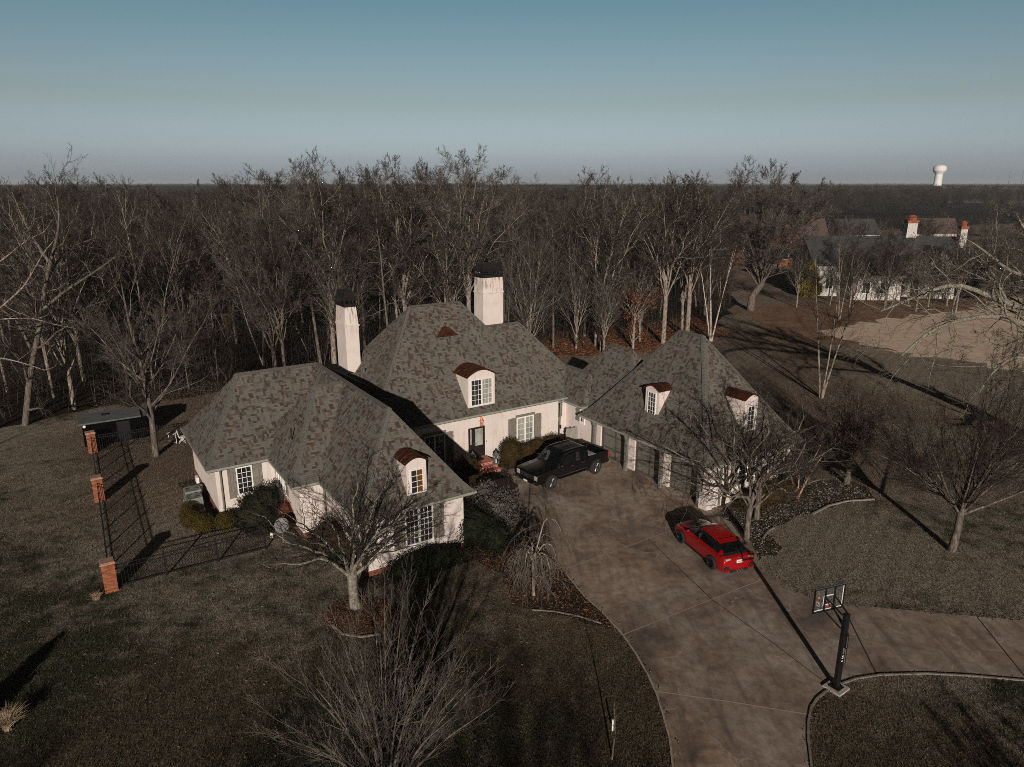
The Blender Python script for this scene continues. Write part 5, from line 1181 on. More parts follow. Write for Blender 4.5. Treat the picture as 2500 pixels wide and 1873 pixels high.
def gn_scatter(name, pts, objs, smin, smax, kind='stuff', zs=1.0, seed=0):
    """one object: instances of existing trees on a cloud of points"""
    me = bpy.data.meshes.new(name); me.vertices.add(len(pts)); me.vertices.foreach_set('co', np.asarray(pts, np.float32).ravel())
    o = bpy.data.objects.new(name, me); COL.objects.link(o); o['kind'] = kind
    g = bpy.data.node_groups.new(name, 'GeometryNodeTree')
    g.interface.new_socket('Geometry', in_out='INPUT', socket_type='NodeSocketGeometry'); g.interface.new_socket('Geometry', in_out='OUTPUT', socket_type='NodeSocketGeometry')
    gi = g.nodes.new('NodeGroupInput'); go = g.nodes.new('NodeGroupOutput'); ip = g.nodes.new('GeometryNodeInstanceOnPoints'); jn = g.nodes.new('GeometryNodeJoinGeometry')
    for ob in objs:
        oi = g.nodes.new('GeometryNodeObjectInfo'); oi.inputs['Object'].default_value = ob; oi.inputs['As Instance'].default_value = True; oi.transform_space = 'ORIGINAL'
        g.links.new(oi.outputs['Geometry'], jn.inputs[0])
    g.links.new(gi.outputs[0], ip.inputs['Points']); g.links.new(jn.outputs[0], ip.inputs['Instance']); ip.inputs['Pick Instance'].default_value = True
    rs = g.nodes.new('FunctionNodeRandomValue'); rs.data_type = 'FLOAT_VECTOR'
    v = [s_ for s_ in rs.inputs if s_.type == 'VECTOR']; v[0].default_value = (smin * 1.05, smin * 1.05, smin); v[1].default_value = (smax * 1.05, smax * 1.05, smax)
    rr = g.nodes.new('FunctionNodeRandomValue'); rr.data_type = 'FLOAT_VECTOR'; v = [s_ for s_ in rr.inputs if s_.type == 'VECTOR']; v[0].default_value = (0, 0, 0); v[1].default_value = (0, 0, 6.28)
    g.links.new([s_ for s_ in rr.outputs if s_.type == 'VECTOR'][0], ip.inputs['Rotation']); g.links.new([s_ for s_ in rs.outputs if s_.type == 'VECTOR'][0], ip.inputs['Scale'])
    g.links.new(ip.outputs[0], go.inputs[0])
    md = o.modifiers.new('scatter', 'NODES'); md.node_group = g
    return o
crowns = [c for e in protos for c in e.children if c.name.startswith('crown')]
trunks_ = [c for e in protos for c in e.children if c.name.startswith('trunk')]
def region(n, y0, y1, xa, xb, md, seed, keep=lambda x, y: True, p=1.0):
    r = np.random.default_rng(seed); out = []
    Y = y0 + (y1 - y0) * r.random(n) ** p; X = (xa + (xb - xa) * r.random(n)) * Y
    return [(x, y, 0) for x, y in zip(X, Y) if keep(x, y)]
def clear(x, y):      # open ground round the neighbouring houses and the road
    if y < edge_y(x) + 55: return False
    if x > 0.30 * y and y < 185: return False
    if 85 < x < 400 and 120 < y < 172: return False
    return True
far1 = region(2600, 100, 420, -0.80, 0.80, 0, 21, clear, 0.8)
gn_scatter('far_woodland', far1, [crowns[0], crowns[1], crowns[4], crowns[5], crowns[7]], 0.72 * 18 / 20.5, 0.90 * 18 / 20.5)
far2 = region(5200, 400, 1500, -0.80, 0.80, 0, 22, lambda x, y: True, 0.7)
gn_scatter('far_woodland', far2, [crowns[1], crowns[8], crowns[4]], 0.66, 0.93)
# trunks of the far wood's first rows
gn_scatter('far_woodland', [p for p in far1 if p[1] < 230][:600], [trunks_[0], trunks_[2], trunks_[5]], 0.6, 0.78)

# scattered trees among the neighbouring houses
NLAB = ['bare tree standing among the neighbouring houses at the right']
rq = random.Random(77); ns = []
for _ in range(4000):
    if len(ns) >= 80: break
    y = rq.uniform(84, 215); x = rq.uniform(0.36 * y, 0.86 * y)
    if 47 < x < 74 and 104 < y < 128: continue
    if 48 < x < 72 and 155 < y < 174: continue
    if y < 100 and x < 62: continue
    if 76 < x < 150 and y < 112 and rq.random() < .7: continue
    if any((x - a) ** 2 + (y - b) ** 2 < 22 for a, b in ns): continue
    ns.append((x, y))
ns += [(53, 100), (66, 100), (49, 102), (72, 99), (61, 103), (51, 106), (55, 103.5), (59.5, 105.5), (64.0, 103.5), (67, 106), (71, 104), (75, 103), (68, 99), (47, 104), (62, 98), (80, 100), (57, 99)]
for i, (x, y) in enumerate(ns):
    e = copy_tree(protos[[1, 0, 4, 3, 8, 6][i % 6]]); e.name = 'neighbourhood_tree'; e.location = (x, y, 0); s = rq.uniform(0.42, 0.62) if i < 80 else rq.uniform(0.46, 0.62)
    if x > 80 or y > 130: s *= 0.9
    e.scale = (s * 1.15, s * 1.15, s); e.rotation_euler = (0, 0, rq.uniform(0, 6.28)); tag(e, NLAB[0], 'tree', 'trees among the neighbouring houses')

# a few tall crowns standing above the wood at the far left
for k, (dx, top, yy_, lab) in enumerate([(95, 366, 150, 'leftmost of three round bare crowns rising above the horizon at the far left'), (157, 356, 148, 'middle and tallest of three round bare crowns above the far left horizon'), (196, 362, 152, 'rightmost of three round bare crowns above the far left horizon'),
                                        (262, 372, 150, 'low spreading bare crown above the horizon right of the three round ones'), (300, 376, 155, 'second low bare crown above the left horizon'), (530, 368, 120, 'thin bare crown above the horizon over the left wing roof')]):
    e = copy_tree(protos[[1, 4, 8, 11, 1, 4][k]]); e.name = 'horizon_tree'; hh_ = CAM_H + (397 - top) / 1530 * yy_; s = hh_ / PH[[1, 4, 8, 11, 1, 4][k]]
    e.location = ((dx - 1106) / 1530 * (yy_ * _cp + 4.6), yy_, 0); e.scale = (s * 1.0, s * 1.0, s); e.rotation_euler = (0, 0, k); tag(e, lab, 'tree', 'crowns above the left horizon')

# canopy towards the horizon: one rolling mass
def canopy():
    r = np.random.default_rng(5); ny, nx = 230, 700
    ys = 700 * (13000 / 700) ** (np.linspace(0, 1, ny)); us = np.linspace(-0.95, 0.95, nx)
    Y, U_ = np.meshgrid(ys, us, indexing='ij'); X = U_ * Y
    hgt = 11.2 + 3.6 * r.random(Y.shape) ** 1.5 + 1.3 * np.sin(X / 83 + 2 * np.sin(Y / 210)) * np.sin(Y / 160) - np.clip((Y - 1500) / 12000, 0, 1) * 2 + 1.5 * np.sin(X / 310 + Y / 500)
    hgt += np.clip((Y - 7000) / 6000, 0, 1) * 26 * (0.6 + 0.5 * np.sin(X / 2600 + 1.0))
    hgt += np.clip((Y - 1800) / 3000, 0, 1) * 7 * np.maximum(0, np.sin(X / 190 + 3 * np.sin(Y / 700)) * np.sin(X / 57 + Y / 390) + 0.3 * r.normal(0, 1, Y.shape))
    hgt[0] = 0
    V = np.stack([X, Y, hgt], -1).reshape(-1, 3); i = np.arange(ny - 1)[:, None] * nx + np.arange(nx - 1)[None]
    F = np.stack([i, i + 1, i + 1 + nx, i + nx], -1).reshape(-1, 4)
    o = raw_mesh('distant_woodland', V, F, M['canopy']); o['kind'] = 'stuff'
canopy()

# brush and saplings on the woodland floor
def brush():
    r = np.random.default_rng(31); n = 1300
    Y = 44 + 85 * r.random(n * 3) ** 1.4; X = r.uniform(-0.8, 0.42, n * 3) * Y; ok = np.array([y > edge_y(x) + 0.3 and y < edge_y(x) + 40 for x, y in zip(X, Y)]); X, Y = X[ok][:n], Y[ok][:n]; n = len(X)
    H_ = r.uniform(1.5, 6.5, n); m = 5; P = np.zeros((n, m, 3)); t = np.linspace(0, 1, m)
    P[:, :, 0] = X[:, None] + r.normal(0, 0.6, n)[:, None] * t; P[:, :, 1] = Y[:, None] + r.normal(0, 0.6, n)[:, None] * t; P[:, :, 2] = H_[:, None] * t
    R = 0.035 * (1 - 0.7 * t)[None] * (0.5 + r.random((n, 1)))
    a = kids(r, P, R, 7, 0.15, ratio=0.5, up=0.02, ang=60, wig=0.22, n=4, rmin=0.010); b = kids(r, *a, 4, 0.2, ratio=0.5, up=0.03, wig=0.2, n=3, rmin=0.008)
    o = raw_mesh('forest_undergrowth', *join([tubes(P, R, 4), tubes(*a, 3), tubes(*b, 3)]), M['twig']); o['kind'] = 'stuff'
brush()

# ------------------------------------------------------------------ individual trees
def at(px, py, Y):
    d = Vector((px - 1250, 1729 * _cp - (py - 936.5) * _sp, -1729 * _sp - (py - 936.5) * _cp)); t = Y / d.y
    return Vector((d.x * t, Y, CAM_H + d.z * t))
def base(x, y): p = gD(x, y); return (p.x, p.y, 0)
LAWN = [dict(k=9, t0=0.12, ang=34, aj=9, ratio=0.42, shape=0.4, rr=0.55, up=0.05, wig=0.07, n=6, rmin=0.014), dict(k=7, t0=0.15, ang=34, aj=9, ratio=0.46, rr=0.55, up=0.03, wig=0.09, n=5, rmin=0.010),
        dict(k=5, ang=34, aj=10, ratio=0.5, rr=0.6, up=0.02, wig=0.1, n=4, rmin=0.008), dict(k=4, ang=32, aj=10, ratio=0.55, rr=0.6, up=0.02, wig=0.1, n=3, rmin=0.0065)]
def sp(**kw): return [dict(s, **{k: v for k, v in kw.items()}) for s in LAWN]
R_ = np.random.default_rng
# young tree beside the shed
r = R_(51); t = [([(0, 0, 0), (0.1, 0, 3), (-0.1, 0.1, 6), (-0.5, 0, 9), (-0.6, 0, 11.6)], [0.21, 0.17, 0.13, 0.07, 0.02])]
for k in range(9):
    a = k * 2.4; z0 = 3.3 + 0.45 * k; l = 4.3 - 0.3 * k; t.append(([(0, 0, z0), (math.cos(a) * l * .35, math.sin(a) * l * .35, z0 + l * .35), (math.cos(a) * l * .75, math.sin(a) * l * .75, z0 + l * 1.0), (math.cos(a) * l, math.sin(a) * l, z0 + l * 1.35)], [0.075, 0.055, 0.03, 0.012]))
plant('lawn_tree', base(337, 985), build_tree('', r, t, sp(wig=0.12), 1), 'tall slender bare tree on the lawn right of the dark shed', bark='bark', twig='twig_grey')
# trees rising directly behind the house
for (bx, by, dep, H_, hw_, seed, bark, tw, lab) in [
        (580, 800, 66, 17.0, 5.6, 61, 'bark', 'twig_grey', 'spreading many-stemmed bare tree behind the left wing roof'),
        (712, 760, 69, 20.6, 5.0, 62, 'bark_pale', 'twig', 'tall pale-limbed bare tree behind the left chimney'),
        (873, 745, 72, 20.3, 4.4, 63, 'bark_pale', 'twig', 'pale-trunked bare tree above the left end of the main ridge'),
        (1012, 742, 73, 21.2, 5.2, 64, 'bark_pale', 'twig_grey', 'tallest round-crowned bare tree left of the right chimney'),
        (1305, 750, 74, 19.2, 5.6, 65, 'bark_pale', 'twig', 'tall wide-crowned pale bare tree between the right chimney and garage roof'),
        (1440, 745, 78, 18.4, 5.4, 66, 'bark_pale', 'twig', 'bare tree with level spreading limbs behind the garage peak'),
        (1492, 738, 80, 19.0, 5.0, 67, 'bark_pale', 'twig', 'leaning pale bare tree behind the right side of the garage peak')]:
    r = R_(seed); h0 = H_ * (0.15 if seed == 61 else 0.36)
    t = forks(h0, H_ * 0.93, 0.29, 6, hw_, r, wob=0.6)
    tree = build_tree('', r, t, [dict(k=10, t0=0.15, ang=36, aj=12, ratio=0.28, shape=0.2, rr=0.45, up=0.07, wig=0.12, n=7, rmin=0.018), dict(k=8, ang=34, aj=12, ratio=0.45, rr=0.55, up=0.06, wig=0.14, n=5, rmin=0.013),
                               dict(k=7, ang=34, aj=12, ratio=0.48, rr=0.6, up=0.05, wig=0.15, n=4, rmin=0.016), dict(k=5, ang=34, aj=12, ratio=0.72, rr=0.6, up=0.08, wig=0.14, n=3, rmin=0.0135)], 2, bole=1, sides=(9, 6, 4, 3, 3, 3))
    p = gD(bx, 750); x = (bx - 1106) / 1530 * (dep * _cp + CAM_H * _sp * 0.6)
    e = plant('tall_tree', (x, dep, 0), tree, lab, bark=bark, twig=tw); e.scale = (H_ / crown_top(e) * 1.08, H_ / crown_top(e) * 1.08, H_ / crown_top(e))
# the big lone tree at the edge of the meadow
r = R_(71); t = forks(4.6, 20.0, 0.6, 12, 9.6, r, wob=0.4, trunk_lean=1.4, rr=0.38)
tree = build_tree('', r, t, [dict(k=11, t0=0.12, ang=36, aj=10, ratio=0.26, shape=0.15, rr=0.45, up=0.06, wig=0.09, n=7, rmin=0.025), dict(k=9, ang=34, aj=10, ratio=0.44, rr=0.5, up=0.05, wig=0.11, n=5, rmin=0.017),
                           dict(k=7, ang=32, aj=10, ratio=0.46, rr=0.6, up=0.05, wig=0.12, n=4, rmin=0.024), dict(k=6, ang=34, aj=10, ratio=0.75, rr=0.6, up=0.07, wig=0.12, n=3, rmin=0.018)], 2, bole=1)
e = plant('tall_tree', (34.0, 100, 0), tree, 'huge vase-shaped bare tree with a broad domed crown left of the white house', bark='bark', twig='twig_grey'); e.scale = (21.3 / crown_top(e) * 1.1, 21.3 / crown_top(e) * 1.1, 21.3 / crown_top(e))
# birches
def birch(loc, H_, k, seed, lab, spread, tw):
    r = R_(seed); t = []
    for i in range(k):
        a = 2 * math.pi * i / k + 0.4; s = spread * (0.5 + 0.5 * r.random()); h = H_ * (0.75 + 0.25 * r.random())
        t.append(([(0.1 * math.cos(a), 0.1 * math.sin(a), 0), (s * .3 * math.cos(a), s * .3 * math.sin(a), h * .3), (s * .65 * math.cos(a), s * .5 * math.sin(a), h * .65), (s * math.cos(a), s * .6 * math.sin(a), h)], [0.10, 0.065, 0.038, 0.01]))
    tree = build_tree('', r, t, [dict(k=14, t0=0.3, ang=40, aj=10, ratio=0.26, shape=0.5, rr=0.4, up=0.05, wig=0.09, n=6, rmin=0.012), dict(k=8, ang=34, aj=10, ratio=0.5, rr=0.5, up=0.0, wig=0.1, n=5, rmin=0.009),
                               dict(k=5, ang=32, aj=10, ratio=0.5, rr=0.6, up=-0.02, wig=0.1, n=3, rmin=0.007), dict(k=3, ang=32, aj=10, ratio=0.5, rr=0.6, up=-0.02, wig=0.1, n=3, rmin=0.006)], 0)
    plant('birch_tree', loc, tree, lab, bark='birch' if seed == 81 else 'bark_pale', twig=tw)
birch((22.8, 79.5, 0), 13.5, 5, 81, 'white-stemmed birch clump with reddish twigs just behind the garage roof', 3.4, 'twig_red')
birch((26.0, 57.0, 0), 11.8, 3, 82, 'pale forked birch standing on the right lawn beyond the garage', 3.2, 'twig')
birch((43.5, 93.0, 0), 12.0, 2, 83, 'slim pale-stemmed tree in front of the white neighbour house', 1.8, 'twig_red')
# compact dark tree and the lawn tree at the right
r = R_(91); t = forks(1.5, 5.4, 0.2, 6, 2.3, r, wob=0.25)
plant('ornamental_tree', base(1828, 1045), build_tree('', r, t, sp(ang=44, wig=0.14), 1), 'compact dark bare tree at the bed edge right of the garage', bark='bark', twig='twig_red')
r = R_(92); t = [([(0, 0, 0), (0.12, 0, 1.1), (0.1, 0, 2.2), (0.1, 0, 3.2)], [0.2, 0.17, 0.16, 0.1])]
for k in range(19):
    a = k * 2.4; h = 4.0 + 4.9 * ((k * 7) % 19) / 19; s = 5.4 - 0.72 * (h - 3.6); z0 = 1.9 + 0.1 * (k % 6)
    t.append(([(0.1, 0, z0), (math.cos(a) * s * .3, math.sin(a) * s * .3, z0 + (h - z0) * .3), (math.cos(a) * s * .68, math.sin(a) * s * .68, z0 + (h - z0) * .7), (math.cos(a) * s, math.sin(a) * s, h)], [0.07, 0.048, 0.026, 0.008]))
plant('lawn_tree', base(2055, 1190), build_tree('', r, t, sp(wig=0.06, aj=8, ang=30), 0, bole=1, wobble=0.03), 'broad fan-shaped bare tree with pale lichened trunk on the right lawn', bark='bark', twig='twig')
# twisted tree at the garage corner, its neighbour and the crape myrtle
def twisted(H_, h0, r0, seed, lab, loc, limbs, spread):
    r = R_(seed); t = [([(0, 0, 0), (0, 0, h0 * .6), (0.05, 0, h0)], [r0, r0 * .85, r0 * .9])]
    for (dx, dy, dz, rr) in limbs:
        n = 7; pts = [np.array([0.05, 0, h0 * 0.95])]; tgt = np.array([dx, dy, dz]);
        for i in range(1, n):
            f = i / (n - 1); pts.append(np.array([dx * f, dy * f, h0 + (dz - h0) * f ** 0.8]) + r.normal(0, 0.28, 3) * (1 if i < n - 1 else .5))
        t.append(([tuple(p) for p in pts], list(np.linspace(rr, 0.03, n))))
    tree = build_tree('', r, t, [dict(k=10, t0=0.25, ang=46, aj=16, ratio=0.40, shape=0.35, rr=0.42, up=0.03, wig=0.2, n=7, rmin=0.011, zig=0.1), dict(k=7, ang=44, aj=15, ratio=0.46, rr=0.5, up=0.01, wig=0.22, n=5, rmin=0.009, zig=0.1),
                               dict(k=5, ang=42, aj=15, ratio=0.5, rr=0.6, up=0.0, wig=0.22, n=4, rmin=0.0075), dict(k=3, ang=42, aj=15, ratio=0.55, rr=0.6, up=0, wig=0.2, n=3, rmin=0.0065)], 1, sides=(9, 7, 5, 3, 3, 3), bole=1)
    return plant('ornamental_tree', loc, tree, lab, bark='bark', twig='twig')
twisted(7.5, 1.7, 0.17, 93, 'forked bare tree with twisting branches beside the red car', base(1612, 1162), [(-2.6, -0.3, 3.4, .11), (2.0, 0.4, 5.4, .11), (4.0, 0.6, 4.9, .05), (0.5, 1.5, 7.0, .06), (-1.4, 1.6, 6.4, .07), (2.8, -1.4, 3.6, .06), (-4.6, 1.0, 4.8, .06), (1.5, -2.0, 5.6, .05), (-4.4, -0.6, 3.4, .05), (-2.8, 2.2, 6.0, .06), (3.2, 2.0, 6.0, .06)], 4)
twisted(5.5, 1.8, 0.16, 94, 'second bare tree directly behind the forked tree at the garage corner', (13.1, 34.6, 0), [(-1.8, 1.0, 5.2, .12), (1.8, 0.5, 5.0, .12), (2.8, 1.6, 3.4, .08), (0.2, -1.2, 5.4, .08)], 3)
r = R_(95); t = []
for k in range(5):
    a = k * 1.3 + 0.3; t.append(([(0, 0, 0), (0.25 * math.cos(a), 0.25 * math.sin(a), 0.8), (0.75 * math.cos(a), 0.75 * math.sin(a), 2.2), (1.2 * math.cos(a), 1.2 * math.sin(a), 3.2)], [0.07, 0.05, 0.035, 0.015]))
plant('crape_myrtle', base(1722, 1078), build_tree('', r, t, LAWN[:3], 0), 'small crape myrtle with smooth pinkish stems beside the garage side wall', bark='myrtle', twig='twig_grey')
# thick-trunked tree in front of the front wing
r = R_(96); t = [([(0, 0, 0), (-0.05, 0, 0.9), (-0.1, 0, 1.7), (-0.1, 0, 2.0)], [0.25, 0.20, 0.24, 0.16])]
for k in range(14):
    a = k * 2.4 + .3; f = ((k * 5) % 14) / 14; h = 3.4 + 2.1 * f; s = 4.0 - 1.9 * f; z0 = 1.5 + 0.45 * f; bow = 0.12 * s
    t.append(([(-0.1 + .15 * math.cos(a), .15 * math.sin(a), z0), (math.cos(a) * s * .35, math.sin(a) * s * .35, z0 + (h - z0) * .42 + bow * .4), (math.cos(a) * s * .72, math.sin(a) * s * .72, z0 + (h - z0) * .8), (math.cos(a) * s, math.sin(a) * s, h)], [0.085, 0.05, 0.028, 0.009]))
plant('front_tree', base(768, 1312), build_tree('', r, t, [dict(LAWN[0], k=8, wig=.13, ang=40), dict(LAWN[1], k=6, wig=.14, ang=38), dict(LAWN[2], k=4, wig=.14), dict(LAWN[3], k=3, wig=.14)], 0, bole=1, wobble=0.09), 'short-trunked bare tree with a wide twiggy crown in front of the front wing', bark='bark_lichen', twig='twig')
# foreground many-stemmed tree
r = R_(97); t = []
for k in range(27):
    a = k * 2.4; f = ((k * 7) % 27) / 27; h = 3.2 + 2.9 * f; s = 3.0 - 1.8 * f
    t.append(([(0.2 * math.cos(a), 0.2 * math.sin(a), 0), (math.cos(a) * s * .22, math.sin(a) * s * .22, h * .3), (math.cos(a) * s * .6, math.sin(a) * s * .6, h * .7), (math.cos(a) * s, math.sin(a) * s, h)], [0.06, 0.04, 0.022, 0.006]))
plant('foreground_tree', (-3.6, 16.6, 0), build_tree('', r, t, [dict(k=11, t0=0.2, ang=28, aj=8, ratio=0.30, shape=0.3, rr=0.5, up=0.07, wig=0.05, n=5, rmin=0.008), dict(k=6, t0=0.2, ang=28, aj=8, ratio=0.45, rr=0.6, up=0.06, wig=0.06, n=4, rmin=0.0065),
      dict(k=3, ang=28, aj=8, ratio=0.5, rr=0.7, up=0.05, wig=0.06, n=3, rmin=0.0055)], 0), 'nearest many-stemmed bare tree with straight upright twigs at the bottom edge', bark='bark', twig='twig_grey')
# weeping tree
r = R_(98); t = [([(0, 0, 0), (-0.03, 0, 0.8), (-0.05, 0, 1.7)], [0.07, 0.06, 0.065])]
for k in range(11):
    a = k * 2.4; s = 0.6 + 0.4 * r.random(); h = 2.2 + 1.2 * (k == 0) + 0.4 * r.random()
    t.append(([(-0.05, 0, 1.65), (math.cos(a) * s * .45, math.sin(a) * s * .45, h), (math.cos(a) * s * .9, math.sin(a) * s * .9, h - .05), (math.cos(a) * s * 1.2, math.sin(a) * s * 1.2, h - .7)], [0.035, 0.03, 0.02, 0.008]))
plant('weeping_tree', base(1153, 1287), build_tree('', r, t, [dict(k=13, t0=0.3, ang=40, aj=16, ratio=0.62, shape=0.0, rr=0.45, up=-0.34, wig=0.14, n=8, rmin=0.007, rj=.35), dict(k=5, t0=0.15, ang=26, aj=10, ratio=0.6, rr=0.7, up=-0.3, wig=0.08, n=5, rmin=0.0055)], 0),
      'small weeping tree with drooping twigs at the driveway edge', bark='bark_pale', twig='bark')
r = R_(99); t = [([(0, 0, 0), (0.05, 0, 1.0), (0, 0, 2.2)], [0.03, 0.022, 0.008])]
plant('sapling', base(1322, 1640), build_tree('', r, t, [dict(k=7, t0=0.3, ang=40, ratio=0.3, up=0.06, n=4, rmin=0.006), dict(k=3, ratio=0.4, n=3, rmin=0.004)], 0), 'thin young sapling near the white stake left of the driveway', bark='bark', twig='twig_grey')
m = MB(); m.tube([(0, 0, 0), (0, 0, 0.42)], 0.03, 8); q = base(1323, 1578); o = m.build('marker_stake', M['white']); o.location = q; tag(o, 'short white marker stake in the lawn left of the driveway', 'stake')
# big tree at the left edge whose pale limbs reach into view, and the oak reaching in from the right
def edge_tree(name, Y, limbs, lab, seed, bark, twig, fine):
    r = R_(seed); b = Vector(limbs[0][0][0]); t = []
    for pts, r0, r1 in limbs: t.append(([tuple(Vector(p) - Vector((b.x, b.y, 0))) for p in pts], list(np.linspace(r0, r1, len(pts)))))
    return plant(name, (b.x, b.y, 0), build_tree('', r, t, fine, 1, sides=(9, 6, 4, 3, 3, 3)), lab, bark=bark, twig=twig)
def L_(pxs, Y, dy=0.0): return [at(x, y, Y + dy * i) for i, (x, y) in enumerate(pxs)]
OAKF = [dict(k=12, t0=0.1, ang=50, aj=14, ratio=0.17, shape=0.1, rr=0.45, up=0.05, wig=0.2, n=7, rmin=0.018, zig=0.12, rj=.35), dict(k=7, ang=42, aj=14, ratio=0.45, rr=0.5, up=0.03, wig=0.2, n=5, rmin=0.012, zig=.1),
        dict(k=5, ang=40, aj=14, ratio=0.48, rr=0.6, up=0.02, wig=0.2, n=4, rmin=0.009), dict(k=3, ang=38, aj=14, ratio=0.5, rr=0.6, up=0.0, wig=0.18, n=3, rmin=0.007)]
g0 = ground(60, 1075)
edge_tree('oak_tree', 50, [(L_([(60, 1060), (75, 900), (100, 790), (110, 690), (135, 600), (150, 540), (140, 480)], 50), 0.24, 0.04), (L_([(100, 760), (160, 710), (230, 665), (265, 640), (285, 625)], 50, -0.7), 0.12, 0.03),
      (L_([(110, 690), (150, 625), (180, 600), (235, 580)], 50, 0.8), 0.09, 0.02), (L_([(80, 860), (40, 780), (-20, 740), (-80, 700)], 50, -0.6), 0.12, 0.03), (L_([(120, 640), (80, 580), (50, 520), (30, 470)], 50, 0.5), 0.12, 0.03)],
      'large pale-limbed bare oak at the left edge of the woodland', 111, 'bark', 'twig', OAKF)
edge_tree('oak_tree', 44, [([at(-160, 1300, 44) * 1.0] + L_([(-150, 1000), (-120, 800), (-90, 560)], 44), 0.3, 0.07), (L_([(-120, 800), (-20, 770), (60, 700), (110, 610), (130, 590)], 44, 0.3), 0.07, 0.02), (L_([(-130, 900), (0, 872), (70, 890), (110, 905)], 44, 0.2), 0.06, 0.015), (L_([(-130, 850), (-20, 780), (80, 776), (140, 795), (175, 800)], 44, 0.4), 0.055, 0.015), (L_([(-110, 700), (0, 640), (60, 590), (110, 565)], 44, 0.5), 0.06, 0.015)],
      'bare oak just outside the left edge with white limbs crossing into view', 112, 'bark_pale', 'twig', OAKF)
YB = 41.0
q = ground(2720, 1150); YB = q.y
edge_tree('oak_tree', YB, [([q] + L_([(2700, 900), (2660, 780), (2600, 640)], YB), 0.55, 0.2), (L_([(2690, 860), (2560, 770), (2440, 735), (2340, 690), (2290, 700), (2200, 740), (2150, 760)], YB, -0.5), 0.22, 0.04),
      (L_([(2680, 820), (2520, 800), (2440, 770), (2380, 775), (2300, 790), (2240, 830), (2200, 870)], YB, -0.9), 0.20, 0.04), (L_([(2650, 760), (2540, 690), (2460, 660), (2400, 610), (2370, 590)], YB, -0.3), 0.16, 0.03),
      (L_([(2690, 900), (2560, 880), (2470, 870), (2420, 910), (2390, 960)], YB, -0.8), 0.13, 0.03), (L_([(2640, 720), (2560, 620), (2500, 560), (2480, 520)], YB, 0.4), 0.14, 0.03),
      (L_([(2680, 840), (2560, 830), (2500, 820), (2450, 850), (2400, 830), (2340, 850)], YB, 0.6), 0.12, 0.02), (L_([(2660, 780), (2580, 740), (2500, 700), (2440, 700), (2400, 680), (2330, 650), (2270, 660)], YB, 0.9), 0.12, 0.02)],
      'gnarled bare oak reaching in from the right edge above the straw field', 113, 'bark_lichen', 'bark', [dict(OAKF[0], k=17, ratio=0.22, rmin=.02), dict(OAKF[1], k=8), dict(OAKF[2], k=6), OAKF[3]])
# trees behind the camera that throw the shadows seen at the bottom of the picture
for k, (x, y, H_) in enumerate([(15.2, 7.0, 4.3), (17.6, 6.0, 4.6), (-3.0, -16.0, 11.4), (-16.0, -22.0, 12.0), (0.6, -21.0, 12.6), (-6.2, -22.0, 12.6), (-0.8, -10.0, 9.6), (2.6, -14.0, 10.4), (-24.0, -18.0, 10.5)]):
    e = copy_tree(protos[[4, 1, 7, 0, 2, 5, 10, 1, 4][k]]); e.location = (x, y, 0); e.scale = (H_ / 20 * 1.5, H_ / 20 * 1.5, H_ / 20)
    e.name = 'lawn_tree'; tag(e, 'bare tree on the front lawn just outside the picture', 'tree', 'front lawn trees outside the picture')

# ------------------------------------------------------------------ leafy shrubs
def ico(n=2):
    import bmesh
    bm = bmesh.new(); bmesh.ops.create_icosphere(bm, subdivisions=n, radius=1); V = np.array([v.co[:] for v in bm.verts]); F = np.array([[v.index for v in f.verts] for f in bm.faces]); bm.free(); return V, F
IV, IF = ico(3)
def shrub(name, loc, lobes, n, leaf, mat, label, cat='shrub', group=None, seed=0, rz=0.0, stem=None, up=0.0):
    """lobes: (cx,cy,cz,rx,ry,rz); a bumpy core with leaf-sized triangles all over it"""
    r = np.random.default_rng(seed); parts = []; tot = sum(l[3] * l[4] + l[4] * l[5] + l[3] * l[5] for l in lobes)
    for (cx, cy_, cz, rx, ry, rz_) in lobes:
        c = np.array([cx, cy_, cz]); rad = np.array([rx, ry, rz_]); bumps = 1 + 0.06 * np.sin(IV @ r.normal(0, 5, (3, 3)) + r.random(3) * 6).sum(1)
        V = c + IV * rad * 0.76 * bumps[:, None]; V[:, 2] = np.maximum(V[:, 2], 0.0); parts.append((V, IF))
        k = int(n * (rx * ry + ry * rz_ + rx * rz_) / tot); d = r.normal(0, 1, (k, 3)); d /= np.linalg.norm(d, axis=1, keepdims=True)
        bb = 1 + (0.10 if name in ('evergreen_shrub', 'rosemary_shrub', 'berry_shrub', 'evergreen_tree') else 0.025) * np.sin(d @ r.normal(0, 5, (3, 3)) + 1).sum(1)
        p = c + d * rad * (0.74 + 0.34 * r.random((k, 1)) ** 1.3) * bb[:, None]; p = p[p[:, 2] > 0.02]; d = d[:len(p)]; k = len(p)
        a = r.normal(0, 1, (k, 3)) + d * 0.6; a[:, 2] += up; a /= np.linalg.norm(a, axis=1, keepdims=True); b = np.cross(a, r.normal(0, 1, (k, 3))); b /= np.linalg.norm(b, axis=1, keepdims=True); s = leaf * (0.6 + 0.8 * r.random((k, 1)))
        V = np.stack([p - b * s * 0.45, p + b * s * 0.45, p + a * s * 1.6], 1).reshape(-1, 3); parts.append((V, np.arange(3 * k).reshape(-1, 3)))
    e = empty(name, loc, rz, label, cat, group); raw_mesh('foliage', *join(parts), M[mat], e)
    m = MB(); m.tube([(0, 0, 0), (0, 0, 0.3)], 0.04, 6); m.build('stem', M['bark'], e)
    return e
BX = ['round clipped boxwood closest to the air conditioners', 'second boxwood ball from the air conditioners', 'third boxwood ball from the air conditioners, at the row bend', 'fourth boxwood ball, before the one under the downspout', 'round clipped boxwood at the foot of the downspout, right of its row']
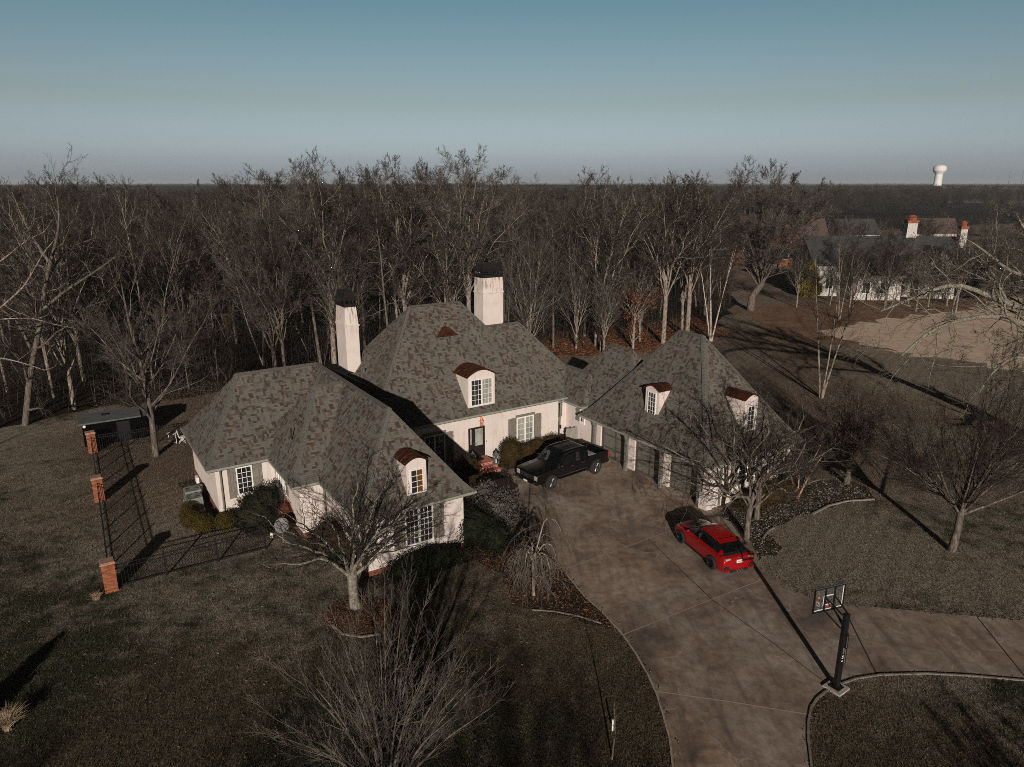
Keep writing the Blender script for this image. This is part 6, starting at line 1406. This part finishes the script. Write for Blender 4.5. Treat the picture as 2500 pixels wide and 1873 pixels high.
for i, (p, s) in enumerate(zip([(-17.45, 35.0), (-17.2, 34.35), (-16.8, 33.75), (-15.9, 33.2), (-14.95, 33.55)], [.46, .44, .5, .52, .5])):
    shrub('boxwood_shrub', (p[0], p[1], 0), [(0, 0, s * 0.85, s, s, s * 0.95)], 5200, 0.035, 'box_leaf', BX[i], group='boxwood balls at the left corner', seed=200 + i)
p = hw(9.3, 36.2)
shrub('evergreen_shrub', base(562, 1150), [(0, 0, 1.1, 0.95, 0.9, 1.25), (0.35, 0.2, 1.8, 0.6, 0.6, 0.7), (-0.4, 0.1, 1.4, 0.6, 0.6, 0.8), (0.1, 0, 0.5, 1.0, 0.9, 0.6)], 9000, 0.06, 'dark_leaf', 'tall dark evergreen shrub beside the left wing window', seed=211, up=0.5)
shrub('berry_shrub', base(618, 1130), [(0, 0, 0.6, 1.0, 0.8, 0.75), (0.8, 0.1, 0.5, 0.7, 0.7, 0.55)], 2600, 0.06, 'red_leaf', 'reddish brown shrub right of the tall dark evergreen', seed=212)
q = hw(9.6, 31.0); shrub('evergreen_shrub', (q.x, q.y, 0), [(0, 0, 0.75, 1.1, 1.0, 0.95), (0.7, -0.5, 0.5, 0.8, 0.8, 0.6)], 6500, 0.05, 'hedge_leaf', 'rounded dark shrub against the front wing side wall behind the satellite dish', seed=213)
q = hw(12.6, 26.7); shrub('evergreen_shrub', (q.x, q.y, 0), [(0, 0, 0.5, 2.2, 0.7, 0.6)], 6000, 0.05, 'dark_leaf', 'low dark shrub mass under the front wing window', seed=214, rz=TH)
q = hw(16.4, 27.4)
shrub('evergreen_shrub', (q.x, q.y, 0), [(-0.6, 0, 0.9, 1.1, 1.0, 1.0), (0.3, -0.6, 0.7, 1.0, 0.9, 0.85)], 8500, 0.05, 'dark_leaf', 'large dark shrub at the front wing right corner', seed=215, up=0.4)
q = hw(17.4, 28.6)
shrub('rosemary_shrub', (q.x, q.y, 0), [(0, 0, 0.9, 1.15, 1.15, 1.1), (0.6, 0.9, 0.8, 0.9, 0.9, 0.95), (-0.4, 1.2, 1.0, 0.9, 0.9, 1.0), (0.9, -0.6, 0.55, 0.8, 0.8, 0.65)], 12000, 0.075, 'silver_leaf', 'large upright grey green shrub beside the driveway below the eave corner', seed=216, up=0.9)
q = hw(18.9, 34.0); shrub('holly_ball', (q.x, q.y, 0), [(0, 0, 0.95, 0.85, 0.85, 1.0)], 5200, 0.045, 'hedge_leaf', 'round dark shrub in shade left of the brick steps', seed=217)
q = hw(22.85, 35.35); shrub('holly_ball', (q.x, q.y, 0), [(0, 0, 0.85, 0.82, 0.78, 0.98)], 6500, 0.04, 'hedge_leaf', 'round clipped brown green shrub between the brick steps and the pickup', seed=218)
q = hw(25.3, 35.75); shrub('clipped_hedge', (q.x, q.y, 0), [(-1.1, 0, 0.55, 1.0, 0.6, 0.62), (0, 0, 0.6, 1.1, 0.6, 0.66), (1.1, 0, 0.62, 1.0, 0.62, 0.70)], 9000, 0.04, 'hedge_leaf', 'low clipped hedge under the french window behind the pickup', 'hedge', seed=219, rz=TH)
q = hw(31.6, 22.7); shrub('evergreen_shrub', (q.x, q.y, 0), [(-1, 0, 0.5, 1.1, 0.8, 0.6), (0.6, 0.1, 0.6, 1.2, 0.8, 0.7), (2.0, 0, 0.5, 1.0, 0.8, 0.6)], 8000, 0.045, 'hedge_leaf', 'row of low green shrubs under the garage side window', seed=220, rz=TH)
q = hw(34.6, 23.0); shrub('evergreen_shrub', (q.x, q.y, 0), [(0, 0, 0.55, 0.9, 0.9, 0.7)], 3500, 0.05, 'dark_leaf', 'dark shrub at the far right corner of the garage wall', seed=221)
shrub('young_pine', (47.5, 113, 0), [(0, 0, 1.2, 1.7, 1.7, 1.3), (0, 0, 2.6, 1.2, 1.2, 1.2), (0, 0, 4.2, .6, .6, 1.4)], 5000, 0.25, 'yellow_pine', 'yellowish young pine left of the white neighbour house', 'tree', seed=222)
shrub('conifer', (-17.9, 17.2, 0), [(0, 0, .5, .9, .9, .6), (0, 0, 1.0, .6, .6, .7), (0, 0, 1.6, .3, .3, .5)], 3000, 0.06, 'dark_leaf', 'small dark conifer just outside the lower left edge', 'tree', seed=223)
for i, (x, y, s, mt, lab) in enumerate([(72.5, 112, 2.6, 'dark_leaf', 'big dark evergreen bush at the right corner of the white neighbour house'), (84, 128, 2.3, 'dark_leaf', 'round dark evergreen tree beside the distant road'), (101, 150, 3.0, 'dark_leaf', 'dark evergreen tree beyond the distant road')]):
    shrub('evergreen_tree', (x, y, 0), [(0, 0, s * .9, s, s, s * 1.1), (s * .4, 0, s * 1.4, s * .6, s * .6, s * .8)], 3500, 0.3, mt, lab, 'tree', seed=230 + i)
# russet leaves kept by a young oak at the wood's edge
r = R_(131); t = forks(3.0, 8.5, 0.16, 6, 3.0, r, wob=0.4); tree = build_tree('', r, t, LAWN[:3], 1)
e = plant('oak_tree', (13.2, 75.5, 0), tree, 'young oak still holding russet leaves at the woodland edge behind the house', bark='bark_pale', twig='twig')
P_ = tree[2][3][0][:, -1]; P_ = P_[r.random(len(P_)) < 0.28]; P_ = P_[P_[:, 2] < 6.5]; P_ = np.repeat(P_, 4, 0) + r.normal(0, 0.12, (len(P_) * 4, 3)); a = r.normal(0, 1, P_.shape); b = r.normal(0, 1, P_.shape)
raw_mesh('leaves', np.stack([P_, P_ + a * 0.09, P_ + b * 0.09], 1).reshape(-1, 3), np.arange(3 * len(P_)).reshape(-1, 3), M['oak_leaf'], e)
# smaller pale trees at the edge of the wood
for k, (x, y, H_, lab) in enumerate([(1.8, 71.0, 11.5, 'pale many-stemmed bare tree right beside the right chimney'), (9.6, 72.5, 8.0, 'small pale bare tree above the low roof between the house and garage'), (7.0, 75.5, 13.0, 'slim pale bare tree right of the right chimney'), (-16.5, 68, 12.5, 'pale thin bare tree just left of the left chimney')]):
    r = R_(140 + k); t = forks(H_ * .12 if k != 1 else 2.0, H_ * .95, 0.13, 6, H_ * .26, r, wob=.3)
    plant('edge_tree', (x, y, 0), build_tree('', r, t, LAWN, 1), lab, bark='bark_pale', twig='twig_grey')

# ------------------------------------------------------------------ grass, leaves, ornamental grass
def blades(name, n, box, poly_out, hgt, wid, mat, seed, lean=0.5, poly_in=None, per=1, big=None):
    r = np.random.default_rng(seed); x = r.uniform(box[0], box[1], n); y = box[2] + (box[3] - box[2]) * r.random(n) ** 1.5
    ok = np.abs(x) < 0.86 * y + 2
    for pl in poly_out: ok &= ~inpoly(x, y, pl)
    if poly_in is not None:
        z = np.zeros(n, bool)
        for pl in poly_in: z |= inpoly(x, y, pl)
        ok &= z
    x, y = x[ok], y[ok]; x = np.repeat(x, per) + r.normal(0, 0.05, len(x) * per); y = np.repeat(y, per) + r.normal(0, 0.05, len(y) * per); n = len(x)
    h = hgt * (0.5 + r.random(n)); a = r.random(n) * 6.28; w = wid * (0.6 + 0.8 * r.random(n)); la = r.random(n) * 6.28; ll = h * lean * r.random(n) * 1.6
    p0 = np.stack([x - np.cos(a) * w / 2, y - np.sin(a) * w / 2, np.zeros(n)], 1); p1 = np.stack([x + np.cos(a) * w / 2, y + np.sin(a) * w / 2, np.zeros(n)], 1); p2 = np.stack([x + np.cos(la) * ll, y + np.sin(la) * ll, h], 1)
    o = raw_mesh(name, np.stack([p0, p1, p2], 1).reshape(-1, 3), np.arange(3 * n).reshape(-1, 3), M[mat]); o['kind'] = 'stuff'; return o
DP = [(p.x, p.y) for p in drive]
HP = [tuple(hw(*p)[:2]) for p in [(5.6, 44.6), (5.6, 37.3), (8.7, 37.3), (8.7, 32.8), (10, 32.8), (10, 27.7), (15.3, 27.7), (15.3, 36.7), (36, 36), (36, 47)]]
GP = [tuple(hw(*p)[:2]) for p in [(28.8, 24), (35.8, 24), (35.8, 40), (28.8, 40)]]
blades('lawn_blades', 560000, (-34, 40, 15.5, 62), [DP, HP, GP], 0.07, 0.019, 'blades', 301, 0.9)
def litter(name, n, polys, size, mat, seed):
    r = np.random.default_rng(seed); pts = []
    xs = [p[0] for pl in polys for p in pl]; ys = [p[1] for pl in polys for p in pl]
    x = r.uniform(min(xs), max(xs), n); y = r.uniform(min(ys), max(ys), n); ok = np.zeros(n, bool)
    for pl in polys: ok |= inpoly(x, y, pl)
    x, y = x[ok], y[ok]; n = len(x); c = np.stack([x, y, np.full(n, 0.03)], 1); a = r.normal(0, 1, (n, 3)); b = r.normal(0, 1, (n, 3)); a[:, 2] *= .5; b[:, 2] *= .5; s = size * (0.5 + r.random((n, 1)))
    V = np.stack([c - a * s * .5, c + b * s * .5, c + a * s * .5, c - b * s * .5], 1).reshape(-1, 3); V[:, 2] = np.maximum(V[:, 2], 0.018)
    o = raw_mesh(name, V, np.arange(4 * n).reshape(-1, 4), M[mat]); o['kind'] = 'stuff'
B1 = [tuple(gD(*p)[:2]) for p in [(905, 1185), (1010, 1150), (1070, 1085), (1130, 1140), (1180, 1190), (1222, 1240), (1262, 1288), (1300, 1322), (1335, 1362), (1270, 1345), (1180, 1322), (1100, 1305), (1085, 1240), (1010, 1200)]]
B2 = [tuple(gD(*p)[:2]) for p in [(1560, 1118), (1618, 1165), (1640, 1210), (1690, 1190), (1660, 1150), (1700, 1125), (1790, 1095), (1890, 1078), (1820, 1035), (1720, 1040)]]
B3 = [tuple(gD(*p)[:2]) for p in [(690, 1330), (720, 1368), (780, 1376), (840, 1360), (870, 1320), (820, 1290), (740, 1290)]]
litter('fallen_leaves', 16000, [B1, B3], 0.055, 'oak_leaf', 311); litter('fallen_leaves', 9000, [B2], 0.06, 'bark_lichen', 312)
litter('fallen_leaves', 26000, [[(4, 71), (17, 74), (27, 84), (24, 95), (10, 84), (2, 78)]], 0.12, 'oak_leaf', 313)
litter('fallen_leaves', 2500, [[(-30, 16), (-2, 16), (2, 27), (-8, 31), (-12, 40), (-30, 50)]], 0.04, 'bark_pale', 314)
def strip(px, w): 
    P = [gD(*p) for p in px]; L1 = []; L2 = []
    for i, p in enumerate(P):
        t_ = (P[min(i + 1, len(P) - 1)] - P[max(i - 1, 0)]).normalized(); n_ = Vector((-t_.y, t_.x, 0)) * w; L1.append(tuple((p + n_)[:2])); L2.append(tuple((p - n_)[:2]))
    return L1 + L2[::-1]
litter('fallen_leaves', 20000, [strip([(1453, 1657), (1447, 1600), (1432, 1545), (1400, 1460), (1340, 1365), (1262, 1288), (1222, 1240), (1180, 1190)], 0.28), strip([(1640, 1210), (1700, 1270), (1760, 1294), (1850, 1308), (2000, 1322), (2212, 1341)], 0.22),
       strip([(1753, 1657), (1746, 1560), (1785, 1494), (1850, 1467), (2000, 1456), (2212, 1471)], 0.2)], 0.035, 'bark', 315)
def tuft(loc, h, n, lab, seed, spread=.5):
    r = np.random.default_rng(seed); P = np.zeros((n, 5, 3)); a = r.random(n) * 6.28; s = spread * r.random(n); t = np.linspace(0, 1, 5)
    P[:, :, 0] = (np.cos(a) * s)[:, None] * t ** 1.6 + r.normal(0, .05, (n, 1)); P[:, :, 1] = (np.sin(a) * s)[:, None] * t ** 1.6 + r.normal(0, .05, (n, 1)); P[:, :, 2] = (h * (.6 + .4 * r.random(n)))[:, None] * (t - 0.25 * t ** 3)
    e = empty('ornamental_grass', loc, 0, lab, 'ornamental grass'); raw_mesh('blades', *tubes(P, 0.008 * (1 - .8 * t)[None] * np.ones((n, 1)), 3), M['straw'], e)
tuft((-16.6, 19.4, 0), 0.9, 420, 'dry straw-coloured ornamental grass clump at the lower left edge', 321, .7)
tuft((-18.0, 27.0, 0), 0.4, 160, 'small dry grass tuft at the foot of the nearest brick pillar', 322, .35)

# ------------------------------------------------------------------ neighbours, water tower
def gable_roof(mb, x0, x1, y0, y1, z0, zr, axis='x', ov=0.5):
    if axis == 'x':
        ym = (y0 + y1) / 2; P = [(x0 - ov, y0 - ov, z0), (x1 + ov, y0 - ov, z0), (x1 + ov, ym, zr), (x0 - ov, ym, zr), (x0 - ov, y1 + ov, z0), (x1 + ov, y1 + ov, z0)]
        mb.quad([P[0], P[1], P[2], P[3]]); mb.quad([P[3], P[2], P[5], P[4]])
        mb.quad([(a, b, c - .25) for a, b, c in (P[0], P[1], P[2], P[3])]); mb.quad([(a, b, c - .25) for a, b, c in (P[3], P[2], P[5], P[4])])
        for a, b in ((P[0], P[1]), (P[4], P[5])): mb.quad([a, b, (b[0], b[1], b[2] - .25), (a[0], a[1], a[2] - .25)])
    else:
        xm = (x0 + x1) / 2; P = [(x0 - ov, y0 - ov, z0), (x0 - ov, y1 + ov, z0), (xm, y1 + ov, zr), (xm, y0 - ov, zr), (x1 + ov, y0 - ov, z0), (x1 + ov, y1 + ov, z0)]
        mb.quad([P[0], P[1], P[2], P[3]]); mb.quad([P[3], P[2], P[5], P[4]])
        mb.quad([(a, b, c - .25) for a, b, c in (P[0], P[1], P[2], P[3])]); mb.quad([(a, b, c - .25) for a, b, c in (P[3], P[2], P[5], P[4])])
def nb_win(e, x, y, z, w, h, glass='glass'):
    m = MB(); m.box((x - .08, y - .06, z - .08), (x + w + .08, y, z + h + .08)); f = m.build('window', M['white'], e)
    m = MB(); m.box((x, y - .07, z), (x + w * .48, y - .061, z + h)); m.box((x + w * .52, y - .07, z), (x + w, y - .061, z + h)); m.build('pane', M[glass], f)
def white_house():
    e = empty('neighbour_house', (60, 117, 0), -0.05, 'white brick house with a black gabled roof and copper-topped chimneys beyond the meadow', 'house')
    m = MB(); m.box((-11.5, -4, 0), (12, 7, 5.0)); m.prism([(-4, 5.0), (7, 5.0), (1.5, 8.6)], -11.5, 12, 'x'); m.build('wall', M['white_brick'], e)
    m = MB(); m.box((-7.0, -8.0, 0), (0.4, -4, 4.0)) ; m.prism([(4.0, 4.6), (9.5, 4.6), (6.75, 7.4)], -6.0, -4.0, 'y'); m.box((4.0, -6.0, 0), (9.5, -4.0, 4.6)); m.build('front_wing', M['white_brick'], e)
    m = MB(); gable_roof(m, -11.5, 12, -4, 7, 5.1, 9.1); m.build('roof', M['slate'], e)
    m = MB(); gable_roof(m, 4.0, 9.5, -6.2, 1.5, 4.7, 7.9, 'y', .4); gable_roof(m, -7.0, 0.4, -8.0, -1.0, 4.1, 6.6, 'x', .4); m.build('porch_roof', M['slate'], e)
    for (x, y, w, zt) in ((5.2, 1.2, 1.5, 11.2), (12.3, -1.0, 1.0, 10.4)):
        m = MB(); m.prism([(x - w * .65, 4), (x + w * .65, 4), (x + w * .5, zt), (x - w * .5, zt)], y, y + 1.1, 'y'); c = m.build('chimney', M['white_brick'], e)
        m = MB(); m.box((x - w * .6, y - .1, zt), (x + w * .6, y + 1.2, zt + .45)); m.lathe([(w * .42, zt + .45), (w * .42, zt + .9), (w * .5, zt + 1.0), (w * .2, zt + 1.3)], 10, (x, y + .5, 0)); m.build('chimney_cap', M['brick_far'], c)
    for x in (-9.6, -3.6, 1.6): nb_win(e, x, -4.0, 1.2, 1.1, 1.7)
    for x in (-5.5, -2.8): nb_win(e, x, -8.0, 1.1, 1.1, 1.6)
    nb_win(e, 6.0, -6.0, 1.0, 1.5, 2.0); nb_win(e, 10.2, -4.0, 1.2, 1.0, 1.6)
white_house()
def red_house():
    e = empty('neighbour_house', (60, 165, 0), -0.1, 'orange red brick house with steep gables seen through the big vase-shaped tree', 'house')
    m = MB(); m.box((-10, -5, 0), (10, 6, 5.5)); m.prism([(-5, 5.5), (6, 5.5), (.5, 10.4)], -10, 10, 'x'); m.build('wall', M['brick_far'], e)
    m = MB(); m.box((-4, -8, 0), (5, -5, 4.6)); m.prism([(-4, 4.6), (5, 4.6), (.5, 9.0)], -8, -5, 'y'); m.build('front_gable', M['brick_far'], e)
    m = MB(); gable_roof(m, -10, 10, -5, 6, 5.6, 10.8); m.build('roof', M['brown_roof'], e)
    m = MB(); gable_roof(m, -4, 5, -8, 0, 4.7, 9.5, 'y', .3); m.build('gable_roof', M['brown_roof'], e)
    m = MB(); m.box((7.5, -1, 5), (9.5, .5, 11.4)); m.build('chimney', M['brown_roof'], e)
    nb_win(e, -.9, -8, 1.4, 2.2, 2.4); nb_win(e, -7.6, -5, 1.4, 1.4, 2.0); nb_win(e, 7.0, -5, 1.4, 1.4, 2.0); nb_win(e, -7.6, -5, 3.9, 1.2, 1.3)
red_house()
for k, (x, y, w, d_, h, wm, rm, lab, rz) in enumerate([(97, 206, 11, 9, 3.8, 'stucco', 'slate', 'cream house with a grey roof behind the white neighbour house', .1), (124, 215, 12, 9, 3.6, 'stucco', 'brown_roof', 'pale gabled house right of the copper-topped chimney in the distance', -.2),
        (135, 168, 13, 8, 3.2, 'white_brick', 'slate', 'low grey-roofed house beside the distant road', .05), (170, 230, 14, 9, 4.4, 'brick_far', 'slate', 'distant brick house among trees near the right edge', .1)]):
    e = empty('neighbour_house', (x, y, 0), rz, lab, 'house'); m = MB(); m.box((-w / 2, -d_ / 2, 0), (w / 2, d_ / 2, h)); m.prism([(-d_ / 2, h), (d_ / 2, h), (0, h + d_ * .38)], -w / 2, w / 2, 'x'); m.build('wall', M[wm], e)
    m = MB(); gable_roof(m, -w / 2, w / 2, -d_ / 2, d_ / 2, h + .1, h + d_ * .42 + .3); m.build('roof', M[rm], e)
    for x2 in (-w * .32, 0, w * .24): nb_win(e, x2, -d_ / 2, h * .35, 1.2, 1.4)
def water_tower():
    D_ = 1120.0; x = (2025 - 1106) / 1530 * (D_ * _cp); e = empty('water_tower', (x, D_, 0), 0, 'white bulb-topped water tower on the horizon at the right', 'water tower')
    k = D_ / 1120; m = MB(); m.lathe([(6.2 * k, 0), (5.8 * k, 12), (5.5 * k, 24), (5.2 * k, 32)], 28); m.build('column', M['tower'], e)
    m = MB(); m.lathe([(5.2, 31.5), (6.0, 33.0), (8.8, 36.5), (9.2, 38.0), (9.2, 41.2), (8.6, 43.0), (6.0, 44.8), (2.5, 45.6), (0.2, 45.7)], 32); m.build('tank', M['tower'], e)
    m = MB(); m.lathe([(9.25, 38.0), (9.45, 38.1), (9.45, 38.5), (9.25, 38.6)], 32); m.build('rim_band', M['tower'], e)
water_tower()
for k, (x, y, h) in enumerate([(870, 1290, 40), (900, 1300, 44), (942, 1290, 46)]):
    e = empty('radio_mast', (x, y, 0), 0, 'thin radio mast on the horizon right of the water tower', 'mast', 'radio masts on the horizon'); m = MB(); m.tube([(0, 0, 0), (0, 0, h)], [.5, .2], 5); m.build('mast_pole', M['lantern'], e)

# ------------------------------------------------------------------ the air between here and the horizon
m_, t_, b_ = nm('thin_haze'); t_.nodes.remove(b_); vol = t_.nodes.new('ShaderNodeVolumePrincipled'); vol.inputs['Color'].default_value = (0.80, 0.88, 0.95, 1); vol.inputs['Density'].default_value = 0.00018; vol.inputs['Anisotropy'].default_value = 0.0
t_.links.new(vol.outputs[0], t_.nodes['Material Output'].inputs['Volume'])
hz = MB(); hz.box((-14000, -400, -1.0), (14000, 14000, 62.0)); hz = hz.build('haze', m_); hz['kind'] = 'stuff'
